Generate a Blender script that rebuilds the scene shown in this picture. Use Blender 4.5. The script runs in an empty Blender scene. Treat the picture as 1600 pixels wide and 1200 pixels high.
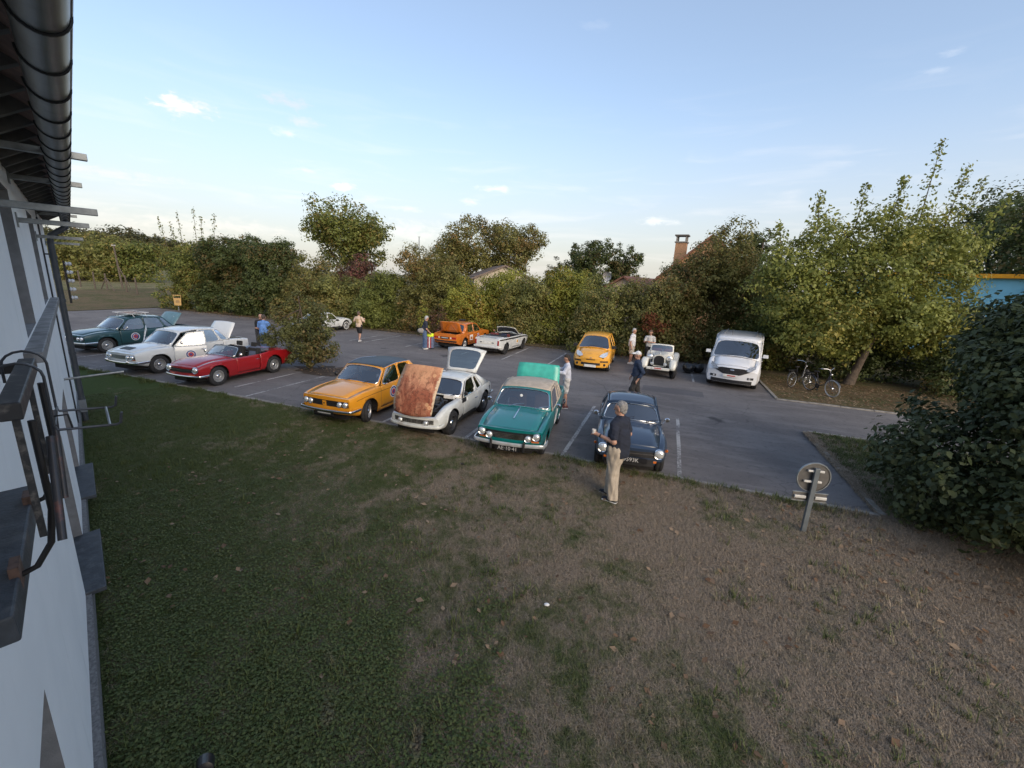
import bpy, bmesh, math, random
import numpy as np
from mathutils import Vector, Matrix
random.seed(7)
RNG = np.random.default_rng(7)
R_ = math.radians
scene = bpy.context.scene
COL = scene.collection

# ------------------------------------------------------------------ camera
EYE = Vector((0.0, 0.0, 3.85))
def build_camera():
    p, r = R_(13.76), R_(2.86)
    fw = Vector((0, math.cos(p), -math.sin(p))); up = Vector((0, math.sin(p), math.cos(p))); rt = Vector((1, 0, 0))
    rt2 = rt*math.cos(r) + up*math.sin(r); up2 = up*math.cos(r) - rt*math.sin(r)
    cd = bpy.data.cameras.new('camera'); co = bpy.data.objects.new('camera', cd); COL.objects.link(co)
    m = Matrix((rt2, up2, -fw)).transposed().to_4x4(); m.translation = EYE
    co.matrix_world = m
    cd.sensor_fit = 'HORIZONTAL'; cd.sensor_width = 36.0; cd.lens = 665.5/1600*36
    cd.clip_start = 0.05; cd.clip_end = 4000
    scene.camera = co
build_camera()

# ------------------------------------------------------------------ sky and sun (soft evening light from behind the building)
SUN_EL = 22.0
SUN_DIR = Vector((0.50, -0.866, 0)).normalized()      # horizontal direction towards the sun
class NT:
    def __init__(s, tree): s.t = tree; s.n = tree.nodes; s.l = tree.links
    def new(s, typ, **kw):
        n = s.n.new(typ)
        for k, v in kw.items():
            if k.startswith('i_'):
                key = k[2:]; key = int(key) if key.isdigit() else key
                if hasattr(v, 'is_output') or isinstance(v, bpy.types.NodeSocket): s.l.new(v, n.inputs[key])
                else: n.inputs[key].default_value = v
            else: setattr(n, k, v)
        return n
    def math(s, op, a, b=None, clamp=False):
        n = s.n.new('ShaderNodeMath'); n.operation = op; n.use_clamp = clamp
        for i, v in enumerate((a, b)):
            if v is None: continue
            if isinstance(v, bpy.types.NodeSocket): s.l.new(v, n.inputs[i])
            else: n.inputs[i].default_value = v
        return n.outputs[0]
    def vmath(s, op, a, b=None):
        n = s.n.new('ShaderNodeVectorMath'); n.operation = op
        for i, v in enumerate((a, b)):
            if v is None: continue
            if isinstance(v, bpy.types.NodeSocket): s.l.new(v, n.inputs[i])
            else: n.inputs[i].default_value = v
        return n
    def mix(s, fac, a, b, blend='MIX'):
        n = s.n.new('ShaderNodeMix'); n.data_type = 'RGBA'; n.blend_type = blend
        for i, v in ((0, fac), (6, a), (7, b)):
            if isinstance(v, bpy.types.NodeSocket): s.l.new(v, n.inputs[i])
            elif i == 0: n.inputs[0].default_value = v
            else: n.inputs[i].default_value = (*v[:3], 1)
        return n.outputs[2]
    def noise(s, vec, scale, detail=4, rough=.55, dist=0):
        n = s.n.new('ShaderNodeTexNoise'); n.inputs['Scale'].default_value = scale; n.inputs['Detail'].default_value = detail
        n.inputs['Roughness'].default_value = rough; n.inputs['Distortion'].default_value = dist
        if vec is not None: s.l.new(vec, n.inputs['Vector'])
        return n.outputs[0]
    def ramp(s, fac, a, b):
        n = s.n.new('ShaderNodeMapRange'); n.interpolation_type = 'SMOOTHSTEP'
        s.l.new(fac, n.inputs[0]); n.inputs[1].default_value = a; n.inputs[2].default_value = b
        return n.outputs[0]

def pix_dir(x, y):
    v = Vector(((x-800)/665.5, (600-y)/665.5, -1)); return (scene.camera.matrix_world.to_3x3() @ v).normalized()

def build_world():
    w = bpy.data.worlds.new('World'); scene.world = w; w.use_nodes = True
    t = NT(w.node_tree); t.n.clear()
    out = t.new('ShaderNodeOutputWorld'); bg = t.new('ShaderNodeBackground')
    sky = t.new('ShaderNodeTexSky'); sky.sky_type = 'NISHITA'; sky.sun_disc = False
    sky.sun_elevation = R_(SUN_EL); sky.sun_rotation = math.atan2(SUN_DIR.x, SUN_DIR.y)
    sky.altitude = 100; sky.air_density = 1.0; sky.dust_density = 1.8; sky.ozone_density = 1.0
    d = t.new('ShaderNodeTexCoord').outputs['Generated']
    sep = t.new('ShaderNodeSeparateXYZ', i_0=d)
    col = sky.outputs[0]
    # even high haze, thicker and creamier towards the horizon
    low = t.ramp(sep.outputs[2], .38, .0)
    veil = t.mix(low, (2.3, 2.65, 3.35), (2.8, 2.7, 2.55))
    col = t.mix(t.math('ADD', .25, t.math('MULTIPLY', low, .58)), col, veil)
    # thin cirrus veil low over the horizon
    wv = t.noise(t.vmath('MULTIPLY', d, (2.2, 2.2, 16)).outputs[0], 2.2, 4, .55, .6)
    band = t.math('MULTIPLY', t.ramp(sep.outputs[2], .42, .05), t.ramp(wv, .50, .78))
    col = t.mix(t.math('MULTIPLY', band, .30), col, (CLOUD*.98, CLOUD*.92, CLOUD*.88))
    # small evening clouds
    clouds = [(290, 168, .050, .016, (1.0, .86, .80), 1.0), (268, 160, .022, .012, (1, .9, .85), .8), (452, 160, .055, .014, (.72, .70, .78), .55),
              (470, 190, .045, .010, (.8, .76, .8), .45), (530, 291, .036, .009, (1.0, .84, .76), .95), (577, 312, .030, .009, (.82, .76, .78), .6),
              (770, 295, .045, .008, (1, .97, .95), .5), (735, 315, .03, .008, (1, .97, .95), .45), (1028, 345, .05, .010, (1, .98, .95), .5),
              (485, 267, .03, .006, (1, .9, .85), .4), (640, 326, .04, .007, (1, .95, .9), .4), (640, 365, .16, .03, (1, .96, .9), .35), (155, 268, .12, .012, (.9, .8, .8), .4), (320, 352, .2, .02, (1, .92, .84), .35),
              (1460, 112, .022, .007, (1, 1, 1), .14), (930, 40, .03, .008, (1, 1, 1), .07), (1490, 80, .02, .006, (1, 1, 1), .14), (450, 208, .03, .008, (1, .95, .95), .4)]
    nz = t.noise(t.vmath('MULTIPLY', d, (1, 1, 2.2)).outputs[0], 38, 5, .62, .4)
    for (x, y, sa, sb, c, st) in clouds:
        cd = pix_dir(x, y); a = Vector((cd.y, -cd.x, 0)).normalized(); b = cd.cross(a)
        # slight slant, wisps rise to the right
        da = t.math('DIVIDE', t.math('SUBTRACT', t.vmath('DOT_PRODUCT', d, a).outputs['Value'], a.dot(cd)), sa*1.15)
        db = t.math('DIVIDE', t.math('SUBTRACT', t.vmath('DOT_PRODUCT', d, b).outputs['Value'], b.dot(cd)), sb*1.25)
        e = t.math('SQRT', t.math('ADD', t.math('MULTIPLY', da, da), t.math('MULTIPLY', db, db)))
        m = t.math('ADD', t.math('SUBTRACT', .85, e), t.math('MULTIPLY', t.math('SUBTRACT', nz, .5), 2.2))
        front = t.math('GREATER_THAN', t.vmath('DOT_PRODUCT', d, cd).outputs['Value'], 0.3)
        m = t.math('MULTIPLY', t.math('MULTIPLY', t.ramp(m, 0, 1.0), min(1, st*1.05)), front)
        col = t.mix(m, col, tuple(v*CLOUD for v in c))
    t.l.new(col, bg.inputs[0]); bg.inputs[1].default_value = SKY_STRENGTH
    t.l.new(bg.outputs[0], out.inputs[0])
SKY_STRENGTH = 0.15
CLOUD = 4.9
build_world()

def build_sun():
    l = bpy.data.lights.new('sun', 'SUN'); l.energy = 1.25; l.angle = R_(50); l.color = (1.0, .83, .64)
    o = bpy.data.objects.new('sun', l); COL.objects.link(o)
    d = SUN_DIR*math.cos(R_(SUN_EL)) + Vector((0, 0, math.sin(R_(SUN_EL))))
    o.rotation_euler = d.to_track_quat('Z', 'Y').to_euler(); o.location = (0, 0, 40)
build_sun()
vs = scene.view_settings
scene.display_settings.display_device = 'sRGB'
vs.view_transform = 'Standard'; vs.look = 'None'; vs.exposure = 0.82; vs.gamma = 1.0; vs.use_curve_mapping = False
scene.render.engine = 'CYCLES'
scene.cycles.max_bounces = 8; scene.cycles.transparent_max_bounces = 16

# ------------------------------------------------------------------ frames of reference: the parking lot (s along the kerb, t away from it) and the building (u along the wall, n out of it)
AZ = R_(-19.51)
KX, KY = math.cos(AZ), math.sin(AZ)
def lot(s, t, z=0.0): return Vector((s*KX - t*KY, s*KY + t*KX, z))
LOTROT = AZ
BAZ = R_(45.61)
BD = Vector((-math.sin(BAZ), math.cos(BAZ), 0)); BN = Vector((math.cos(BAZ), math.sin(BAZ), 0)); WOFF = -0.3757
BROT = math.atan2(BD.y, BD.x)
def bld(u, n, z=0.0): return BD*u + BN*(n+WOFF) + Vector((0, 0, z))

# ------------------------------------------------------------------ mesh helpers
def tag(o, label=None, cat=None, group=None, kind=None):
    if label: o['label'] = label
    if cat: o['category'] = cat
    if group: o['group'] = group
    if kind: o['kind'] = kind
    return o
def empty(name, loc=(0, 0, 0), rz=0.0):
    o = bpy.data.objects.new(name, None); COL.objects.link(o); o.location = loc; o.rotation_euler = (0, 0, rz); o.empty_display_size = .2
    return o
def link(name, me, parent=None, mats=()):
    for m in (mats if isinstance(mats, (list, tuple)) else [mats]):
        if m: me.materials.append(m)
    o = bpy.data.objects.new(name, me); COL.objects.link(o)
    if parent: o.parent = parent
    return o
class MB:
    """collects shapes, then links them as one mesh object"""
    def __init__(s): s.v = []; s.f = []; s.m = []; s.cur = 0
    def add(s, vs, fs):
        o = len(s.v); s.v += [tuple(v) for v in vs]; s.f += [[i+o for i in f] for f in fs]; s.m += [s.cur]*len(fs); return s
    def box(s, c, d, rot=None, taper=1.0):
        x, y, z = [k/2 for k in d]
        pts = [Vector((sx*x*(taper if sz > 0 else 1), sy*y*(taper if sz > 0 else 1), sz*z)) for sz in (-1, 1) for sy in (-1, 1) for sx in (-1, 1)]
        if rot is not None: pts = [rot @ p for p in pts]
        c = Vector(c)
        return s.add([p+c for p in pts], [(0, 2, 3, 1), (4, 5, 7, 6), (0, 1, 5, 4), (2, 6, 7, 3), (0, 4, 6, 2), (1, 3, 7, 5)])
    def tube(s, pts, r, n=8, caps=True, flat=None):
        pts = [Vector(p) for p in pts]; rr = r if isinstance(r, (list, tuple)) else [r]*len(pts)
        rings = []; prev = None
        for i, p in enumerate(pts):
            d = (pts[min(i+1, len(pts)-1)] - pts[max(i-1, 0)]); d = d.normalized() if d.length > 1e-9 else Vector((0, 0, 1))
            ref = prev if prev is not None else (Vector((0, 0, 1)) if abs(d.z) < .9 else Vector((1, 0, 0)))
            a = d.cross(ref).cross(d); a = a.normalized() if a.length > 1e-6 else d.orthogonal().normalized(); prev = a; b = d.cross(a)
            k = flat or 1.0
            rings.append([p + (a*math.cos(t)*k + b*math.sin(t))*rr[i] for t in [2*math.pi*j/n for j in range(n)]])
        vs = [q for ring in rings for q in ring]; fs = []
        for i in range(len(pts)-1):
            for j in range(n):
                k = (j+1) % n; fs.append((i*n+j, i*n+k, (i+1)*n+k, (i+1)*n+j))
        if caps: fs += [tuple(range(n-1, -1, -1)), tuple((len(pts)-1)*n+j for j in range(n))]
        return s.add(vs, fs)
    def lathe(s, prof, n=24, M=None, closed=False):
        """prof: (r, h) pairs turned about local z, placed by matrix M"""
        vs = []; fs = []
        for r, h in prof:
            for j in range(n):
                a = 2*math.pi*j/n; p = Vector((r*math.cos(a), r*math.sin(a), h)); vs.append(M @ p if M else p)
        m = len(prof)
        for i in range(m-1 if not closed else m):
            i2 = (i+1) % m
            for j in range(n):
                k = (j+1) % n; fs.append((i*n+j, i*n+k, i2*n+k, i2*n+j))
        return s.add(vs, fs)
    def ellipsoid(s, c, r, n=14, m=9, rot=None):
        vs = []; fs = []; c = Vector(c)
        for i in range(m+1):
            th = math.pi*i/m
            for j in range(n):
                a = 2*math.pi*j/n; p = Vector((r[0]*math.sin(th)*math.cos(a), r[1]*math.sin(th)*math.sin(a), r[2]*math.cos(th)))
                vs.append(c + (rot @ p if rot else p))
        for i in range(m):
            for j in range(n):
                k = (j+1) % n; fs.append((i*n+j, (i+1)*n+j, (i+1)*n+k, i*n+k))
        return s.add(vs, fs)
    def prism(s, poly, z0, z1):
        n = len(poly); vs = [(x, y, z0) for x, y in poly] + [(x, y, z1) for x, y in poly]
        fs = [tuple(range(n-1, -1, -1)), tuple(range(n, 2*n))] + [(i, (i+1) % n, (i+1) % n+n, i+n) for i in range(n)]
        return s.add(vs, fs)
    def build(s, name, mats, parent=None, smooth=False, bevel=0, angle=40, fix=True):
        me = bpy.data.meshes.new(name); me.from_pydata(s.v, [], s.f)
        if fix or smooth:
            bm = bmesh.new(); bm.from_mesh(me)
            for i, f in enumerate(bm.faces): f.material_index = s.m[i]
            bmesh.ops.remove_doubles(bm, verts=bm.verts, dist=1e-5)
            bmesh.ops.dissolve_degenerate(bm, edges=bm.edges, dist=1e-6)
            if fix: bmesh.ops.recalc_face_normals(bm, faces=bm.faces)
            bm.to_mesh(me); bm.free()
        o = link(name, me, parent, mats)
        if smooth:
            for p in me.polygons: p.use_smooth = True
            try: me.set_sharp_from_angle(angle=R_(angle))
            except Exception: pass
        if bevel:
            b = o.modifiers.new('bevel', 'BEVEL'); b.width = bevel; b.segments = 2; b.limit_method = 'ANGLE'; b.angle_limit = R_(50)
        return o
def grid_sheet(name, corners, nu, nv, mats, zf=None, parent=None):
    (x00, y00), (x10, y10), (x11, y11), (x01, y01) = corners
    vs = []; fs = []
    for j in range(nv+1):
        for i in range(nu+1):
            u, v = i/nu, j/nv
            x = (x00*(1-u)+x10*u)*(1-v)+(x01*(1-u)+x11*u)*v; y = (y00*(1-u)+y10*u)*(1-v)+(y01*(1-u)+y11*u)*v
            vs.append((x, y, zf(x, y) if zf else 0))
    for j in range(nv):
        for i in range(nu): fs.append((j*(nu+1)+i, j*(nu+1)+i+1, (j+1)*(nu+1)+i+1, (j+1)*(nu+1)+i))
    me = bpy.data.meshes.new(name); me.from_pydata(vs, [], fs)
    for p in me.polygons: p.use_smooth = True
    return link(name, me, parent, mats)
def copy_tree(o, parent=None):
    c = o.copy(); COL.objects.link(c)
    if parent: c.parent = parent
    for ch in list(o.children): copy_tree(ch, c)
    return c

# ------------------------------------------------------------------ materials
MATS = {}
def rgb(r, g, b):
    f = lambda c: (c/255/12.92 if c <= 10.3 else ((c/255+.055)/1.055)**2.4)
    return (f(r), f(g), f(b))
def mat(name, col, rough=.6, metal=0.0, coat=0.0, vary=.12, vscale=6.0, bump=0.0, bscale=80.0, spec=.5, dirt=None, dirt_amt=.0, dscale=2.5, trans=0):
    """plain procedural surface: base colour with fine noise variation, optional bump and blotchy dirt"""
    if name in MATS: return MATS[name]
    m = bpy.data.materials.new(name); m.use_nodes = True; MATS[name] = m
    t = NT(m.node_tree); b = t.n['Principled BSDF']
    co = t.new('ShaderNodeTexCoord').outputs['Object']
    nz = t.noise(co, vscale, 5)
    lo = tuple(c*(1-vary) for c in col); hi = tuple(min(1, c*(1+vary)) for c in col)
    c = t.mix(t.ramp(nz, .3, .7), lo, hi)
    if dirt:
        dn = t.noise(co, dscale, 6, .65, .3); c = t.mix(t.math('MULTIPLY', t.ramp(dn, .48, .72), dirt_amt), c, dirt)
    t.l.new(c, b.inputs['Base Color'])
    rn = t.math('ADD', rough-.08*min(1, rough*2), t.math('MULTIPLY', nz, .16*min(1, rough*2)), True); t.l.new(rn, b.inputs['Roughness'])
    b.inputs['Metallic'].default_value = metal; b.inputs['Coat Weight'].default_value = coat; b.inputs['Coat Roughness'].default_value = .06
    b.inputs['Specular IOR Level'].default_value = spec
    if bump:
        bn = t.new('ShaderNodeBump', i_Strength=bump, i_Distance=.01); t.l.new(t.noise(co, bscale, 4), bn.inputs['Height']); t.l.new(bn.outputs[0], b.inputs['Normal'])
    return m
def paint(name, col, dirt=(.10, .09, .08), amt=.10, rough=.34):
    return mat(name, col, rough, coat=.8, vary=.03, vscale=3, dirt=dirt, dirt_amt=amt, dscale=1.6)
def glass_mat(name, tint=(.55, .6, .6), dark=.5):
    if name in MATS: return MATS[name]
    m = bpy.data.materials.new(name); m.use_nodes = True; MATS[name] = m
    t = NT(m.node_tree); t.n.clear()
    out = t.new('ShaderNodeOutputMaterial'); tr = t.new('ShaderNodeBsdfTransparent'); gl = t.new('ShaderNodeBsdfGlossy')
    tr.inputs[0].default_value = (*[c*dark for c in tint], 1); gl.inputs['Roughness'].default_value = .03; gl.inputs[0].default_value = (.95, .97, 1, 1)
    fr = t.new('ShaderNodeFresnel', i_IOR=1.5)
    f2 = t.math('ADD', t.math('MULTIPLY', fr.outputs[0], 1.6), .14, True)
    mx = t.new('ShaderNodeMixShader'); t.l.new(f2, mx.inputs[0]); t.l.new(tr.outputs[0], mx.inputs[1]); t.l.new(gl.outputs[0], mx.inputs[2])
    t.l.new(mx.outputs[0], out.inputs[0]); return m
M_glass = glass_mat('window_glass', (.62, .68, .68), .75)
M_glass2 = glass_mat('tinted_glass', (.4, .5, .52), .45)
M_chrome = mat('chrome', (.72, .73, .75), .14, metal=1.0, vary=.05, dirt=(.25, .22, .2), dirt_amt=.25)
M_rubber = mat('tyre_rubber', (.022, .022, .024), .8, vary=.3, vscale=14, bump=.3, bscale=60)
M_black = mat('black_trim', (.015, .015, .017), .5, vary=.2)
M_dark = mat('dark_interior', (.02, .019, .019), .85, vary=.3)
M_under = mat('underbody', (.012, .011, .011), .9, vary=.3)
M_rim = mat('painted_steel_rim', (.42, .43, .44), .38, metal=.6, dirt=(.08, .07, .06), dirt_amt=.5)
M_lens = mat('headlamp_glass', (.78, .8, .8), .12, metal=.55, coat=1, vary=.12, vscale=30)
M_amber = mat('amber_lens', (.55, .14, .02), .2, coat=1)
M_redlens = mat('red_lens', (.35, .02, .015), .2, coat=1)
M_white = mat('white_sheet', (.75, .75, .74), .5, vary=.05)
M_conc = mat('concrete', (.23, .215, .195), .9, vary=.25, vscale=9, bump=.5, bscale=120, dirt=(.12, .11, .09), dirt_amt=.7)
# ------------------------------------------------------------------ cars
def pchip(keys):
    xs = [k[0] for k in keys]; ys = [k[1] for k in keys]
    if xs[0] > xs[-1]: xs = xs[::-1]; ys = ys[::-1]
    n = len(xs); h = [xs[i+1]-xs[i] for i in range(n-1)]; d = [(ys[i+1]-ys[i])/h[i] for i in range(n-1)]
    m = [0]*n
    if n == 1: return lambda x: ys[0]
    m[0] = d[0]; m[-1] = d[-1]
    for i in range(1, n-1):
        m[i] = 0 if d[i-1]*d[i] <= 0 else 2*d[i-1]*d[i]/(d[i-1]+d[i])
    def f(x):
        if x <= xs[0]: return ys[0]
        if x >= xs[-1]: return ys[-1]
        i = 0
        while x > xs[i+1]: i += 1
        t = (x-xs[i])/h[i]; t2 = t*t; t3 = t2*t
        return (2*t3-3*t2+1)*ys[i]+(t3-2*t2+t)*h[i]*m[i]+(-2*t3+3*t2)*ys[i+1]+(t3-t2)*h[i]*m[i+1]
    return f
def sstep(x, a, b):
    t = max(0, min(1, (x-a)/(b-a))); return t*t*(3-2*t)
ROTY = lambda sg: Matrix(((1, 0, 0), (0, 0, sg), (0, -sg, 0)))     # local z -> sg*y
def Mat4(rot, loc): m = rot.to_4x4() if len(rot) == 3 else rot.copy(); m.translation = Vector(loc); return m

TEXTS = {}
def text_mesh(s):
    if s not in TEXTS:
        c = bpy.data.curves.new('lettering', 'FONT'); c.body = s; c.align_x = 'CENTER'; c.align_y = 'CENTER'; c.resolution_u = 2
        o = bpy.data.objects.new('lettering', c); TEXTS[s] = bpy.data.meshes.new_from_object(o)
        bpy.data.objects.remove(o); bpy.data.curves.remove(c)
    return TEXTS[s].copy()
def lettering(name, s, M, size, m, parent, squash=1.0):
    me = text_mesh(s); me.transform(M @ Matrix.Diagonal((size*squash, size, size, 1)))
    return link(name, me, parent, m)
def basis(loc, right, up):
    r = Vector(right).normalized(); u = Vector(up).normalized(); n = r.cross(u)
    m = Matrix((r, u, n)).transposed().to_4x4(); m.translation = Vector(loc); return m

def make_wheel(car, loc, r, w, style, side, steer=0, rimmat=None, tyre_wall=None):
    M = Mat4(Matrix.Rotation(steer, 3, 'Z') @ ROTY(side), loc)
    rr = r*(.60 if style not in ('modern', 'alloy') else .66)
    if style == 'wire': rr = r*.66
    b = MB(); h = w/2
    prof = [(rr, -h*.8), (rr+.01, -h*.95), (r*.86, -h), (r*.96, -h*.86), (r, -h*.55), (r, -h*.2), (r*.985, -h*.12), (r*.985, h*.12), (r, h*.2), (r, h*.55), (r*.96, h*.86), (r*.86, h), (rr+.01, h*.95), (rr, h*.8)]
    b.lathe(prof, 28, M, closed=True)
    ty = b.build('wheel', M_rubber, car, smooth=True, angle=35)
    rm = rimmat or M_rim
    b = MB()
    b.lathe([(rr+.006, h*.86), (rr-.012, h*.90), (rr-.02, h*.6), (rr-.03, h*.15), (rr-.05, -h*.2)], 24, M)
    if style == 'wire':
        for k in range(24):
            a = 2*math.pi*k/24; a2 = a + (.5 if k % 2 else -.5)
            b.tube([M @ Vector((.035*math.cos(a2), .035*math.sin(a2), h*.8)), M @ Vector(((rr-.02)*math.cos(a), (rr-.02)*math.sin(a), h*.3))], .004, 4, False)
        b.lathe([(0, h*1.15), (.035, h*1.1), (.045, h*.7), (.05, -h*.2)], 12, M)
    elif style in ('minilite', 'alloy', 'modern'):
        n = {'minilite': 8, 'alloy': 4, 'modern': 5}[style]
        for k in range(n):
            a = 2*math.pi*(k+.3)/n
            p0 = M @ Vector((.05*math.cos(a), .05*math.sin(a), h*.55)); p1 = M @ Vector(((rr-.02)*math.cos(a), (rr-.02)*math.sin(a), h*.6))
            b.tube([p0, (p0+p1)/2, p1], [.03, .022, .03], 6)
        b.lathe([(0, h*.8), (.03, h*.8), (.06, h*.6), (.07, h*.2)], 16, M)
    else:
        b.lathe([(rr-.03, h*.15), (rr*.72, h*.25), (rr*.66, h*.55), (rr*.45, h*.6), (rr*.40, h*.5), (.0, h*.5)], 24, M)
    rim = b.build('rim', rm, ty, smooth=True, angle=30)
    b = MB(); b.lathe([(rr-.04, -h*.3), (0, -h*.32)], 16, M); b.build('brake_drum', M_under, ty)
    if style == 'steel':
        b = MB(); b.lathe([(0, h*.92), (.035, h*.9), (.062, h*.72), (.07, h*.5)], 16, M); b.build('hub_cap', M_chrome, ty, smooth=True)
    if tyre_wall:
        b = MB(); b.lathe([(rr+.012, h*1.0), (r*.80, h*1.04), (r*.81, h*.98)], 28, M); b.build('white_wall', tyre_wall, ty, smooth=True)
    return ty

def panel(P, bl, br, bb, bt, bulge=None, n=7.0, seg=32, depth=.018, base=.0):
    """surround and pane of one window; P = 4 corners (base-left, base-right, top-right, top-left); returns surround and pane (verts, faces)"""
    P = [Vector(p) for p in P]
    def S(u, v):
        q = (P[0]*(1-u)+P[1]*u)*(1-v)+(P[3]*(1-u)+P[2]*u)*v
        return q + bulge(u, v) if bulge else q
    wb = max(.05, ((P[1]-P[0]).length+(P[2]-P[3]).length)/2); hb = max(.05, ((P[3]-P[0]).length+(P[2]-P[1]).length)/2)
    u0, u1, v0, v1 = bl/wb, 1-br/wb, bb/hb, 1-bt/hb
    uc, vc, hu, hv = (u0+u1)/2, (v0+v1)/2, (u1-u0)/2, (v1-v0)/2
    nrm = (S(.6, .5)-S(.4, .5)).cross(S(.5, .6)-S(.5, .4)).normalized()
    outer, inner, deep = [], [], []
    for k in range(seg):
        a = 2*math.pi*k/seg; c, s_ = math.cos(a), math.sin(a)
        g = max(abs(c), abs(s_)); cn, sn = c/g, s_/g
        ou = uc+(1-uc)*cn if cn > 0 else uc+uc*cn; ov = vc+(1-vc)*sn if sn > 0 else vc+vc*sn
        q = (abs(c)**n+abs(s_)**n)**(-1/n)
        iu, iv = uc+hu*c*q, vc+hv*s_*q
        outer.append(S(ou, ov)); inner.append(S(iu, iv)); deep.append(S(iu, iv)-nrm*depth)
    sv = outer+inner+deep; sf = []
    for k in range(seg):
        j = (k+1) % seg
        sf += [(k, j, seg+j, seg+k), (seg+k, seg+j, 2*seg+j, 2*seg+k)]
    # pane: rings towards the centre so that curved glass stays curved
    pv = []; pf = []; rings = [1.0, .66, .33]
    for t in rings:
        for k in range(seg):
            a = 2*math.pi*k/seg; c, s_ = math.cos(a), math.sin(a); q = (abs(c)**n+abs(s_)**n)**(-1/n)
            pv.append(S(uc+hu*c*q*t, vc+hv*s_*q*t)-nrm*depth*.6)
    pv.append(S(uc, vc)-nrm*depth*.6)
    for r in range(len(rings)-1):
        for k in range(seg):
            j = (k+1) % seg; pf.append((r*seg+k, r*seg+j, (r+1)*seg+j, (r+1)*seg+k))
    L = (len(rings)-1)*seg
    for k in range(seg): pf.append((L+k, L+(k+1) % seg, len(pv)-1))
    trim = (inner, nrm)
    return (sv, sf), (pv, pf), trim

def solid(o, th=.02, off=-1):
    m = o.modifiers.new('thickness', 'SOLIDIFY'); m.thickness = th; m.offset = off; return o

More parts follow.
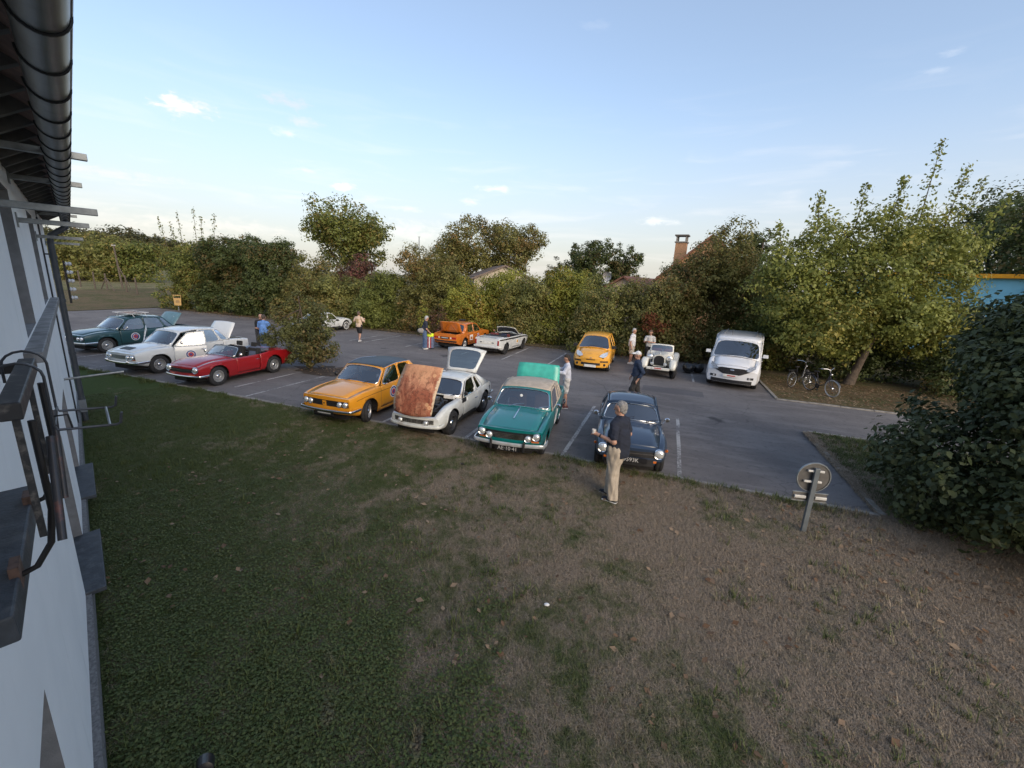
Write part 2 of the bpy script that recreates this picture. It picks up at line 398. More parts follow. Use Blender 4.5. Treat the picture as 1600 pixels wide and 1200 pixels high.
class Car: pass
def make_car(name, sp):
    """lofted body with separate doors, bonnet, boot lid, glazing, wheels and brightwork; x forward, y left, z up, origin between the axles"""
    C = Car(); root = empty(name); C.root = root; C.sp = sp
    g = sp.get
    xf, xr, r = sp['xf'], sp['xr'], g('r', .05)
    w, zs, zc, zb = pchip(sp['w']), pchip(sp['zs']), pchip(sp['zc']), pchip(g('zb', [(xr, .34), (xr+.5, .2), (xf-.5, .2), (xf, .34)]))
    prof = pchip(g('prof', [(0, .90), (.2, .965), (.5, 1.0), (.78, .99), (1, .955)]))
    R, ax = sp['R'], sp['ax']; ar = g('arch', R+.055); cF, cR = g('cF', .12), g('cR', .06); rkF, rkR = g('rkF', 0), g('rkR', 0)
    W = max(k[1] for k in sp['w']); body_m = sp['paint']
    def warp(x, y, z):
        f = sstep(x, ax[0]+.15, xf); b = sstep(-x, -(ax[1]-.15), -xr)
        q = min(1.3, (y/W)**2)
        return x - cF*q*f + cR*q*b + rkF*(z-.6)*f - rkR*(z-.6)*b
    C.warp = warp; C.w, C.zs, C.zc, C.zb = w, zs, zc, zb
    cowl, deck = sp['cowl'], sp['deck']
    doors = g('doors', []); bon = g('bonnet', (cowl+.07, xf-.08)); boot = g('boot', (deck-.08, xr+.08))
    xs = list(np.linspace(xr, xf, 58))
    for a in ax:
        for k in range(15):
            th = math.pi*k/14; xs.append(a+ar*math.cos(th)*.9999)
    gaps = [d for dd in doors for d in dd] + ([bon[0], bon[1]] if bon else []) + ([boot[0], boot[1]] if boot else [])
    for d in gaps: xs += [d-.005, d+.005]
    xs += [cowl, deck]; xs = sorted(x for x in xs if xr <= x <= xf)
    xs = [x for i, x in enumerate(xs) if i == 0 or x-xs[i-1] > .0015]; xs[-1] = xf
    LV = [0, .12, .28, .45, .62, .8, .92, 1.0]; SH = [25, 50, 72, 90]; TOP = [.885, .87, .6, .3, 0]
    nl = len(LV); ns = len(SH)
    def arch(x):
        z = 0
        for a in ax:
            if abs(x-a) < ar: z = max(z, R+math.sqrt(max(0, ar*ar-(x-a)**2))*g('archk', 1.0))
        return z
    def yat(x, z):
        zn = (z-zb(x))/max(.05, zs(x)-zb(x)); return w(x)*prof(max(0, min(1, zn)))
    C.yat = yat
    def section(x):
        zt = zs(x)-r; z0 = zb(x); za = min(arch(x), zt-.015); pts = []
        for a in LV:
            lev = z0+(zt-z0)*a; z = max(lev, za); y = yat(x, z)
            if za > z0 and z <= za+1e-6: y += g('lip', .014)
            pts.append((y, z))
        yc = yat(x, zt)-r
        for an in SH: pts.append((yc+r*math.cos(R_(an)), zt+r*math.sin(R_(an))))
        zcx = zc(x)
        for f in TOP: y = yc*f; pts.append((y, zs(x)+(zcx-zs(x))*(1-f*f)))
        return pts
    S = [section(x) for x in xs]; nr = len(S[0])
    def V(i, j, sg): y, z = S[i][j]; return (warp(xs[i], y, z), sg*y, z)
    parts = {k: MB() for k in ('body', 'bonnet', 'boot')}; dm = {}
    def near(x, d): return abs(x-d) < .0051
    def put(mb, vs):
        vs = [Vector(v) for v in vs]; c = sum(vs, Vector())/len(vs)
        nrm = (vs[2]-vs[0]).cross(vs[3]-vs[1])
        if nrm.length < 1e-9: return
        o = c - Vector((max(xr+.45, min(xf-.45, c.x)), 0, .45))
        if nrm.dot(o) < 0: vs.reverse()
        mb.add(vs, [tuple(range(len(vs)))])
    for i in range(len(xs)-1):
        xc = (xs[i]+xs[i+1])/2
        for j in range(nr-1):
            for sg in (1, -1):
                q = [V(i, j, sg), V(i+1, j, sg), V(i+1, j+1, sg), V(i, j+1, sg)]
                if j < nl+ns-1:                                   # flank and shoulder
                    tgt = 'body'
                    if j >= 1:
                        for k, (d0, d1) in enumerate(doors):
                            if near(xc, d0) or near(xc, d1): tgt = None
                            elif d1 < xc < d0: tgt = ('door', k, sg)
                    if tgt is None: continue
                    if tgt == 'body': put(parts['body'], q)
                    else: put(dm.setdefault(tgt, MB()), q)
                else:
                    if deck < xc < cowl: continue
                    kk = j-(nl+ns-1)
                    if xc >= cowl:
                        rng, nm = bon, 'bonnet'
                    else: rng, nm = boot, 'boot'
                    if rng and min(rng) < xc < max(rng) and not near(xc, rng[0]) and not near(xc, rng[1]):
                        if kk == 1: continue
                        put(parts['body' if kk == 0 else nm], q)
                    elif rng and (near(xc, rng[0]) or near(xc, rng[1])) and kk >= 1: continue
                    else: put(parts['body'], q)
    for i in (0, len(xs)-1):                                     # nose and tail panels
        for j in range(nr-1):
            for k in range(4):
                f0, f1 = 1-k/4, 1-(k+1)/4
                for sg in (1, -1):
                    (ya, za), (yb, zb_) = S[i][j], S[i][j+1]
                    q = [(warp(xs[i], y*f, z), sg*y*f, z) for (y, z, f) in ((ya, za, f0), (yb, zb_, f0), (yb, zb_, f1), (ya, za, f1))]
                    put(parts['body'], q)
    body = parts['body'].build('body', body_m, root, smooth=True, fix=False, angle=32); solid(body, .012)
    C.body = body
    def lid(nm, mb, hinge, ang, m):
        if not mb.f: return None
        if ang:
            hx, hz = hinge; M = Matrix.Translation((hx, 0, hz)) @ Matrix.Rotation(ang, 4, 'Y') @ Matrix.Translation((-hx, 0, -hz))
            mb.v = [tuple(M @ Vector(v)) for v in mb.v]
        return solid(mb.build(nm, m, root, smooth=True, fix=False, angle=35), .018)
    C.bonnet = lid('bonnet', parts['bonnet'], g('bonnet_hinge', (cowl, .85)), g('bonnet_open', 0), g('bonnet_m', body_m))
    C.boot = lid('boot_lid', parts['boot'], (deck-.07, zs(deck)), g('boot_open', 0), g('boot_m', body_m))
    # underside, wheels
    b = MB(); yc = min(.5, W-.24)
    b.box(((xf+xr)/2, 0, .34), (xf-xr-.3, 2*yc, .26)); b.box(((ax[0]+ax[1])/2, 0, .27), (ax[0]-ax[1]-2*ar-.02, 2*W*.9, .1))
    for a in ax: b.box((a, 0, .5), (.78, 2*yc, .34))
    if not g('bonnet_open', 0): b.box(((cowl+xf)/2-.05, 0, .52), (xf-cowl-.25, 2*yc+.1, .3))
    b.build('chassis', M_under, root)
    tr = sp['track']
    for k, a in enumerate(ax):
        for sg in (1, -1):
            make_wheel(root, (a, sg*tr, R), R, g('tw', .165), g('wheel', 'steel'), sg, (g('steer', 0) if k == 0 else 0), g('rim_m', None), g('tyre_wall', None))
    # doors
    for (d, k, sg), mb in dm.items():
        d0, d1 = doors[k]; hz = Vector((warp(d0, W, .6), sg*(w(d0)-.02), 0)); ang = -sg*g('door_open', {}).get((k, sg), 0)
        mb.v = [tuple(Vector(v)-hz) for v in mb.v]
        o = mb.build('door', body_m, root, smooth=True, fix=False, angle=32); o.location = hz; o.rotation_euler = (0, 0, ang); solid(o, .035)
        C.__dict__.setdefault('doors', {})[(k, sg)] = o
        xh = d1+.12; zh = zs(xh)-r-.085; yh = yat(xh, zh)
        hb = MB(); P = [Vector((xh+dx, sg*(yh+dy), zh))-hz for dx, dy in ((.07, .0), (.06, .03), (0, .034), (-.06, .03), (-.07, .0))]
        hb.tube(P, .009, 6); hb.build('door_handle', M_chrome if not g('modern') else body_m, o, smooth=True)
    # glazing
    G = sp.get('gh')
    if G: greenhouse(C, G)
    interior(C)
    return C

def greenhouse(C, G):
    sp = C.sp; root = C.root; g = G.get
    zr = pchip(G['zr']); yr = pchip(G['yr']) if isinstance(G['yr'], list) else (lambda x: G['yr']); cr = g('crown', .05)
    rm = g('roof_m', sp['paint']); pm = g('pillar_m', sp['paint']); sm = g('screen_m', pm); gm = g('glass', M_glass)
    inset = g('inset', .012)
    def base(x, sg): z = C.zs(x)-.004; y = C.yat(x, C.zs(x)-sp.get('r', .05))-inset-.02; return Vector((C.warp(x, y, z), sg*y, z))
    def top(x, sg): return Vector((x, sg*yr(x), zr(x)))
    C.base, C.top = base, top
    (ab, at), (rb, rt) = G['screen'], G['rear']
    bf, bt_, brr = g('bulge', .10), g('bulge_top', .05), g('bulge_rear', .06)
    lift = C.zc(ab)-C.zs(ab); lift_r = g('lift_r', C.zc(rb)-C.zs(rb))
    def bulF(u, v): q = 1-(2*u-1)**2; return Vector(((bf*(1-v)+bt_*v)*q, 0, (lift*(1-v)+cr*v)*q + g('arcF', 0)*0))
    def bulR(u, v): q = 1-(2*u-1)**2; return Vector((-(brr*(1-v)+brr*.6*v)*q, 0, (lift_r*(1-v)+cr*v)*q))
    # windscreen (seen from the front: left corner is the car's right side)
    fb = g('screen_border', (.045, .045, .035, .05))
    (sv, sf), (pv, pf), tr = panel([base(ab, -1), base(ab, 1), top(at, 1), top(at, -1)], *fb, bulge=bulF, n=g('sn', 8))
    b = MB().add(sv, sf); o = b.build('windscreen_frame', sm, root, smooth=True, fix=False, angle=40); solid(o, .022)
    ws = MB().add(pv, pf).build('windscreen', g('screen_glass', gm), root, smooth=True, fix=False)
    if g('trim', True):
        MB().tube(tr[0]+[tr[0][0]], .008, 5, False).build('windscreen_trim', g('trim_m', M_chrome), root, smooth=True)
    for k, yy in enumerate(g('wipers', (.32, -.28))):
        p0 = base(ab, 1)*.5+base(ab, -1)*.5; q = 1-(yy/base(ab, 1).y)**2
        p0 = Vector((base(ab, 1).x+bf*q+.03, yy, C.zs(ab)+lift*q+.012)); d = (top(at, 1)-base(ab, 1)); d.y = 0; d.normalize()
        e = p0 + Vector((-.02, -.02, .01)); tip = p0 + Vector((.012, 0, .012)) + Vector((0, .36, 0)) + d*.10
        MB().tube([p0, p0*.45+tip*.55+Vector((.015, 0, .012))], .007, 5).tube([p0*.75+tip*.25+d*.02, tip], .006, 5).build('wiper', g('wiper_m', M_black), root)
    if G.get('roof', True):
        # side panels
        for sg in (1, -1):
            for (b0, t0, b1, t1, kind, brd) in G['sides']:
                P = [base(b0, sg), base(b1, sg), top(t1, sg), top(t0, sg)]
                if sg > 0: P = [P[1], P[0], P[3], P[2]]
                bd = brd if (sg < 0 or len(brd) < 4) else (brd[1], brd[0], brd[2], brd[3])
                if kind in ('blank',):
                    bm_ = MB(); bm_.add(P, [(0, 1, 2, 3)]); solid(bm_.build('pillar_panel', g('blank_m', pm), root, fix=False, smooth=True), .03); continue
                dk = g('door_of', {}).get((b0, b1)); dop = sp.get('door_open', {}).get((dk, sg), 0) if dk is not None else 0
                (sv, sf), (pv, pf), tr = panel(P, *bd, n=g('wn', 7))
                par = root; off = Vector()
                if dop:
                    par = C.doors[(dk, sg)]; off = par.location
                    sv = [v-off for v in sv]; pv = [v-off for v in pv]
                fo = MB().add(sv, sf).build('window_frame', pm, par, smooth=True, fix=False, angle=40); solid(fo, .025)
                if kind == 'glass':
                    MB().add(pv, pf).build('window', g('side_glass', gm), par, smooth=True, fix=False)
                if g('side_trim') and not dop: MB().tube(tr[0]+[tr[0][0]], .006, 4, False).build('window_trim', g('trim_m', M_chrome), par, smooth=True)
        # rear window
        rp = [base(rb, 1), base(rb, -1), top(rt, -1), top(rt, 1)]
        bdr = g('rear_border', (.06, .06, .05, .05)); hatch = g('hatch_open', 0)
        (sv, sf), (pv, pf), tr = panel(rp, *bdr, bulge=bulR, n=g('rn', 7))
        if g('rear_solid'):
            pvs = sv; 
            MB().add(sv, sf).build('rear_panel', pm, root, smooth=True, fix=False); MB().add(pv, pf).build('rear_window', g('rear_glass', gm), root, smooth=True, fix=False)
        else:
            nm = 'rear_window_frame'
            if hatch:
                hp = Vector((rt, 0, zr(rt)+cr*.6)); M = Matrix.Translation(hp) @ Matrix.Rotation(hatch, 4, 'Y') @ Matrix.Translation(-hp)
                sv = [M @ Vector(v) for v in sv]; pv = [M @ Vector(v) for v in pv]; nm = 'tailgate'
            ho = MB().add(sv, sf).build(nm, pm, root, smooth=True, fix=False, angle=40); solid(ho, .03)
            MB().add(pv, pf).build('rear_window', g('rear_glass', gm), ho if hatch else root, smooth=True, fix=False)
        # roof skin
        nx, ny = 14, 14; vs = []; fs = []
        for i in range(nx+1):
            u = i/nx; x = at*(1-u)+rt*u
            for j in range(ny+1):
                v = -1+2*j/ny; q = 1-abs(v)**2.0
                vs.append((x+bt_*q*(1-u)**3-brr*.6*q*u**3, yr(x)*v, zr(x)+cr*(1-abs(v)**g('cp', 2.0))))
        for i in range(nx):
            for j in range(ny): a = i*(ny+1)+j; fs.append((a, a+1, a+ny+2, a+ny+1))
        b = MB().add(vs, fs); ro = b.build('roof', rm, root, smooth=True, fix=False); 
        ro.data.flip_normals() if ro.data.polygons[0].normal.z < 0 else None
        solid(ro, .03); C.roof = ro
        for sg in (1, -1):
            if g('drip', True):
                pts = [top(at*(1-k/12)+rt*k/12, sg)+Vector((0, sg*.006, .004)) for k in range(13)]
                MB().tube(pts, .011, 6).build('gutter_rail', g('drip_m', pm), root, smooth=True)

def seat_mesh(b, x, y, wd, hgt, z=.32, back=.2):
    b.box((x, y, z+.09), (.5, wd, .18)); 
    b.box((x-.27-back*.25, y, z+.16+hgt/2), (.14, wd, hgt), Matrix.Rotation(-back, 3, 'Y'))
def interior(C):
    sp = C.sp; root = C.root
    if sp.get('no_interior'): return
    cowl, deck = sp['cowl'], sp['deck']; im = sp.get('trim', M_dark); W = sp['track']
    b = MB(); b.box(((cowl+deck)/2, 0, .30), (cowl-deck, 2*W+.1, .03)); b.build('cabin_floor', M_dark, root)
    zt = C.zs(cowl)
    b = MB(); b.box((cowl-.12, 0, zt-.09), (.26, 2*W+.12, .16)); b.build('dashboard', sp.get('dash', M_black), root, bevel=.03)
    b = MB(); b.box((deck+.02, 0, .52), (.04, 2*W+.12, .4)); b.box((cowl+.02, 0, .5), (.03, 2*W+.12, .4)); b.build('bulkhead', M_dark, root)
    for x, hg in sp.get('seats', [(.0, .5)]):
        for y in ((.34, -.34) if hg > 0 else (0,)):
            b = MB(); seat_mesh(b, x, y, .46 if hg > 0 else 1.15, abs(hg)); s = b.build('seat', im, root, bevel=.035)
            if sp.get('headrest') and hg > 0: h = MB(); h.box((x-.37, y, .32+.16+hg+.10), (.08, .24, .17), Matrix.Rotation(-.15, 3, 'Y')); h.build('headrest', im, s, bevel=.03)
    sd = sp.get('wheel_side', -1)
    c = Vector((cowl-.42, sd*.34, zt-.03)); a1 = Vector((0, 1, 0)); a2 = Vector((-.35, 0, .93))
    MB().tube([c+(a1*math.cos(t)+a2*math.sin(t))*.185 for t in [2*math.pi*k/20 for k in range(21)]], .013, 6, False).tube([c+a1*.18, c-a1*.18], .01, 5).tube([c, c+Vector((.25, 0, -.1))], .018, 6).build('steering_wheel', M_black, root, smooth=True)

# ---- fittings shared by several cars
def front_x(C, y, z): return C.warp(C.sp['xf'], y, z)
def rear_x(C, y, z): return C.warp(C.sp['xr'], y, z)
def headlamp(C, y, z, r=.085, proud=.03, ring=M_chrome, name='headlight', bowl=0, tilt=0):
    x = front_x(C, y, z)
    M = basis((x+proud-.03, y, z), (0, 1, 0), (-math.sin(tilt), 0, math.cos(tilt)))
    b = MB(); b.lathe([(r+.012, -bowl-.02), (r+.014, .015), (r+.004, .03), (r-.008, .022)], 24, M)
    o = b.build(name, ring, C.root, smooth=True)
    b = MB(); b.lathe([(r-.006, .02), (r*.8, .034), (r*.45, .045), (0, .05)], 20, M); b.build('lens', M_lens, o, smooth=True)
    return o
def bumper(C, front, z, h=.055, out=.07, wrap=.35, m=M_chrome, wd=None, name='bumper', n=22, t=.03):
    sp = C.sp; x0 = sp['xf'] if front else sp['xr']; sg = 1 if front else -1; W = wd or C.w(x0)+.02
    pts = []
    for k in range(n+1):
        y = W*(-1+2*k/n); pts.append(Vector((C.warp(x0, y, z)+sg*out, y, z)))
    for side in (0, 1):
        e = pts[0] if side == 0 else pts[-1]; s2 = -1 if side == 0 else 1
        ext = [e+Vector((-sg*.03, s2*.03, 0)), e+Vector((-sg*(.03+wrap*.5), s2*.045, 0)), e+Vector((-sg*(.03+wrap), s2*.04, 0))]
        pts = list(reversed(ext))+pts if side == 0 else pts+ext
    vs = []; fs = []; cs = [(0, -h/2), (t*.7, -h/2), (t, -h*.2), (t, h*.2), (t*.7, h/2), (0, h/2)]
    for i, p in enumerate(pts):
        d = pts[min(i+1, len(pts)-1)]-pts[max(0, i-1)]; d.z = 0; d.normalize(); nn = Vector((d.y, -d.x, 0))
        if nn.dot(p-Vector((0 if abs(p.x) > .2 else p.x, 0, p.z))) < 0: nn = -nn
        vs += [p+nn*a+Vector((0, 0, bb)) for a, bb in cs]
    m_ = len(cs)
    for i in range(len(pts)-1):
        for j in range(m_): k = (j+1) % m_; fs.append((i*m_+j, i*m_+k, (i+1)*m_+k, (i+1)*m_+j))
    fs += [tuple(range(m_)), tuple((len(pts)-1)*m_+j for j in range(m_))]
    return MB().add(vs, fs).build(name, m, C.root, smooth=True, angle=35)
def face_box(C, front, y0, y1, z0, z1, dep, m, name, proud=.004, parent=None, n=8):
    """a slab following the curve of the nose or tail"""
    x0 = C.sp['xf'] if front else C.sp['xr']; sg = 1 if front else -1; vs = []; fs = []
    for k in range(n+1):
        y = y0+(y1-y0)*k/n
        for z in (z0, z1):
            x = C.warp(x0, y, z)
            vs += [(x+sg*proud, y, z), (x+sg*(proud-dep), y, z)]
    for k in range(n):
        a = k*4; b = a+4
        fs += [(a, b, b+2, a+2), (a+1, a+3, b+3, b+1), (a, a+1, b+1, b), (a+2, b+2, b+3, a+3)]
    fs += [(0, 2, 3, 1), (n*4, n*4+1, n*4+3, n*4+2)]
    return MB().add(vs, fs).build(name, m, parent or C.root, smooth=True, angle=30)
def plate(C, front, z, text, m, tm, y=0, wd=.52, h=.11, proud=.03, tilt=0, size=None):
    x = (front_x if front else rear_x)(C, y, z); sg = 1 if front else -1
    b = MB(); b.box((x+sg*proud, y, z), (.012, wd, h)); o = b.build('number_plate', m, C.root)
    if text: lettering('plate_lettering', text, basis((x+sg*(proud+.008), y, z), (0, sg, 0), (0, 0, 1)), size or h*.95, tm, o, .95)
    return o
def roundel(C, x, z, sg, r=.17, parent=None, style='badge'):
    """round door sticker lying on the flank"""
    y = C.yat(x, z); par = parent or C.root; off = parent.location if parent else Vector()
    def disc(r0, r1, lift, m, name, par2, k=1.0):
        vs = []; fs = []; n = 20
        for rr in (r0, r1):
            for j in range(n):
                a = 2*math.pi*j/n; xx, zz = x+rr*math.cos(a), z+rr*math.sin(a)*k; vs.append(Vector((xx, sg*(C.yat(xx, zz)+lift), zz))-off)
        if r0 > 0: fs = [(j, (j+1) % n, n+(j+1) % n, n+j) for j in range(n)]
        else: fs = [tuple(range(n, 2*n))]
        return MB().add(vs, fs).build(name, m, par2, fix=True)
    d = disc(0, r, .004, M_white, 'door_roundel', par)
    if style == 'badge':
        disc(r*.62, r*.86, .0065, mat('badge_blue', (.03, .06, .25), .5), 'ring', d)
        disc(0, r*.5, .0065, mat('badge_red', (.42, .04, .05), .5), 'centre', d)
        disc(0, r*.22, .009, mat('badge_blue', (.03, .06, .25), .5), 'emblem', d)
    return d
def mirror(C, x, sg, z=None, m=M_chrome, round_=True, y=None, reach=.12):
    z = z if z is not None else C.zs(x)+.02; y0 = C.yat(x, C.zs(x)-.06)-.02 if y is None else y
    b = MB(); b.tube([(x, sg*y0, z-.02), (x, sg*(y0+reach*.6), z+.06), (x, sg*(y0+reach), z+.08)], .009, 6)
    if round_: b.lathe([(0, -.03), (.04, -.025), (.058, 0), (.056, .008), (0, .01)], 14, basis((x-.01, sg*(y0+reach), z+.1), (0, -1, 0), (0, 0, 1)))
    else: b.box((x, sg*(y0+reach+.05), z+.09), (.09, .2, .13), taper=.85)
    return b.build('door_mirror', m, C.root, smooth=True, angle=45, bevel=0 if round_ else .02)
def place(C, s, t, nose_t=-1, turn=0.0, label='', group=None, cat='car'):
    p = lot(s, t); C.root.location = p
    base = AZ + (math.pi/2 if nose_t > 0 else -math.pi/2)
    C.root.rotation_euler = (0, 0, base+R_(turn)); tag(C.root, label, cat, group); return C
# ------------------------------------------------------------------ ground, lot, lawn
def soil_grass_mat(name, green, dry, soil, bias, gs=1.0):
    m = bpy.data.materials.new(name); m.use_nodes = True; t = NT(m.node_tree); b = t.n['Principled BSDF']
    pos = t.new('ShaderNodeNewGeometry').outputs['Position']; c = lawn_colour(t, pos, green, dry, soil, bias, gs)
    t.l.new(c, b.inputs['Base Color']); b.inputs['Roughness'].default_value = .95; b.inputs['Specular IOR Level'].default_value = .1
    bn = t.new('ShaderNodeBump', i_Strength=.9, i_Distance=.03); t.l.new(t.noise(pos, 45, 5, .7), bn.inputs['Height']); t.l.new(bn.outputs[0], b.inputs['Normal']); return m
def lawn_colour(t, pos, green, dry, soil, bias, gs=1.0):
    """green near the building, scorched towards the kerb and the right, in drifting patches"""
    sp = t.new('ShaderNodeSeparateXYZ', i_0=pos)
    n1 = t.noise(pos, .55, 5, .6, .4); n2 = t.noise(pos, 2.3, 5, .65, .5); n3 = t.noise(pos, 9, 4, .6); n4 = t.noise(pos, 60, 3, .6)
    grad = t.math('ADD', t.math('MULTIPLY', sp.outputs[0], .085*gs), t.math('MULTIPLY', sp.outputs[1], .020*gs))
    v = t.math('ADD', t.math('ADD', t.math('MULTIPLY', t.math('SUBTRACT', n1, .5), 2.2), t.math('MULTIPLY', t.math('SUBTRACT', n2, .5), 1.5)), t.math('ADD', grad, t.math('ADD', t.math('MULTIPLY', t.math('SUBTRACT', n3, .5), .9), bias)))
    dryf = t.ramp(v, -.30, .45)
    g = t.mix(t.ramp(n4, .3, .7), tuple(c*.6 for c in green), tuple(c*1.35 for c in green)); d = t.mix(t.ramp(n4, .3, .7), tuple(c*.6 for c in dry), tuple(c*1.3 for c in dry))
    c = t.mix(dryf, g, d)
    n5 = t.noise(pos, 1.1, 5, .6, .8); c = t.mix(t.math('MULTIPLY', t.ramp(n5, .62, .74), .75), c, soil)
    return c
GREEN, DRY, SOIL = (.074, .104, .032), (.325, .262, .200), (.165, .125, .095)
M_lawn = soil_grass_mat('lawn_soil', tuple(c*.8 for c in GREEN), tuple(c*.85 for c in DRY), SOIL, -.04)
M_field = soil_grass_mat('field_grass', (.13, .13, .055), (.24, .20, .11), (.16, .12, .07), .1, 0)
M_verge = soil_grass_mat('verge_grass', (.085, .09, .038), (.15, .115, .068), (.11, .075, .05), .2, 0)
def asphalt_mat():
    m = bpy.data.materials.new('worn_asphalt'); m.use_nodes = True; t = NT(m.node_tree); b = t.n['Principled BSDF']
    co = t.new('ShaderNodeTexCoord').outputs['Object']
    st = t.vmath('MULTIPLY', co, (.35, 1.3, 1)).outputs[0]
    n1 = t.noise(co, .35, 5, .6, .4); n2 = t.noise(st, 1.4, 6, .65, .3); n3 = t.noise(co, 60, 3, .7); n4 = t.noise(co, 7, 5, .6)
    c = t.mix(t.ramp(n1, .35, .65), (.122, .112, .111), (.172, .159, .155)); c = t.mix(t.math('MULTIPLY', t.ramp(n2, .45, .7), .75), c, (.215, .200, .195))
    c = t.mix(t.math('MULTIPLY', t.ramp(n4, .52, .70), .5), c, (.075, .072, .075))
    c = t.mix(t.math('MULTIPLY', t.ramp(n3, .52, .72), .55), c, (.30, .285, .28)); c = t.mix(t.math('MULTIPLY', t.ramp(n3, .46, .3), .45), c, (.05, .05, .052))
    v = t.new('ShaderNodeTexVoronoi', i_Vector=co, i_Scale=.42); wob = t.math('ADD', v.outputs['Distance'], t.math('MULTIPLY', t.math('SUBTRACT', t.noise(co, 4, 4), .5), .22))
    c = t.mix(t.math('MULTIPLY', t.ramp(wob, .13, .05), .75), c, (.035, .034, .036))                # oil drips
    vc = t.new('ShaderNodeTexVoronoi', feature='DISTANCE_TO_EDGE', i_Scale=.26); wv = t.vmath('ADD', co, t.vmath('MULTIPLY', t.new('ShaderNodeTexNoise', i_Vector=co, i_Scale=1.5, i_Detail=4.0).outputs[1], (.9, .9, 0)).outputs[0]).outputs[0]; t.l.new(wv, vc.inputs['Vector'])
    c = t.mix(t.math('MULTIPLY', t.ramp(vc.outputs['Distance'], .006, .001), .35), c, (.045, .044, .045))  # cracks
    # a rectangular repair patch
    sx = t.new('ShaderNodeSeparateXYZ', i_0=co)
    inx = t.math('MULTIPLY', t.math('GREATER_THAN', sx.outputs[0], -.6), t.math('LESS_THAN', sx.outputs[0], 1.6)); iny = t.math('MULTIPLY', t.math('GREATER_THAN', sx.outputs[1], 16.6), t.math('LESS_THAN', sx.outputs[1], 17.5))
    c = t.mix(t.math('MULTIPLY', t.math('MULTIPLY', inx, iny), .6), c, (.085, .085, .095))
    t.l.new(c, b.inputs['Base Color']); b.inputs['Roughness'].default_value = .88; b.inputs['Specular IOR Level'].default_value = .25
    bn = t.new('ShaderNodeBump', i_Strength=.5, i_Distance=.008); t.l.new(n3, bn.inputs['Height']); t.l.new(bn.outputs[0], b.inputs['Normal']); return m
M_asphalt = asphalt_mat()
def paint_mat():
    m = bpy.data.materials.new('worn_line_paint'); m.use_nodes = True; t = NT(m.node_tree); b = t.n['Principled BSDF']
    co = t.new('ShaderNodeNewGeometry').outputs['Position']; n1 = t.noise(co, 14, 6, .75); n2 = t.noise(co, 1.1, 3, .5)
    f = t.ramp(t.math('ADD', t.math('MULTIPLY', n1, .6), t.math('MULTIPLY', n2, .5)), .50, .62)
    c = t.mix(f, (.42, .41, .40), (.14, .135, .138)); t.l.new(c, b.inputs['Base Color']); b.inputs['Roughness'].default_value = .8; return m
M_line = paint_mat()
def terrain(x, y):
    d = math.hypot(x, y); left = sstep(-x, 14, 30)
    return -.06 + left*(sstep(d, 47, 66)*.85 + sstep(d, 66, 220)*1.6) + .25*sstep(d, 60, 90)*math.sin(x*.07)*math.cos(y*.05)*left
tag(grid_sheet('field', ((-420, -120), (420, -120), (420, 620), (-420, 620)), 120, 106, M_field, terrain), kind='structure')
def lot_sheet(name, s0, s1, t0, t1, z, m, nu=1, nv=1, zf=None):
    o = grid_sheet(name, ((s0, t0), (s1, t0), (s1, t1), (s0, t1)), nu, nv, m, zf or (lambda x, y: z)); o.rotation_euler = (0, 0, AZ); return tag(o, kind='structure')
lot_sheet('parking_lot', -41.5, 4.1, 8.87, 26.0, 0, M_asphalt)
lot_sheet('access_road', 4.1, 40, 13.9, 17.75, 0.0, M_asphalt)
wob = lambda x, y: .030 + .012*math.sin(x*1.7+y*.6) + .010*math.sin(y*2.3-x*.8)
KT = 8.87
lot_sheet('lawn', -41.5, 4.0, -22, KT-.06, .03, M_lawn, 150, 90, wob)
lot_sheet('lawn_corner', 4.0, 30, -22, 13.78, .03, M_lawn, 50, 70, wob)
lot_sheet('planting_bed', 4.22, 40, 17.87, 60, .02, M_verge, 30, 30, lambda x, y: .03+.02*math.sin(x*1.3)*math.sin(y*1.1))
lot_sheet('hedge_strip', -41.5, 4.22, 24.35, 60, .02, M_verge, 60, 30, lambda x, y: .03+.02*math.sin(x*1.3)*math.sin(y*1.1))
lot_sheet('verge', -56, -41.5, 0, 60, .02, M_verge, 16, 30, lambda x, y: terrain(*lot(x, y)[:2])+.09)
# kerbs, stone by stone
def kerb(name, a, b, wd=.11, z=.045, ln=1.0):
    root = empty(name); root['kind'] = 'structure'
    a, b = Vector((*a, 0)), Vector((*b, 0)); d = b-a; n = max(1, round(d.length/ln)); st = d.length/n; ang = math.atan2(d.y, d.x)
    root.location = lot(a.x, a.y); root.rotation_euler = (0, 0, AZ+ang)
    mb = MB(); mb.box((0, 0, -.05), (st-.012, wd, .19)); o0 = mb.build('kerb_stone', M_conc, root, bevel=.012)
    for k in range(n):
        o = o0 if k == 0 else o0.copy()
        if k: COL.objects.link(o); o.parent = root
        o.location = (st*(k+.5), random.uniform(-.006, .006), z-.045+random.uniform(-.008, .006)); o.rotation_euler = (random.uniform(-.01, .01), random.uniform(-.006, .006), random.uniform(-.008, .008))
kerb('lawn_kerb', (-30, KT), (4.05, KT)); kerb('lawn_corner_kerb', (4.10, KT-.0), (4.10, 13.84)); kerb('road_kerb', (4.16, 13.84), (16, 13.84)); kerb('bed_kerb', (4.16, 17.81), (22, 17.60)); kerb('bed_side_kerb', (4.16, 17.9), (4.16, 24.2))
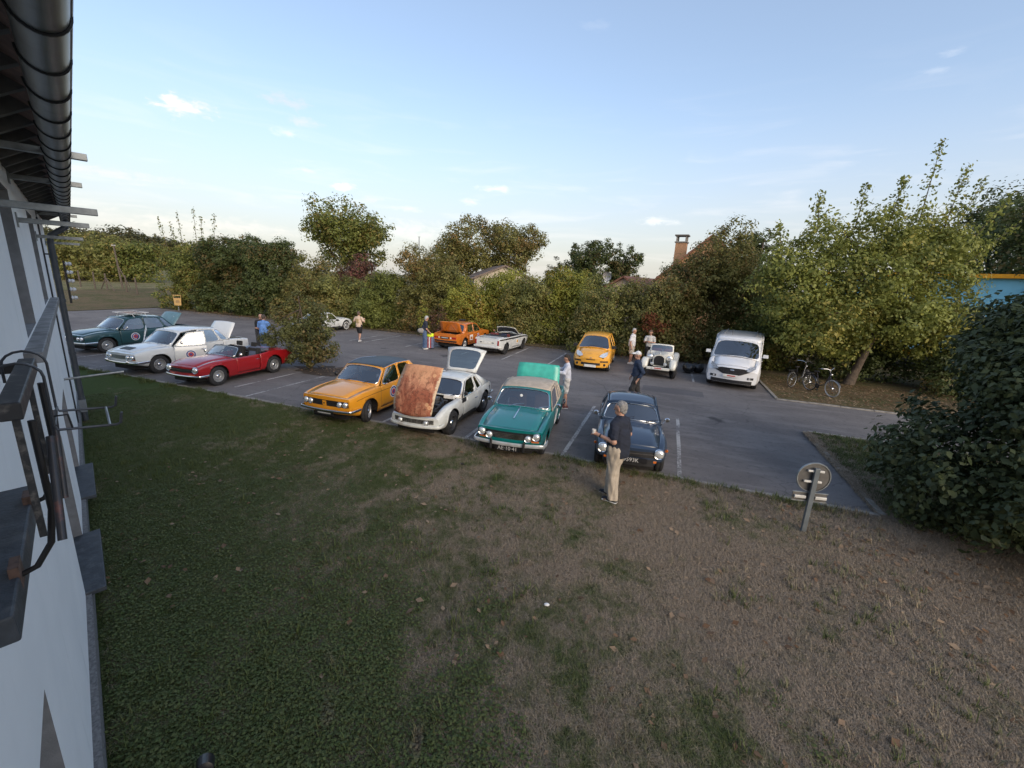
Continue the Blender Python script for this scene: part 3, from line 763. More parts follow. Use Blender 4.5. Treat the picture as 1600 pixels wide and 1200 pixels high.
def line(s, t0, t1, wd=.09):
    me = bpy.data.meshes.new('parking_line'); n = max(2, int((t1-t0)/.5)); vs = []; fs = []
    for k in range(n+1):
        t = t0+(t1-t0)*k/n; e = random.uniform(-.006, .006); vs += [lot(s-wd/2+e, t, .004), lot(s+wd/2+e, t, .004)]
    for k in range(n): fs.append((2*k, 2*k+1, 2*k+3, 2*k+2))
    me.from_pydata(vs, [], fs); tag(link('parking_line', me, None, M_line), kind='structure')
for s, t0, t1 in ((.65, 8.95, 13.4), (-1.88, 8.95, 13.4), (-4.33, 8.95, 13.4), (-6.77, 8.95, 13.2), (-9.28, 8.95, 13.2), (-11.79, 9.0, 14.3), (-13.0, 9.6, 12.8), (-14.95, 8.95, 13.3), (-16.9, 8.95, 13.3), (-19.4, 8.95, 13.3), (-21.9, 8.95, 13.3), (-24.4, 8.95, 13.3),
                  (-5.11, 18.8, 23.9), (-7.45, 19.2, 23.9), (-9.75, 19.5, 23.9), (-12.15, 19.3, 23.9), (-13.3, 19.4, 22), (-16.0, 19.7, 23.9), (-17.0, 19.7, 22.5), (1.35, 19.2, 23.4)): line(s, t0, t1)
# soil pit of the island shrub
mb = MB(); n = 26; mb.add([lot(-12.35+(.95+.25*math.sin(k*2.1)+.15*math.sin(k*5))*math.cos(2*math.pi*k/n)*1.35, 12.95+(.8+.2*math.sin(k*3.3))*math.sin(2*math.pi*k/n), .006) for k in range(n)], [tuple(range(n))])
tag(mb.build('soil_pit', mat('soil', (.055, .040, .030), .95, vary=.4, vscale=5, bump=1, bscale=30), None, fix=False), kind='structure')
# ------------------------------------------------------------------ the building whose wall runs away on the left
def render_mat():
    m = bpy.data.materials.new('white_render'); m.use_nodes = True; t = NT(m.node_tree); b = t.n['Principled BSDF']
    co = t.new('ShaderNodeTexCoord').outputs['Object']; n1 = t.noise(co, 1.2, 5, .6); n2 = t.noise(co, 220, 3, .6); n3 = t.noise(t.vmath('MULTIPLY', co, (2.5, 2.5, .35)).outputs[0], 2, 6, .7)
    c = t.mix(t.ramp(n1, .3, .7), (.80, .805, .80), (.87, .87, .86)); c = t.mix(t.math('MULTIPLY', t.ramp(n3, .56, .78), .35), c, (.45, .45, .43))
    t.l.new(c, b.inputs['Base Color']); b.inputs['Roughness'].default_value = .92
    bn = t.new('ShaderNodeBump', i_Strength=.55, i_Distance=.004); t.l.new(n2, bn.inputs['Height']); t.l.new(bn.outputs[0], b.inputs['Normal']); return m
M_render = render_mat()
M_reveal = mat('grey_reveal', (.20, .20, .205), .9, vary=.15, vscale=8, bump=.3, bscale=150)
M_zinc = mat('zinc', (.15, .155, .155), .36, metal=.5, vary=.25, vscale=3, dirt=(.05, .05, .05), dirt_amt=.6)
M_galv = mat('galvanised_steel', (.26, .28, .29), .45, metal=.6, vary=.2, vscale=12)
M_slate = mat('slate_sill', (.045, .052, .062), .55, vary=.3, vscale=12, bump=.3, bscale=60, dirt=(.16, .16, .16), dirt_amt=.35, dscale=9)
M_plast = mat('grey_downpipe', (.055, .062, .072), .45, vary=.15)
M_oldzinc = mat('weathered_zinc_sill', (.20, .20, .205), .6, metal=.2, vary=.35, vscale=7, bump=.4, bscale=25, dirt=(.4, .4, .4), dirt_amt=.5, dscale=8)
M_rail = mat('flaking_black_paint', (.022, .024, .028), .5, vary=.3, vscale=12, dirt=(.22, .20, .18), dirt_amt=.55, dscale=28)
M_shutter = mat('white_shutter', (.64, .66, .68), .55, vary=.04)
BLD = empty('house', bld(0, 0), BROT); tag(BLD, 'white rendered house wall with dark gutter running along the left edge', 'building')
def L(u, n, z): return Vector((u, -n, z))
OPEN = [(5.95, 7.32, 3.1, 4.52), (10.05, 11.5, 3.1, 4.52), (1.47, 2.27, 3.0, 4.52), (1.55, 2.75, .30, 1.78), (6.0, 7.42, .30, 1.72), (8.7, 10.15, .30, 1.72), (-2.4, -1.2, 3.1, 4.5)]
def wall():
    us = sorted({-6.0, 16.4}|{o[0] for o in OPEN}|{o[1] for o in OPEN}); zs_ = sorted({.22, 4.95}|{o[2] for o in OPEN}|{o[3] for o in OPEN})
    b = MB()
    for i in range(len(us)-1):
        for j in range(len(zs_)-1):
            uc, zc_ = (us[i]+us[i+1])/2, (zs_[j]+zs_[j+1])/2
            if any(o[0] < uc < o[1] and o[2] < zc_ < o[3] for o in OPEN): continue
            b.add([L(us[i], 0, zs_[j]), L(us[i+1], 0, zs_[j]), L(us[i+1], 0, zs_[j+1]), L(us[i], 0, zs_[j+1])], [(0, 1, 2, 3)])
    b.add([L(16.4, 0, .22), L(16.4, -9, .22), L(16.4, -9, 4.95), L(16.4, -4.5, 7.2), L(16.4, 0, 4.95)], [(0, 1, 2, 3, 4)])
    b.add([L(-6, 0, .22), L(-6, -9, .22), L(-6, -9, 4.95), L(-6, -4.5, 7.2), L(-6, 0, 4.95)], [(4, 3, 2, 1, 0)])
    b.add([L(-6, -9, .22), L(16.4, -9, .22), L(16.4, -9, 4.95), L(-6, -9, 4.95)], [(0, 3, 2, 1)])
    return b.build('wall', M_render, BLD, fix=False)
wall()
mb = MB(); mb.box(L(5.2, -4.5, .08), (22.4, 9.1, .40)); mb.build('plinth', mat('grey_plinth', (.16, .16, .16), .95, vary=.35, vscale=40, bump=.6, bscale=200), BLD)
for (u0, u1, z0, z1) in OPEN:
    d = .105; b = MB()
    for q in ([L(u0, 0, z0), L(u0, -d, z0), L(u0, -d, z1), L(u0, 0, z1)], [L(u1, 0, z0), L(u1, 0, z1), L(u1, -d, z1), L(u1, -d, z0)], [L(u0, 0, z1), L(u0, -d, z1), L(u1, -d, z1), L(u1, 0, z1)], [L(u0, 0, z0), L(u1, 0, z0), L(u1, -d, z0), L(u0, -d, z0)]): b.add(q, [(0, 1, 2, 3)])
    w_ = b.build('window', M_reveal, BLD, fix=False)
    b = MB(); n = int((z1-z0)/.055)
    for k in range(n): b.box(L((u0+u1)/2, -d-.012, z0+(k+.5)*(z1-z0)/n), (u1-u0+.02, .02, (z1-z0)/n-.006))
    b.box(L((u0+u1)/2, -d-.03, (z0+z1)/2), (u1-u0+.1, .02, z1-z0+.1)); tag(b.build('roller_shutter', M_shutter, w_), kind='stuff')
    if z0 < 1:
        b = MB(); b.box(L((u0+u1)/2, .045, z0-.015), (u1-u0+.06, .25, .05), Matrix.Rotation(-.05, 3, 'X')); b.build('sill', M_slate, w_, bevel=.006)
# shared zinc capped ledge under the upper windows
b = MB(); u0 = 5.2
for k in range(5):
    ua, ub = 5.2+k*1.44, 5.2+(k+1)*1.44-.012; o = MB().box(L((ua+ub)/2, .02, 3.03+random.uniform(-.003, .003)), (ub-ua, .19, .09), Matrix.Rotation(-.04, 3, 'X')).build('ledge_capping', M_oldzinc, BLD, bevel=.008)
# roof, soffit, rafters
def slab(name, pts, th, m):
    n = len(pts); a, b_, c = [Vector(p) for p in pts[:3]]; nn = (b_-a).cross(c-a).normalized()*th
    return MB().add([Vector(p) for p in pts]+[Vector(p)+nn for p in pts], [tuple(range(n-1, -1, -1)), tuple(range(n, 2*n))]+[(i, (i+1) % n, n+(i+1) % n, n+i) for i in range(n)]).build(name, m, BLD)
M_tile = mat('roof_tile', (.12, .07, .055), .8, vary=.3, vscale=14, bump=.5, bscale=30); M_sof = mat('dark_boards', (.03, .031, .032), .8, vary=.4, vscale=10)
slab('roof', [L(-6.3, .42, 4.80), L(16.6, .42, 4.80), L(16.6, -4.5, 7.4), L(-6.3, -4.5, 7.4)], .08, M_tile); slab('roof', [L(-6.3, -4.5, 7.4), L(16.6, -4.5, 7.4), L(16.6, -9.4, 4.85), L(-6.3, -9.4, 4.85)], .08, M_tile)
o0 = None
for k in range(40):
    u = -3.2+k*.5
    if o0 is None: o0 = MB().box((0, 0, 0), (.07, .40, .10), Matrix.Rotation(-.55, 3, 'X')).build('rafter', mat('rafter_wood', (.09, .088, .085), .8, vary=.3), BLD); o = o0
    else: o = o0.copy(); COL.objects.link(o)
    o.location = L(u, .19, 4.83)
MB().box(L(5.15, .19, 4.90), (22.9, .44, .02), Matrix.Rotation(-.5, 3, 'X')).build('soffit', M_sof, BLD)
# half-round gutter with its straps
def gutter():
    c = (.415, 4.70); r = .08; vs = []; fs = []; us = list(np.linspace(-4, 15.9, 40)); n = 14
    for u in us:
        for k in range(n+1): a = math.pi+math.pi*k/n; vs.append(L(u, c[0]+r*math.cos(a), c[1]+.02+r*math.sin(a)*1.05))
    for i in range(len(us)-1):
        for j in range(n): a = i*(n+1)+j; fs.append((a, a+1, a+n+2, a+n+1))
    fs.append(tuple(range((len(us)-1)*(n+1), len(us)*(n+1))))
    g = MB().add(vs, fs).build('gutter', M_zinc, BLD, smooth=True, fix=False); solid(g, .004, 0)
    MB().tube([L(-4, c[0]+r, c[1]+.02), L(15.9, c[0]+r, c[1]+.02)], .011, 8).build('gutter_bead', M_zinc, g)
    pts = [L(0, c[0]+(r+.004)*math.cos(math.pi+math.pi*k/14), .02+(r+.004)*math.sin(math.pi+math.pi*k/14)*1.05) for k in range(15)]
    o0 = MB().tube(pts, .008, 6).build('gutter_strap', mat('dark_strap', (.02, .021, .023), .45, metal=.5), g)
    for k in range(38):
        o = o0 if k == 0 else o0.copy()
        if k: COL.objects.link(o)
        o.location = (-3.0+k*.5, 0, c[1])
gutter()
# rain pipe
b = MB(); b.tube([L(14.1, .415, 4.63), L(14.1, .40, 4.5), L(14.1, .14, 4.30), L(14.1, .12, 4.15), L(14.1, .12, .05)], .055, 12); dp = b.build('rain_pipe', M_plast, BLD, smooth=True)
for z in (3.85, 2.9, 1.7, .6): MB().lathe([(.056, -.03), (.066, -.03), (.066, .03), (.056, .03)], 14, Matrix.Translation(L(14.1, .12, z))).build('pipe_collar', M_plast, dp)
for z in (3.9, 2.95): MB().box(L(14.1, .05, z), (.04, .12, .03)).build('pipe_clip', M_black, dp)
MB().box(L(14.1, .12, .42), (.13, .13, .3)).build('pipe_boot', mat('pale_grey_boot', (.16, .18, .20), .5), dp, bevel=.01)
for dx in (-.9, -1.05): MB().tube([L(14.1+dx, .015, 4.6), L(14.1+dx, .015, .3)], .012, 6).build('wall_cable', M_black, BLD)
# flat steel brackets reaching out under the eaves
for k, (u, z) in enumerate(((5.55, 4.70), (7.75, 4.71), (11.5, 4.71), (5.40, 4.24), (7.70, 4.24), (11.6, 4.19), (15.7, 4.18), (13.4, 4.7))):
    br = MB().box(L(u, .30, z), (.055, .60, .055)).build('wall_bracket', M_galv, BLD, bevel=.004); MB().box(L(u, .008, z), (.12, .012, .16)).build('bracket_plate', M_galv, br)
MB().tube([L(11.0, .0, 1.70), L(11.05, .82, 1.74)], .022, 8).build('wall_arm', M_galv, BLD)
# insulators beside the pipe
ir = MB().box(L(14.3, .26, 3.3), (.03, .04, .95)).build('insulator_rack', M_black, BLD)
for k in range(5): MB().lathe([(0, .10), (.03, .09), (.045, .05), (.028, .03), (.05, 0), (.02, -.02)], 10, Mat4(ROTY(-1), L(14.3, .29, 2.95+k*.19))).build('insulator', mat('white_porcelain', (.7, .7, .72), .25, coat=.5), ir, smooth=True)
# guard rail of the near window: hand rail, arms, bars, sill
near_sill = MB().box(L(1.87, .04, 2.965), (.88, .25, .075), Matrix.Rotation(-.04, 3, 'X')).build('sill', M_slate, BLD, bevel=.006)
RAIL = empty('window_guard_rail', bld(1.86, .21, 3.045), BROT); tag(RAIL, 'flaking black guard rail bolted across the near window', 'railing')
def RL(u, n, z): return Vector((u-1.6, -(n-.25), z-3.1))
MB().box(RL(1.62, .262, 3.535), (.68, .042, .045)).build('hand_rail', M_rail, RAIL, bevel=.004)
for u in (1.30, 1.93): MB().box(RL(u, .12, 3.53), (.03, .26, .03)).build('rail_arm', M_black, RAIL)
for u in (1.36, 1.86):
    MB().box(RL(u, .262, 3.34), (.016, .014, .36), Matrix.Rotation(0, 3, 'X')).build('upright', M_rail, RAIL)
    MB().tube([RL(u+.03, .285, 3.48), RL(u+.03, .285, 3.22), RL(u+.03, .27, 3.12), RL(u+.03, .235, 3.06), RL(u+.03, .18, 3.04)], .008, 8).build('curved_bar', M_black, RAIL, smooth=True)
    MB().box(RL(u+.03, .195, 3.05), (.07, .02, .08)).build('fixing_plate', mat('rusty_fixing', (.10, .06, .045), .8, vary=.5, vscale=30), RAIL)
MB().tube([RL(1.42, .31, 3.42), RL(1.28, .30, 3.17)], .0095, 10).build('pipe_section', mat('scuffed_pipe', (.05, .05, .055), .4, metal=.4, dirt=(.3, .1, .07), dirt_amt=.6, dscale=14), RAIL, smooth=True)
MB().tube([RL(1.72, .31, 3.42), RL(1.62, .30, 3.15)], .009, 10).build('pipe_section', mat('scuffed_pipe', (.05, .05, .055), .4), RAIL, smooth=True)
HK = empty('wire_planter_bracket', bld(1.98, .26, 3.345), BROT); tag(HK, 'grey wire planter holder hooked over the guard rail', 'bracket')
def HL(u, n, z): return Vector((u-1.62, -(n-.30), z-3.4))
for u in (1.50, 1.74):
    arc = [HL(u, .262+.05*math.cos(a), 3.555+.045*math.sin(a)) for a in [math.pi*k/8 for k in range(9)]][::-1]
    MB().tube([HL(u, .212, 3.50)]+arc+[HL(u, .312, 3.45), HL(u, .312, 3.40), HL(u, .318, 3.385), HL(u, .45, 3.375), HL(u, .462, 3.38), HL(u, .468, 3.415)], .0042, 6).build('hook_wire', mat('grey_wire', (.07, .075, .085), .4, metal=.4), HK, smooth=True)
MB().tube([HL(1.50, .435, 3.377), HL(1.74, .435, 3.377)], .004, 6).build('cross_wire', M_galv, HK)
MB().tube([HL(1.50, .314, 3.43), HL(1.50, .345, 3.43), HL(1.50, .35, 3.38)], .003, 5).build('brace_wire', M_black, HK); MB().tube([HL(1.50, .314, 3.40), HL(1.74, .314, 3.40)], .004, 6).build('cross_wire', M_black, HK)
# ------------------------------------------------------------------ trees, bushes and hedge: crowns of single leaves
def leaf_mat(name, dark, light, accent, acc=.12, tr=.28):
    if name in MATS: return MATS[name]
    m = bpy.data.materials.new(name); m.use_nodes = True; MATS[name] = m; t = NT(m.node_tree); t.n.clear()
    out = t.new('ShaderNodeOutputMaterial'); geo = t.new('ShaderNodeNewGeometry'); rnd = geo.outputs['Random Per Island']; pos = geo.outputs['Position']
    n1 = t.noise(pos, .8, 4, .6); n2 = t.noise(pos, .45, 3, .6, .3)
    f = t.math('ADD', t.math('MULTIPLY', rnd, .55), t.math('MULTIPLY', t.ramp(n1, .35, .65), .45))
    c = t.mix(f, dark, light)
    a = t.math('MULTIPLY', t.ramp(t.math('ADD', t.math('MULTIPLY', n2, .9), t.math('MULTIPLY', rnd, .35)), .74-acc, .80), 1.0)
    c = t.mix(a, c, accent)
    d = t.new('ShaderNodeBsdfPrincipled', i_Roughness=.55); d.inputs['Specular IOR Level'].default_value = .3; t.l.new(c, d.inputs['Base Color'])
    tl = t.new('ShaderNodeBsdfTranslucent'); t.l.new(t.mix(.5, c, tuple(v*1.6 for v in light)), tl.inputs[0])
    mx = t.new('ShaderNodeMixShader', i_0=tr); t.l.new(d.outputs[0], mx.inputs[1]); t.l.new(tl.outputs[0], mx.inputs[2]); t.l.new(mx.outputs[0], out.inputs[0]); return m
M_bark = mat('bark', (.085, .065, .05), .95, vary=.35, vscale=9, bump=1.0, bscale=35)
def unit(n, rng):
    v = rng.normal(size=(n, 3)); return v/np.linalg.norm(v, axis=1, keepdims=True)
def leaves_mesh(name, P, N, size, rng, m, parent, aspect=.62, droop=.3, fold=.12):
    """one folded leaf (two triangles) at every point of P facing along N"""
    n = len(P); size = np.broadcast_to(size, (n,))*rng.uniform(.5, 1.0, n)*rng.uniform(.8, 1.75, n)
    d = np.cross(N, unit(n, rng)); d /= np.maximum(1e-6, np.linalg.norm(d, axis=1, keepdims=True)); d[:, 2] -= droop; d /= np.linalg.norm(d, axis=1, keepdims=True)
    s = np.cross(N, d); s /= np.maximum(1e-6, np.linalg.norm(s, axis=1, keepdims=True)); nn = np.cross(d, s)
    L_ = size[:, None]*.5; W_ = L_*aspect
    V = np.stack([P-d*L_, P+s*W_+nn*L_*fold-d*L_*.1, P+d*L_, P-s*W_+nn*L_*fold-d*L_*.1], 1).reshape(-1, 3)
    base = np.arange(n)*4; F = np.stack([base, base+1, base+2, base, base+2, base+3], 1).reshape(-1)
    me = bpy.data.meshes.new(name); me.vertices.add(4*n); me.vertices.foreach_set('co', V.astype(np.float32).ravel())
    me.loops.add(6*n); me.loops.foreach_set('vertex_index', F.astype(np.int32)); me.polygons.add(2*n)
    me.polygons.foreach_set('loop_start', (np.arange(2*n)*3).astype(np.int32)); me.polygons.foreach_set('loop_total', np.full(2*n, 3, np.int32)); me.update()
    return link(name, me, parent, m)
def lump(P, seed, k):
    """cheap smooth 3D noise in -1..1"""
    r = np.random.default_rng(seed); v = 0
    for i in range(5):
        q = r.normal(size=3)*k*(1+.7*i); v = v+np.sin(P@q+r.uniform(0, 6.3))/(1+.5*i)
    return v/2.6
def crown_points(lobes, nclu, per, cs, rng, gap=.0, zmin=.05, shell=.5, seed=0):
    lobes = np.array(lobes, float); ar = (lobes[:, 3]*lobes[:, 4]*lobes[:, 5])**(2/3); idx = rng.choice(len(lobes), nclu, p=ar/ar.sum())
    u = unit(nclu, rng); rr = (shell+(1-shell)*rng.random(nclu)**.6)[:, None]; lb = lobes[idx]
    rr = rr*(1+.16*lump(u*3+lb[:, :3], seed+3, 1.0)[:, None])
    Cn = lb[:, :3]+u*lb[:, 3:6]*rr
    keep = (Cn[:, 2] > zmin) & (lump(Cn, seed, 1.1) > -1.2+gap*1.6); Cn, u = Cn[keep], u[keep]
    off = unit(len(Cn)*per, rng)*(rng.random(len(Cn)*per)**.45)[:, None]*np.repeat(rng.uniform(.65, 1.35, len(Cn)), per)[:, None]; P = np.repeat(Cn, per, 0)+off*cs*1.9*np.array([1, 1, .8]); out = np.repeat(u, per, 0)
    N = out*.30+off*.85+unit(len(P), rng)*.50+np.array([0, 0, .40]); N /= np.linalg.norm(N, axis=1, keepdims=True)
    k = P[:, 2] > zmin*.5; return P[k], N[k], Cn
def shoots_points(base, tops, per, rng, r=.10):
    """upright leafy shoots rising above a crown"""
    Ps, Ns = [], []
    for b, t_ in zip(base, tops):
        f = rng.random(per)[:, None]; p = np.array(b)*(1-f)+np.array(t_)*f; w = r*(1.15-f*.75)
        p = p+rng.normal(size=(per, 3))*w; Ps.append(p); n = unit(per, rng); n[:, 2] += .4; Ns.append(n/np.linalg.norm(n, axis=1, keepdims=True))
    return np.concatenate(Ps), np.concatenate(Ns)
def woody(parent, p0, top, r0, Cn, rng, nb=7, name='trunk', lean=(0, 0), m=None, low=1):
    b = MB(); p0 = Vector(p0); top = Vector(top); n = 6; pts = []; rad = []
    for k in range(n+1):
        f = k/n; q = p0*(1-f)+top*f+Vector((math.sin(f*3.1)*lean[0], math.sin(f*3.1)*lean[1], 0)); pts.append(q); rad.append(r0*(1.25-.25*min(1, f*6))*(1-.7*f) if k else r0*1.35)
    b.tube(pts, rad, 9)
    o = b.build(name, m or M_bark, parent, smooth=True)
    for k in range(nb):
        c = Vector(Cn[rng.integers(len(Cn))]); s = pts[low+int(rng.integers(n-low))]; mid = (s+c)/2+Vector((0, 0, .08*(c-s).length))
        MB().tube([s, mid, c], [r0*.42, r0*.26, r0*.08], 6).build('limb', m or M_bark, o, smooth=True)
    return o
def plant(name, loc, lobes, label, cat, m, leaf=.10, nclu=900, per=16, cs=.16, gap=0, trunk=.09, group=None, seed=0, shoots=None, shell=.5, nb=5, trunk_top=None, lean=(0, 0), zmin=.05, low=1):
    """lobes and shoots are relative to loc"""
    rng = np.random.default_rng(seed+11); root = empty(name, loc); tag(root, label, cat, group)
    P, N, Cn = crown_points(lobes, nclu, per, cs, rng, gap, zmin, shell, seed)
    if shoots:
        ps, ns = shoots_points([s[0] for s in shoots], [s[1] for s in shoots], shoots[0][2], rng, shoots[0][3]); P = np.concatenate([P, ps]); N = np.concatenate([N, ns])
    cr = leaves_mesh('crown', P, N, leaf, rng, m, root)
    zt = max(l[2] for l in lobes); top = trunk_top or (np.mean([l[0] for l in lobes]), np.mean([l[1] for l in lobes]), zt)
    if trunk:
        tr = woody(root, (0, 0, -.1), top, trunk, Cn, rng, nb, 'trunk', lean, low=low)
        if shoots:
            for s in shoots: MB().tube([s[0], s[1]], [.025, .006], 5).build('shoot', M_bark, tr)
    return root
LF_dark = leaf_mat('dark_green_leaf', (0.032, 0.046, 0.015), (0.112, 0.140, 0.043), (.13, .095, .035), .03)
LF_mid = leaf_mat('mid_green_leaf', (0.059, 0.078, 0.019), (0.225, 0.247, 0.062), (.22, .17, .05), .04)
LF_yel = leaf_mat('yellow_green_leaf', (0.097, 0.111, 0.019), (0.388, 0.388, 0.075), (.27, .19, .04), .06)
LF_brown = leaf_mat('autumn_brown_leaf', (0.069, 0.076, 0.023), (0.244, 0.227, 0.070), (.23, .15, .055), .06)
LF_red = leaf_mat('dull_red_leaf', (.062, .042, .026), (.150, .095, .055), (.17, .065, .05), .12)
LF_olive = leaf_mat('olive_leaf', (0.076, 0.086, 0.025), (0.281, 0.278, 0.083), (.25, .20, .07), .05)
LF_near = leaf_mat('hornbeam_leaf', (.026, .038, .016), (.088, .108, .042), (.14, .13, .04), -.06, .2)
LF_far = leaf_mat('far_leaf', (.040, .046, .018), (.110, .110, .045), (.12, .09, .04), .08)
LF_shrub = leaf_mat('island_shrub_leaf', (0.047, 0.057, 0.019), (0.188, 0.194, 0.069), (.18, .13, .05), .04)
def lobed(rng, w, d, h, n=6, z0=.0):
    """an uneven cluster of lobes filling a w x d x h mass standing on the ground"""
    L_ = [(0, 0, h*.48+z0, w*.42, d*.42, h*.46)]
    for k in range(n):
        a = 2*math.pi*(k+rng.random()*.7)/n; f = rng.uniform(.35, .62); zz = rng.uniform(.30, .80)*h
        L_.append((math.cos(a)*w*.5*f, math.sin(a)*d*.5*f, z0+zz, w*rng.uniform(.20, .30), d*rng.uniform(.20, .30), h*rng.uniform(.16, .24)))
    for k in range(5): L_.append(((k-2)*w*.19, -d*.20, z0+h*.17, w*.17, d*.26, h*.20))
    return L_
# the hedge along the far side of the lot: (s, t, width, depth, height, material, label, seed)
HEDGE = [
 (-38.6, 27.2, 5.2, 4.4, 5.8, LF_mid, 'tall green bush at the left end of the hedge with bare top shoots'),
 (-34.6, 27.6, 5.6, 4.6, 6.5, LF_dark, 'dense dark green bush behind the yellow litter bin'),
 (-30.4, 27.4, 5.4, 4.4, 6.3, LF_dark, 'dark bush right of the litter bin, above the two saloons'),
 (-26.4, 27.6, 5.0, 4.4, 5.3, LF_brown, 'browning bush above the boot of the white saloon'),
 (-23.2, 29.4, 4.2, 4.0, 5.6, LF_red, 'dull red leaved bush left of the tall oak'),
 (-23.0, 26.7, 4.0, 3.4, 3.9, LF_olive, 'low olive bush behind the men at the red convertible'),
 (-19.4, 27.0, 4.4, 3.6, 4.2, LF_mid, 'green bush behind the island shrub and half hidden sports car'),
 (-15.8, 28.0, 5.2, 4.4, 6.2, LF_brown, 'tall rounded bronze bush behind the man in the peach shirt'),
 (-12.7, 26.4, 3.4, 3.0, 4.0, LF_yel, 'yellowing bush behind the man with the shoulder bag'),
 (-10.6, 28.0, 4.4, 4.0, 5.0, LF_yel, 'tall yellow green bush above the orange saloon'),
 (-8.3, 26.6, 3.6, 3.0, 4.2, LF_olive, 'olive bush in front of the white open convertible nose'),
 (-6.0, 27.6, 4.2, 3.6, 5.2, LF_yel, 'bright yellow green bush right of the half hidden pale gable'),
 (-3.4, 26.0, 4.0, 3.2, 4.3, LF_olive, 'olive bush directly behind the yellow orange hatchback'),
 (-.6, 26.0, 4.2, 3.4, 4.5, LF_brown, 'bush behind the two men talking by the roadster'),
 (2.2, 27.6, 7.0, 5.0, 7.2, LF_brown, 'large russet topped bush under the brick chimney'),
 (5.2, 26.2, 4.2, 3.6, 4.6, LF_mid, 'green bush behind the white van'),
 (8.6, 25.6, 4.2, 3.4, 4.0, LF_dark, 'dark bush behind the leaning tree trunk'),
 (12.2, 24.6, 4.4, 3.6, 3.9, LF_dark, 'dark hedge bush right of the leaning tree'),
 (15.8, 23.6, 4.4, 3.6, 3.7, LF_mid, 'hedge bush below the blue painted wall'),
 (19.6, 22.6, 4.4, 3.8, 3.8, LF_dark, 'hedge bush beside the near hornbeam, below the blue wall')]
for i, (s, t, w, d, h, m, lab) in enumerate(HEDGE):
    rng = np.random.default_rng(100+i); sh = None
    if i == 0: sh = [((x, y, 4.6), (x*1.25, y, 4.8+hh), 110, .15) for x, y, hh in ((-1.6, .2, 2.4), (-.7, -.3, 3.2), (.1, .2, 3.6), (.8, -.2, 2.9), (1.5, .2, 3.2), (-2.2, 0, 2.6))]
    plant('hedge_bush', lot(s, t-(.9 if (s < -13.5 or s > 6 or -6 < s < 1) else .3)), lobed(rng, w, d, h, 8), lab, 'bush', m, leaf=.15 if s < -20 else .125, nclu=int(21*w*h*(1.0 if s < -20 else 1.2)), per=58, cs=.22, gap=.12, trunk=.09, seed=200+i*7, group='bushes of the hedge', shoots=sh, nb=3)
# small plants at the hedge foot
plant('sapling', lot(-14.9, 24.2), [(0, 0, 1.3, .35, .35, 1.0), (.1, 0, .6, .4, .3, .5)], 'thin bright green sapling at the hedge foot behind the walking man', 'plant', LF_yel, leaf=.12, nclu=70, per=14, cs=.12, trunk=.03, seed=5, nb=2)
plant('dead_twig_bush', lot(-14.0, 24.4), [(0, 0, 1.0, .7, .5, .9), (.3, 0, 1.6, .4, .4, .7)], 'sparse brown twiggy bush left of the man with the bag', 'bush', LF_red, leaf=.09, nclu=120, per=10, cs=.16, trunk=.04, seed=6, nb=6)
plant('red_creeper', lot(-.55, 23.25), [(0, 0, 1.9, .75, .2, .4), (-.3, 0, 2.2, .4, .2, .3)], 'patch of rust red leaves on the hedge above the roadster', 'plant', leaf_mat('rust_leaf', (.10, .030, .018), (.21, .070, .035), (.2, .09, .03), .1), leaf=.12, nclu=42, per=14, cs=.13, trunk=.02, seed=8, nb=2)
# trees standing behind the hedge
def deep(px, D): d = pix_dir(px, 420); k = D/math.hypot(d.x, d.y); return (d.x*k, d.y*k, 0)
def tree(px, D, w, h, m, lab, seed, trunk=.22, crown0=.3, n=9, leaf=.24, dens=1.0, gap=.35, name='tree'):
    rng = np.random.default_rng(seed); ch = h*(1-crown0); L_ = [(0, 0, h*crown0+ch*.5, w*.34, w*.34, ch*.44)]
    for k in range(n):
        a = 2*math.pi*(k+rng.random()*.6)/n; f = rng.uniform(.45, .70); zz = h*crown0+ch*rng.uniform(.22, .84); sc = rng.uniform(.19, .28)
        L_.append((math.cos(a)*w*.5*f, math.sin(a)*w*.5*f, zz, w*sc, w*sc, ch*sc*.8))
    x, y, _ = deep(px, D); return plant(name, (x, y, terrain(x, y)), L_, lab, 'tree', m, leaf=leaf, nclu=int(20*w*dens*max(1, h/6)), per=50, cs=.36*w/8, gap=gap, trunk=trunk, seed=seed, group='trees beyond the hedge', nb=9, shell=.35)
tree(552, 54, 9.8, 12.0, LF_mid, 'tall green oak rising above the hedge left of centre', 31, .3, .25, 11, .26, 1.25, .45)
tree(716, 52, 8.2, 11.0, LF_brown, 'broad brownish tree behind the hedge, left of a matching pair', 32, .25, .2, 10, .24, 1.3, .3)
tree(794, 54, 8.6, 10.8, LF_brown, 'broad brownish tree behind the hedge, right of a matching pair', 33, .25, .2, 10, .24, 1.3, .3)
tree(918, 58, 6.4, 9.6, LF_dark, 'dark conical tree left of the brick chimney', 34, .2, .1, 12, .24, 2.0, .1)
tree(972, 60, 5.2, 8.7, LF_dark, 'smaller dark tree just left of the satellite dish gable', 35, .2, .1, 12, .24, 2.0, .1)
tree(868, 66, 5, 7.6, LF_far, 'low far tree between the paired trees and the conical tree', 36, .18, .1, 7, .26, 1.0, .2)
tree(1185, 44, 5.5, 9.6, LF_dark, 'dark tree showing behind the left edge of the leaning tree', 37, .2, .2, 8, .22, 1.2, .3)
tree(1565, 40, 9.0, 11.4, LF_dark, 'dark pine like tree at the upper right edge', 38, .28, .28, 12, .20, 1.5, .55, 'pine_tree')
tree(1700, 36, 9, 10.0, LF_dark, 'dark tree beyond the right edge above the blue wall', 39, .28, .25, 10, .22, 1.2, .4)
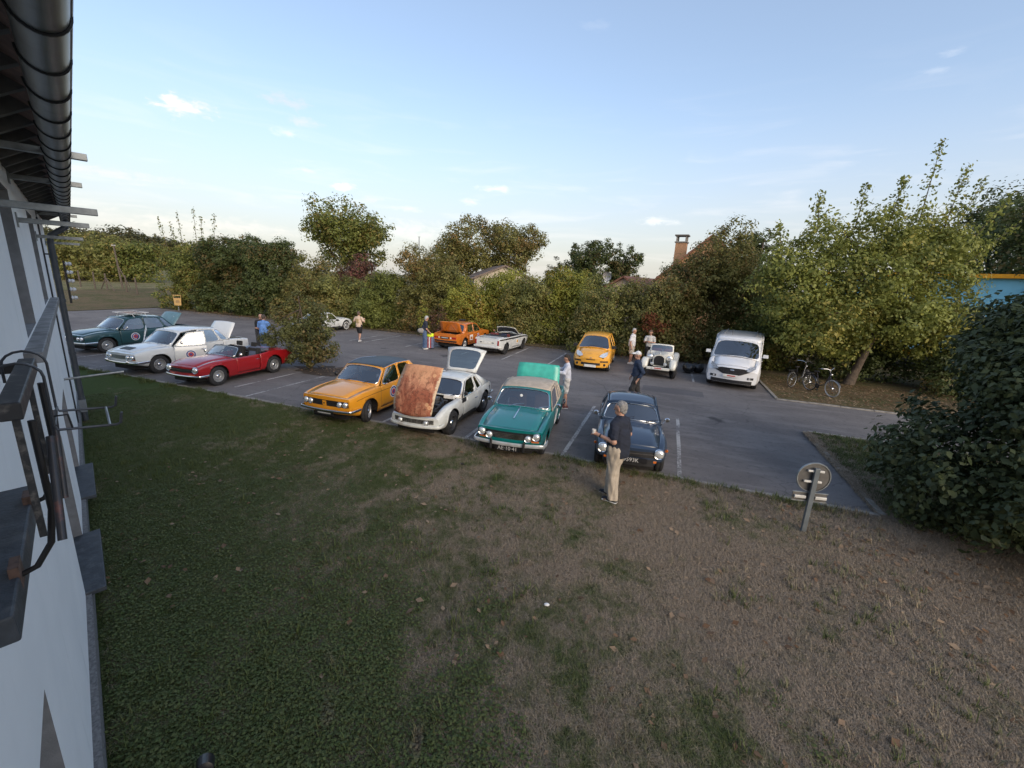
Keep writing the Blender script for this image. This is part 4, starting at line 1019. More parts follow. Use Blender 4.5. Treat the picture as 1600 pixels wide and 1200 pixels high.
# the leaning tree over the van and bicycles
def leaning_tree():
    base = lot(7.9, 22.7); rng = np.random.default_rng(55)
    L_ = [(-1.2, .3, 4.4, 2.7, 2.3, 2.0), (.9, .2, 4.6, 2.5, 2.3, 2.0), (-3.2, .0, 3.7, 1.9, 1.8, 1.3), (2.6, -.2, 4.3, 1.5, 1.5, 1.3), (0, -1.2, 3.2, 2.6, 1.4, 1.0), (1.9, -1.1, 3.1, 1.7, 1.3, 1.0), (-2.3, -1.0, 2.8, 1.7, 1.2, .9),
          (-2.0, .5, 6.0, 1.4, 1.4, 1.1), (.2, .4, 6.4, 1.5, 1.4, 1.1), (2.0, .3, 6.3, 1.3, 1.3, 1.2), (3.2, .2, 5.9, 1.0, 1.0, .9), (-3.6, .4, 5.0, 1.2, 1.2, .9), (-1.2, -.4, 2.2, 1.5, 1.0, .9), (2.4, -.3, 2.2, 1.4, 1.0, .9), (1.0, .2, 2.4, 1.6, 1.0, .7), (-2.4, -.4, 2.3, 1.4, 1.0, .9)]
    sh = [((x, y, z), (x+dx, y, z+hh), 240, .20) for x, y, z, dx, hh in ((-2.6, .2, 6.4, -.2, 1.5), (-1.0, .3, 6.6, .1, 1.8), (.3, .2, 7.0, .2, 1.6), (1.5, .2, 6.9, .1, 3.2), (2.5, .1, 6.8, .3, 2.4), (2.9, .2, 6.2, .8, 2.6), (3.3, .1, 5.6, 1.6, 2.6), (3.2, .0, 4.9, 2.2, 2.2), (-3.8, .3, 5.4, -.4, 1.3))]
    o = plant('leaning_tree', base, L_, 'large yellow green tree with leaning trunk over the van and bicycles', 'tree', LF_mid2, leaf=.135, nclu=1050, per=58, cs=.25, gap=.22, trunk=.19, seed=55, shoots=sh, shell=.35, nb=12, trunk_top=(1.1, .2, 4.6), lean=(.15, 0), zmin=1.0, low=4)
    return o
LF_mid2 = leaf_mat('tree_leaf', (0.061, 0.080, 0.019), (0.294, 0.312, 0.073), (.27, .235, .055), .0)
leaning_tree()
# hornbeam bush close by on the right
def near_bush():
    rng = np.random.default_rng(77)
    L_ = [(0, 0, 1.5, 1.9, 2.0, 1.5), (.5, -.2, 2.6, 1.9, 1.9, 1.15), (-.7, .5, 1.2, 1.5, 1.6, 1.1), (-.5, -1.2, 1.0, 1.5, 1.4, .95), (1.0, -1.2, 2.3, 1.5, 1.4, 1.4), (1.4, .6, 3.0, 1.5, 1.6, 1.4), (.4, .7, 2.9, 1.1, 1.2, .9), (-.2, .2, 2.4, 1.2, 1.2, .9), (2.2, -.6, 3.0, 1.6, 1.8, 1.5), (1.2, -.2, 3.5, 1.2, 1.2, .8), (2.6, .6, 3.9, 1.5, 1.4, 1.0), (1.9, -1.4, 3.4, 1.3, 1.3, 1.2), (.3, -1.8, 1.9, 1.2, 1.1, 1.2), (.2, .8, 3.1, 1.2, 1.2, 1.1), (1.0, 1.4, 3.25, 1.3, 1.3, 1.1), (-1.4, .2, 1.0, .9, 1.2, .95), (3.0, -1.6, 3.6, 1.5, 1.5, 1.4)]
    return plant('hornbeam_bush', (8.75, 6.35, .03), L_, 'dense dark green hornbeam bush filling the right foreground', 'bush', LF_near, leaf=.105, nclu=2100, per=42, cs=.15, gap=.05, trunk=.07, seed=77, shell=.55, nb=10, zmin=.06)
near_bush()
# shrub on its island in the front row
def island_shrub():
    L_ = [(0, 0, 1.15, .95, .75, .95), (-.25, 0, 2.1, .85, .7, .85), (.20, .1, 1.7, .70, .65, .75), (-.95, -.1, 1.5, .65, .5, .35), (-1.35, -.1, 1.15, .55, .4, .22), (.45, 0, .85, .65, .6, .55), (-.1, 0, 2.85, .5, .4, .45), (.35, .1, 2.35, .4, .4, .35), (-.8, 0, 2.35, .4, .4, .22), (-.4, .1, .65, .8, .6, .5), (-1.0, .1, 1.95, .4, .4, .2)]
    return plant('island_shrub', lot(-12.95, 12.8), L_, 'bushy shrub growing in a soil pit behind the red convertible', 'shrub', LF_shrub, leaf=.085, nclu=420, per=46, cs=.12, gap=.44, trunk=.06, seed=91, shell=.4, nb=9, zmin=.12)
island_shrub()
# far left: scrub on the field and the wood on the rise
for i, (px, D, w, h, m) in enumerate(((128, 92, 12, 6.6, LF_olive), (168, 98, 13, 7.6, LF_olive), (205, 90, 10, 6.2, LF_mid), (95, 104, 12, 6.0, LF_mid))):
    x, y, _ = deep(px, D); rng = np.random.default_rng(300+i)
    plant('field_scrub', (x, y, terrain(x, y)), lobed(rng, w, w*.7, h, 8), ['pale olive scrub on the field left of the leaning pole', 'taller pale olive scrub behind the leaning pole', 'green scrub right of the leaning pole', 'scrub nearest the rain pipe on the far field'][i], 'bush', m, leaf=.34, nclu=300, per=34, cs=.5, gap=.1, trunk=.12, seed=310+i, nb=3, group='scrub on the field')
for i, (px, D, w, h) in enumerate(((70, 205, 24, 10.5), (115, 200, 22, 10), (152, 196, 20, 11.5), (186, 190, 22, 12), (222, 184, 20, 11), (258, 190, 22, 9.5), (300, 190, 22, 9))):
    x, y, _ = deep(px, D); rng = np.random.default_rng(330+i)
    plant('woodland_tree', (x, y, terrain(x, y)), lobed(rng, w, w*.8, h, 9), ['first', 'second', 'third', 'fourth', 'fifth', 'sixth', 'seventh'][i]+' tree from the left in the far wood beyond the field', 'tree', LF_far, leaf=.8, nclu=240, per=28, cs=.9, gap=.1, trunk=.3, seed=340+i, nb=3, group='trees of the far wood')
# fallen leaves along the hedge and in the bed (too many to count)
def litter():
    rng = np.random.default_rng(12); P = []
    for (s0, s1, t0, t1, n) in ((-36, 4, 23.0, 25.2, 4200), (4.3, 16, 18, 22.5, 6500), (-13.6, -11.2, 12.2, 13.7, 160), (-38, -20, 22.6, 25.5, 1200)):
        s = rng.uniform(s0, s1, n); t = t1-(t1-t0)*rng.random(n)**1.6 if t0 > 20 else rng.uniform(t0, t1, n)
        P.append(np.stack([s*KX-t*KY, s*KY+t*KX, np.full(n, .055)], 1))
    s = rng.uniform(-9, 4, 700); t = rng.uniform(2.5, 8.7, 700); P.append(np.stack([s*KX-t*KY, s*KY+t*KX, np.full(700, .075)], 1))
    n = 500; P.append(np.stack([rng.uniform(4.5, 9, n), rng.uniform(2.2, 6.5, n), np.full(n, .075)], 1))
    P = np.concatenate(P); N = unit(len(P), rng)*.35+np.array([0, 0, 1.]); N /= np.linalg.norm(N, axis=1, keepdims=True)
    o = leaves_mesh('fallen_leaves', P, N, .075, rng, leaf_mat('fallen_leaf', (.11, .06, .032), (.27, .17, .10), (.36, .26, .17), .2), None, droop=0); tag(o, 'dry brown leaves scattered along the hedge foot', 'leaves', kind='stuff')
litter()
# ------------------------------------------------------------------ grass of the lawn
def blade_mat(name, bias, gk=1.0):
    m = bpy.data.materials.new(name); m.use_nodes = True; t = NT(m.node_tree); b = t.n['Principled BSDF']
    pos = t.new('ShaderNodeNewGeometry').outputs['Position']; c = lawn_colour(t, pos, tuple(v*gk for v in GREEN), DRY, SOIL, bias)
    oi = t.new('ShaderNodeObjectInfo'); c = t.mix(t.math('MULTIPLY', oi.outputs['Random'], .22), c, (.20, .17, .09))
    t.l.new(c, b.inputs['Base Color']); b.inputs['Roughness'].default_value = .7; b.inputs['Specular IOR Level'].default_value = .2; return m
def tuft(name, n, h, spread, w, flat, m, seed):
    rng = random.Random(seed); b = MB()
    for k in range(n):
        a = rng.uniform(0, 6.28); r = spread*math.sqrt(rng.random()); p = Vector((r*math.cos(a), r*math.sin(a), 0)); ta = rng.uniform(0, 6.28); ln = h*rng.uniform(.5, 1.2)
        out = Vector((math.cos(ta), math.sin(ta), 0))*flat*ln*rng.uniform(.4, 1.2); sd = Vector((-math.sin(ta), math.cos(ta), 0))*w*.5
        mid = p+out*.4+Vector((0, 0, ln*.6)); tip = p+out+Vector((0, 0, ln*(.75 if flat > .8 else .95)))
        b.add([p-sd, p+sd, mid+sd*.8, mid-sd*.8, tip], [(0, 1, 2, 3), (3, 2, 4)])
    me = bpy.data.meshes.new(name); me.from_pydata(b.v, [], b.f); me.materials.append(m); return me
def clover(name, n, spread, size, m, seed):
    rng = random.Random(seed); b = MB()
    for k in range(n):
        a = rng.uniform(0, 6.28); r = spread*math.sqrt(rng.random()); z = rng.uniform(.015, .06); c = Vector((r*math.cos(a), r*math.sin(a), z)); s = size*rng.uniform(.6, 1.3)
        t1 = Vector((math.cos(a*3), math.sin(a*3), rng.uniform(-.35, .35)))*s; t2 = Vector((-math.sin(a*3), math.cos(a*3), rng.uniform(-.35, .35)))*s*.7
        b.add([c-t1, c+t2, c+t1, c-t2], [(0, 1, 2, 3)])
    me = bpy.data.meshes.new(name); me.from_pydata(b.v, [], b.f); me.materials.append(m); return me
def scatter(name, P, mesh, label, scale=(.7, 1.3)):
    src = bpy.data.objects.new(name+'_tuft', mesh)                # shared source mesh, instanced below
    me = bpy.data.meshes.new(name); me.vertices.add(len(P)); me.vertices.foreach_set('co', P.astype(np.float32).ravel()); me.update()
    o = link(name, me); ng = bpy.data.node_groups.new(name, 'GeometryNodeTree'); ng.interface.new_socket('Geometry', in_out='INPUT', socket_type='NodeSocketGeometry'); ng.interface.new_socket('Geometry', in_out='OUTPUT', socket_type='NodeSocketGeometry')
    N_ = ng.nodes; gi, go = N_.new('NodeGroupInput'), N_.new('NodeGroupOutput'); m2p = N_.new('GeometryNodeMeshToPoints'); iop = N_.new('GeometryNodeInstanceOnPoints'); oi = N_.new('GeometryNodeObjectInfo'); oi.inputs['Object'].default_value = src
    rv = N_.new('FunctionNodeRandomValue'); rv.data_type = 'FLOAT_VECTOR'; rv.inputs[0].default_value = (-.12, -.12, 0); rv.inputs[1].default_value = (.12, .12, 6.28)
    rs = N_.new('FunctionNodeRandomValue'); rs.data_type = 'FLOAT'; rs.inputs[2].default_value = scale[0]; rs.inputs[3].default_value = scale[1]
    l = ng.links; l.new(gi.outputs[0], m2p.inputs[0]); l.new(m2p.outputs[0], iop.inputs['Points']); l.new(oi.outputs['Geometry'], iop.inputs['Instance']); l.new(rv.outputs[0], iop.inputs['Rotation']); l.new(rs.outputs[1], iop.inputs['Scale']); l.new(iop.outputs[0], go.inputs[0])
    md = o.modifiers.new('scatter', 'NODES'); md.node_group = ng; tag(o, label, 'grass', kind='stuff'); return o
def lawn_points(n, rng, near):
    """points on the lawn in front of the camera, thinning with distance"""
    th = rng.uniform(R_(-62), R_(76), n*3); r = near[0]+(near[1]-near[0])*rng.random(n*3)**near[2]
    x, y = r*np.sin(th), r*np.cos(th); s, t = x*KX+y*KY, -x*KY+y*KX
    u, nn = x*BD.x+y*BD.y, x*BN.x+y*BN.y-WOFF
    ok = (nn > .12) & (((t < KT-.10) & (s < 4.0)) | ((s >= 4.0) & (t < 13.7) & (s < 14))); x, y = x[ok][:n], y[ok][:n]; s, t = s[ok][:n], t[ok][:n]
    z = .030+.012*np.sin(s*1.7+t*.6)+.010*np.sin(t*2.3-s*.8)
    return np.stack([x, y, z-.004], 1)
rng = np.random.default_rng(3)
B1 = blade_mat('grass_blade', .0); B2 = blade_mat('dry_blade', .22); B3 = blade_mat('clover_leaf', -.75, .9)
scatter('grass', lawn_points(90000, rng, (1.8, 16, .75)), tuft('grass_tuft', 20, .050, .060, .0042, .9, B1, 1), 'short patchy lawn grass, green near the house')
scatter('dry_grass', lawn_points(56000, rng, (1.8, 17, .8)), tuft('dry_tuft', 18, .042, .065, .004, 1.5, B2, 2), 'scorched flattened straw coloured lawn grass')
P = lawn_points(60000, rng, (1.6, 9, .8)); u = P[:, 0]*BN.x+P[:, 1]*BN.y-WOFF
P = P[rng.random(len(P)) < np.clip(1.05-u/3.4+.6*lump(P, 4, 1.6), .0, .8)]
scatter('clover', P, clover('clover_patch', 14, .075, .0115, B3, 3), 'dark clover and weeds along the foot of the wall')
P = lawn_points(2600, rng, (2.0, 13, .8)); P = P[lump(P, 9, 1.3) > .15]
scatter('tall_weeds', P, tuft('weed_tuft', 14, .11, .05, .008, .7, blade_mat('weed_blade', -.5), 5), 'longer green weed tufts in the lawn')
# tufts hugging the kerb
s = rng.uniform(-20, 4, 900); t = KT-.09-np.abs(rng.normal(size=900))*.16
keep = lump(np.stack([s, t, s*0], 1), 21, 1.0) > .25; s, t = s[keep], t[keep]
scatter('kerb_weeds', np.stack([s*KX-t*KY, s*KY+t*KX, np.full(len(s), .03)], 1), tuft('kerb_tuft', 18, .10, .07, .007, .8, blade_mat('kerb_blade', -.7), 6), 'green grass tufts growing over the kerb')
# the greener strip behind the corner kerb
s = rng.uniform(4.25, 8.5, 2600); t = rng.uniform(8.6, 13.65, 2600)
scatter('corner_grass', np.stack([s*KX-t*KY, s*KY+t*KX, np.full(len(s), .035)], 1), tuft('corner_tuft', 22, .09, .09, .008, .9, blade_mat('corner_blade', -1.6), 8), 'longer green grass in the strip behind the corner kerb')
# ------------------------------------------------------------------ the cars in the lot
P_red = paint('red_paint', rgb(150, 18, 26)); P_white = paint('white_paint', (.66, .68, .68), amt=.08); P_green = paint('dark_teal_paint', (.012, .055, .065))
P_yellow = paint('saffron_paint', rgb(222, 150, 36)); P_teal = paint('teal_paint', rgb(0, 112, 112), amt=.05); P_blue = paint('navy_paint', rgb(36, 51, 72), amt=.06)
P_gold = paint('yellow_orange_paint', rgb(230, 166, 56)); P_orange = paint('orange_paint', rgb(196, 110, 36)); P_cream = paint('ivory_paint', (.70, .69, .62)); P_van = paint('van_white_paint', (.70, .71, .73), amt=.05)
P_oldwhite = paint('weathered_white_paint', (.62, .64, .62), dirt=(.22, .12, .06), amt=.55, rough=.45)
M_fabric = mat('beige_canvas', (.42, .36, .29), .95, vary=.12, vscale=8, bump=.4, bscale=200)
M_vinyl = mat('black_vinyl', (.035, .045, .055), .42, vary=.2, vscale=10, bump=.2, bscale=150)
M_blackplate = mat('black_plate', (.012, .012, .014), .35); M_whiteplate = mat('white_plate', (.7, .7, .68), .4); M_yellowplate = mat('yellow_plate', (.6, .45, .05), .4); M_silver = mat('silver_characters', (.7, .7, .7), .35, metal=.4)
M_redtrim = mat('red_leather', (.16, .03, .025), .6); M_greytrim = mat('grey_leather', (.10, .11, .14), .6); M_tan = mat('brown_leather', (.16, .08, .04), .6)
def rust_mat():
    m = bpy.data.materials.new('rusted_bonnet_steel'); m.use_nodes = True; t = NT(m.node_tree); b = t.n['Principled BSDF']
    co = t.new('ShaderNodeTexCoord').outputs['Object']; mp = t.vmath('MULTIPLY', co, (1, 1.0, .45)).outputs[0]
    n1 = t.noise(mp, 3.2, 8, .68, .6); n2 = t.noise(co, 14, 6, .6); n3 = t.noise(mp, 2.0, 5, .6, 1.2); n4 = t.noise(co, 40, 4, .7)
    c = t.mix(t.ramp(n1, .32, .68), rgb(134, 74, 52), rgb(206, 148, 114)); c = t.mix(t.math('MULTIPLY', t.ramp(n3, .46, .62), .8), c, rgb(142, 74, 52))
    c = t.mix(t.math('MULTIPLY', t.ramp(n2, .48, .66), .6), c, rgb(70, 34, 24)); c = t.mix(t.math('MULTIPLY', t.ramp(n4, .6, .72), .7), c, rgb(214, 180, 140))
    sx = t.new('ShaderNodeSeparateXYZ', i_0=co)
    edge = t.math('ADD', t.math('ABSOLUTE', sx.outputs[1]), t.math('MULTIPLY', t.math('SUBTRACT', n2, .5), .22)); c = t.mix(t.ramp(edge, .46, .52), c, rgb(200, 180, 152))
    upper = t.math('ADD', sx.outputs[2], t.math('MULTIPLY', t.math('SUBTRACT', n1, .5), 1.1)); c = t.mix(t.math('MULTIPLY', t.ramp(upper, 1.35, 1.75), .55), c, rgb(206, 158, 118))
    vor = t.new('ShaderNodeTexVoronoi', i_Vector=co, i_Scale=3.3); ring = t.math('MULTIPLY', t.ramp(vor.outputs['Distance'], .20, .16), .8); c = t.mix(ring, c, rgb(206, 160, 118)); c = t.mix(t.math('MULTIPLY', t.ramp(vor.outputs['Distance'], .10, .06), .7), c, rgb(172, 96, 60))
    t.l.new(c, b.inputs['Base Color']); b.inputs['Roughness'].default_value = .8
    bn = t.new('ShaderNodeBump', i_Strength=.5, i_Distance=.01); t.l.new(n2, bn.inputs['Height']); t.l.new(bn.outputs[0], b.inputs['Normal']); return m
M_rust = rust_mat()

def tr6_spec(**kw):
    d = dict(xf=1.80, xr=-2.08, ax=(1.12, -1.12), R=.315, track=.632, tw=.175, r=.055, cF=.10, cR=.04, arch=.375,
        w=[(-2.08, .64), (-1.9, .69), (-1.1, .735), (0, .72), (1.1, .735), (1.55, .705), (1.80, .655)],
        zs=[(-2.08, .76), (-1.6, .83), (-1.1, .85), (-.4, .80), (.5, .80), (1.1, .80), (1.55, .745), (1.80, .66)],
        zc=[(-2.08, .78), (-1.6, .86), (-.9, .865), (.5, .875), (1.1, .855), (1.55, .78), (1.80, .685)],
        zb=[(-2.08, .40), (-1.7, .27), (-1, .2), (1, .2), (1.5, .30), (1.80, .42)],
        cowl=.47, deck=-.95, doors=[(.42, -.52)], bonnet=(.55, 1.72), boot=(-1.35, -1.98), seats=[(-.28, .52)], wheel='steel')
    d.update(kw); return d
def tr6_front(C, dark=M_black):
    face_box(C, True, -.50, .50, .50, .625, .02, dark, 'grille', .006)
    face_box(C, True, -.48, .48, .565, .58, .02, M_chrome, 'grille_bar', .016)
    for sg in (1, -1): headlamp(C, sg*.555, .60, .092, .05); face_box(C, True, sg*.32, sg*.52, .405, .445, .03, M_amber, 'indicator', .02)
    face_box(C, True, -.50, .50, .36, .49, .02, C.sp['paint'], 'valance', .004)
def car_red():
    C = make_car('convertible_sports_car', tr6_spec(paint=P_red, trim=M_dark, headrest=True, gh=dict(roof=False, screen=(.46, .12), rear=(-.9, -.9), zr=[(.12, 1.13), (-1, 1.13)], yr=.56, crown=.03, bulge=.10, bulge_top=.06, screen_m=M_black, trim_m=M_chrome, screen_border=(.03, .03, .03, .035), sides=[])))
    tr6_front(C); bumper(C, True, .40, .06, .05, .28); bumper(C, False, .48, .06, .05, .3)
    b = MB(); b.box((-.98, 0, .86), (.34, 1.0, .10)); b.build('folded_hood', M_greytrim, C.root, bevel=.04)
    b = MB(); b.box((-.64, .34, .80), (.20, .40, .52), Matrix.Rotation(-.25, 3, 'Y')); b.build('seat_cover', mat('blue_grey_cloth', (.09, .11, .17), .9, bump=.4), C.root, bevel=.06)
    for sg in (1, -1): mirror(C, .34, sg)
    for sg in (1, -1): face_box(C, False, sg*.42, sg*.62, .62, .72, .02, M_redlens, 'tail_light', .01)
    plate(C, True, .31, '', M_blackplate, M_silver, wd=.5)
    place(C, -14.33, 10.6, -1, 3, 'red open convertible sports car with black hood folded, beside the bushy shrub', 'classic cars parked nose to the lawn')
def car_blue():
    gh = dict(screen=(.46, .12), zr=[(.12, 1.15), (-.35, 1.22), (-.95, 1.13)], yr=[(.12, .545), (-.4, .55), (-.95, .53)], crown=.055, cp=2.6, rear=(-1.2, -.95), bulge=.11, bulge_top=.06, lift_r=.03,
        screen_border=(.035, .035, .03, .045), sides=[(.42, .09, -.46, -.42, 'glass', (.03, .03, .01, .03)), (-.46, -.42, -.86, -.74, 'glass', (.05, .05, .02, .06)), (-.86, -.74, -1.2, -.95, 'blank', ())])
    C = make_car('hardtop_sports_car', tr6_spec(paint=P_blue, deck=-1.2, trim=M_dark, gh=gh, boot=(-1.4, -1.98)))
    tr6_front(C)
    face_box(C, True, -.46, .46, .33, .47, .03, M_black, 'bumper_blade', .03)
    p = plate(C, True, .455, '9593K', M_blackplate, M_silver, y=.02, wd=.62, h=.105, proud=.07, size=.12)
    for sg in (1, -1): mirror(C, .40, sg, reach=.11)
    for sg in (1, -1): b = MB(); b.tube([(1.52, sg*.715, .60), (1.50, sg*.725, .60)], .03, 10); b.build('side_marker', M_amber, C.root)
    bumper(C, False, .48, .06, .05, .3)
    place(C, -.56, 10.2, -1, 6, 'dark blue hardtop sports car directly behind the man on the lawn', 'classic cars parked nose to the lawn')
def vitesse_spec(**kw):
    d = dict(xf=1.86, xr=-2.02, ax=(1.16, -1.16), R=.30, track=.615, r=.035, cF=.10, cR=.03, arch=.345, rkF=.10,
        prof=[(0, .90), (.2, .95), (.5, .975), (.72, 1.0), (.86, 1.0), (1, .975)],
        w=[(-2.02, .68), (-1.7, .735), (0, .755), (1.2, .755), (1.7, .735), (1.86, .71)],
        zs=[(-2.02, .89), (-1.4, .89), (0, .875), (.6, .87), (1.2, .845), (1.7, .775), (1.86, .745)],
        zc=[(-2.02, .86), (-1.2, .895), (.6, .93), (1.2, .885), (1.7, .80), (1.86, .765)],
        zb=[(-2.02, .38), (-1.6, .26), (-1, .2), (1, .2), (1.5, .26), (1.86, .36)],
        cowl=.62, deck=-1.12, doors=[(.56, -.52)], bonnet=(.70, 1.80), boot=(-1.2, -1.95), seats=[(-.12, .5)])
    d.update(kw); return d
def car_teal():
    gh = dict(screen=(.62, .22), zr=[(.22, 1.27), (-.2, 1.34), (-.85, 1.28)], yr=[(.22, .60), (-.4, .61), (-.85, .58)], crown=.05, cp=2.8, rear=(-1.12, -.85), bulge=.09, bulge_top=.05, roof_m=M_fabric, pillar_m=M_fabric, screen_m=P_teal, lift_r=.02,
        screen_border=(.04, .04, .03, .055), sides=[(.56, .2, -.38, -.36, 'glass', (.03, .03, .01, .05)), (-.38, -.36, -.82, -.70, 'glass', (.08, .10, .03, .12)), (-.82, -.70, -1.12, -.85, 'blank', ())], drip=False, wipers=(.34, -.30), wiper_m=M_chrome)
    C = make_car('convertible_car', vitesse_spec(paint=P_teal, trim=M_tan, gh=gh, boot_open=1.30, boot_m=mat('pale_teal_paint', rgb(62, 172, 156), .4, coat=.4)))
    for sg in (1, -1):
        headlamp(C, sg*.60, .635, .075, .04); headlamp(C, sg*.425, .585, .07, .04)
        face_box(C, True, sg*.50, sg*.66, .50, .535, .02, M_amber, 'indicator', .012)
    face_box(C, True, -.69, .69, .535, .70, .02, M_black, 'grille', .004)
    for k in range(4): face_box(C, True, -.335, .335, .545+k*.032, .562+k*.032, .02, M_chrome, 'grille_bar', .014)
    bumper(C, True, .44, .075, .06, .3, mat('pale_bumper', (.62, .64, .66), .3, metal=.5), wd=.74)
    for sg in (1, -1): b = MB(); b.box((front_x(C, sg*.36, .42)+.115, sg*.36, .42), (.06, .05, .24)); b.build('overrider', M_black, C.root, bevel=.02)
    plate(C, True, .335, 'AE·10·41', M_blackplate, M_silver, wd=.55, h=.115, proud=.06, size=.125)
    face_box(C, True, -.66, .66, .30, .42, .03, M_black, 'valance', -.01)
    b = MB(); b.box((1.1, 0, .905), (.66, .022, .018), Matrix.Rotation(.115, 3, 'Y')); b.build('bonnet_strip', M_chrome, C.root)
    for sg in (1, -1): mirror(C, .50, sg)
    roundel(C, -.05, .58, 1, .21, C.doors[(0, 1)], 'plain')
    b = MB(); b.box((-1.55, 0, .62), (.75, 1.1, .03)); b.box((-1.45, .2, .72), (.4, .5, .2)); b.build('boot_floor', M_dark, C.root)
    b = MB(); b.ellipsoid((.66, -.02, 1.20), (.004, .035, .035), 12, 6); b.build('tax_disc', M_white, C.root)
    bumper(C, False, .46, .07, .06, .3)
    place(C, -3.08, 9.92, -1, 6, 'teal convertible with beige canvas roof up and its boot lid open', 'classic cars parked nose to the lawn')
def car_herald():
    gh = dict(roof=False, screen=(.62, .26), rear=(-.9, -.9), zr=[(.26, 1.26), (-1, 1.26)], yr=.56, crown=.03, bulge=.09, bulge_top=.05, screen_m=P_cream, screen_border=(.035, .035, .03, .04), sides=[])
    C = make_car('open_convertible', vitesse_spec(paint=P_white, trim=M_redtrim, gh=gh, deck=-1.0, rim_m=M_black, wheel='minilite', cR=.02))
    for sg in (1, -1):
        vs = []; fs = []; n = 30                               # black stripe along the flank
        for k in range(n+1):
            x = -1.95+3.6*k/n
            for z in (C.zs(x)-.105-.02*math.sin(k/n*3), C.zs(x)-.045): vs.append((C.warp(x, 0, z), sg*(C.yat(x, z)+.005), z))
        for k in range(n): fs.append((2*k, 2*k+2, 2*k+3, 2*k+1))
        MB().add(vs, fs).build('black_stripe', M_black, C.root)
        face_box(C, False, sg*.60, sg*.68, .55, .80, .02, M_redlens, 'tail_light', .012); mirror(C, .5, sg)
        q = MB().box((.18, sg*(C.yat(.18, .58)+.008), .58), (.26, .006, .24)).build('number_square', M_white, C.root); MB().box((.18, sg*(C.yat(.18, .58)+.013), .58), (.17, .006, .15)).build('number_panel', P_gold, q)
        headlamp(C, sg*.58, .63, .08, .03)
    face_box(C, False, -.50, .50, .58, .74, .02, P_cream, 'tail_panel', .008)
    for y in (-.34, .34): face_box(C, False, y-.06, y+.06, .64, .69, .02, M_chrome, 'badge', .016)
    plate(C, False, .67, '', M_whiteplate, M_black, wd=.34, h=.09, proud=.014)
    bumper(C, False, .46, .08, .05, .35, mat('white_rubber_bumper', (.6, .6, .58), .5)); bumper(C, True, .44, .07, .05, .3)
    b = MB(); b.box((-1.0, 0, .90), (.3, 1.1, .1)); b.build('folded_hood', M_black, C.root, bevel=.04)
    b = MB(); b.box((-.55, -.28, .86), (.3, .35, .28)); b.build('tonneau_bag', mat('navy_canvas', (.02, .025, .05), .9), C.root, bevel=.08)
    place(C, -8.42, 22.0, 1, -4.0, 'white open convertible with a black flank stripe, tail to the lot', 'classic cars backed out from the hedge')
def gt6_spec(**kw):
    d = dict(xf=1.80, xr=-1.86, ax=(1.055, -1.055), R=.315, track=.615, tw=.19, r=.07, cF=.16, cR=.05, arch=.375,
        prof=[(0, .88), (.2, .955), (.5, 1.0), (.75, .985), (1, .93)],
        w=[(-1.86, .60), (-1.5, .68), (-1.0, .73), (-.3, .70), (.4, .69), (1.0, .725), (1.5, .70), (1.80, .64)],
        zs=[(-1.86, .76), (-1.5, .82), (-1.05, .85), (-.5, .79), (.2, .77), (.7, .78), (1.1, .79), (1.5, .72), (1.80, .585)],
        zc=[(-1.86, .77), (-1.4, .82), (.4, .84), (1.1, .83), (1.5, .74), (1.80, .60)],
        zb=[(-1.86, .36), (-1.5, .27), (-1, .2), (1, .2), (1.5, .26), (1.80, .33)],
        cowl=.42, deck=-1.52, doors=[(.36, -.52)], bonnet=(.48, 1.74), boot=None, seats=[(-.3, .52)])
    d.update(kw); return d
GT6_GH = lambda **kw: dict(dict(screen=(.42, -.02), zr=[(-.02, 1.16), (-.4, 1.20), (-.86, 1.16)], yr=[(-.02, .51), (-.5, .51), (-.86, .47)], crown=.05, rear=(-1.52, -.86), bulge=.10, bulge_top=.05, lift_r=.02,
        sides=[(.36, -.05, -.50, -.46, 'glass', (.03, .03, .01, .03)), (-.52, -.48, -.92, -.74, 'glass', (.04, .09, .03, .05)), (-.92, -.74, -1.5, -.86, 'blank', ())], drip=False), **kw)
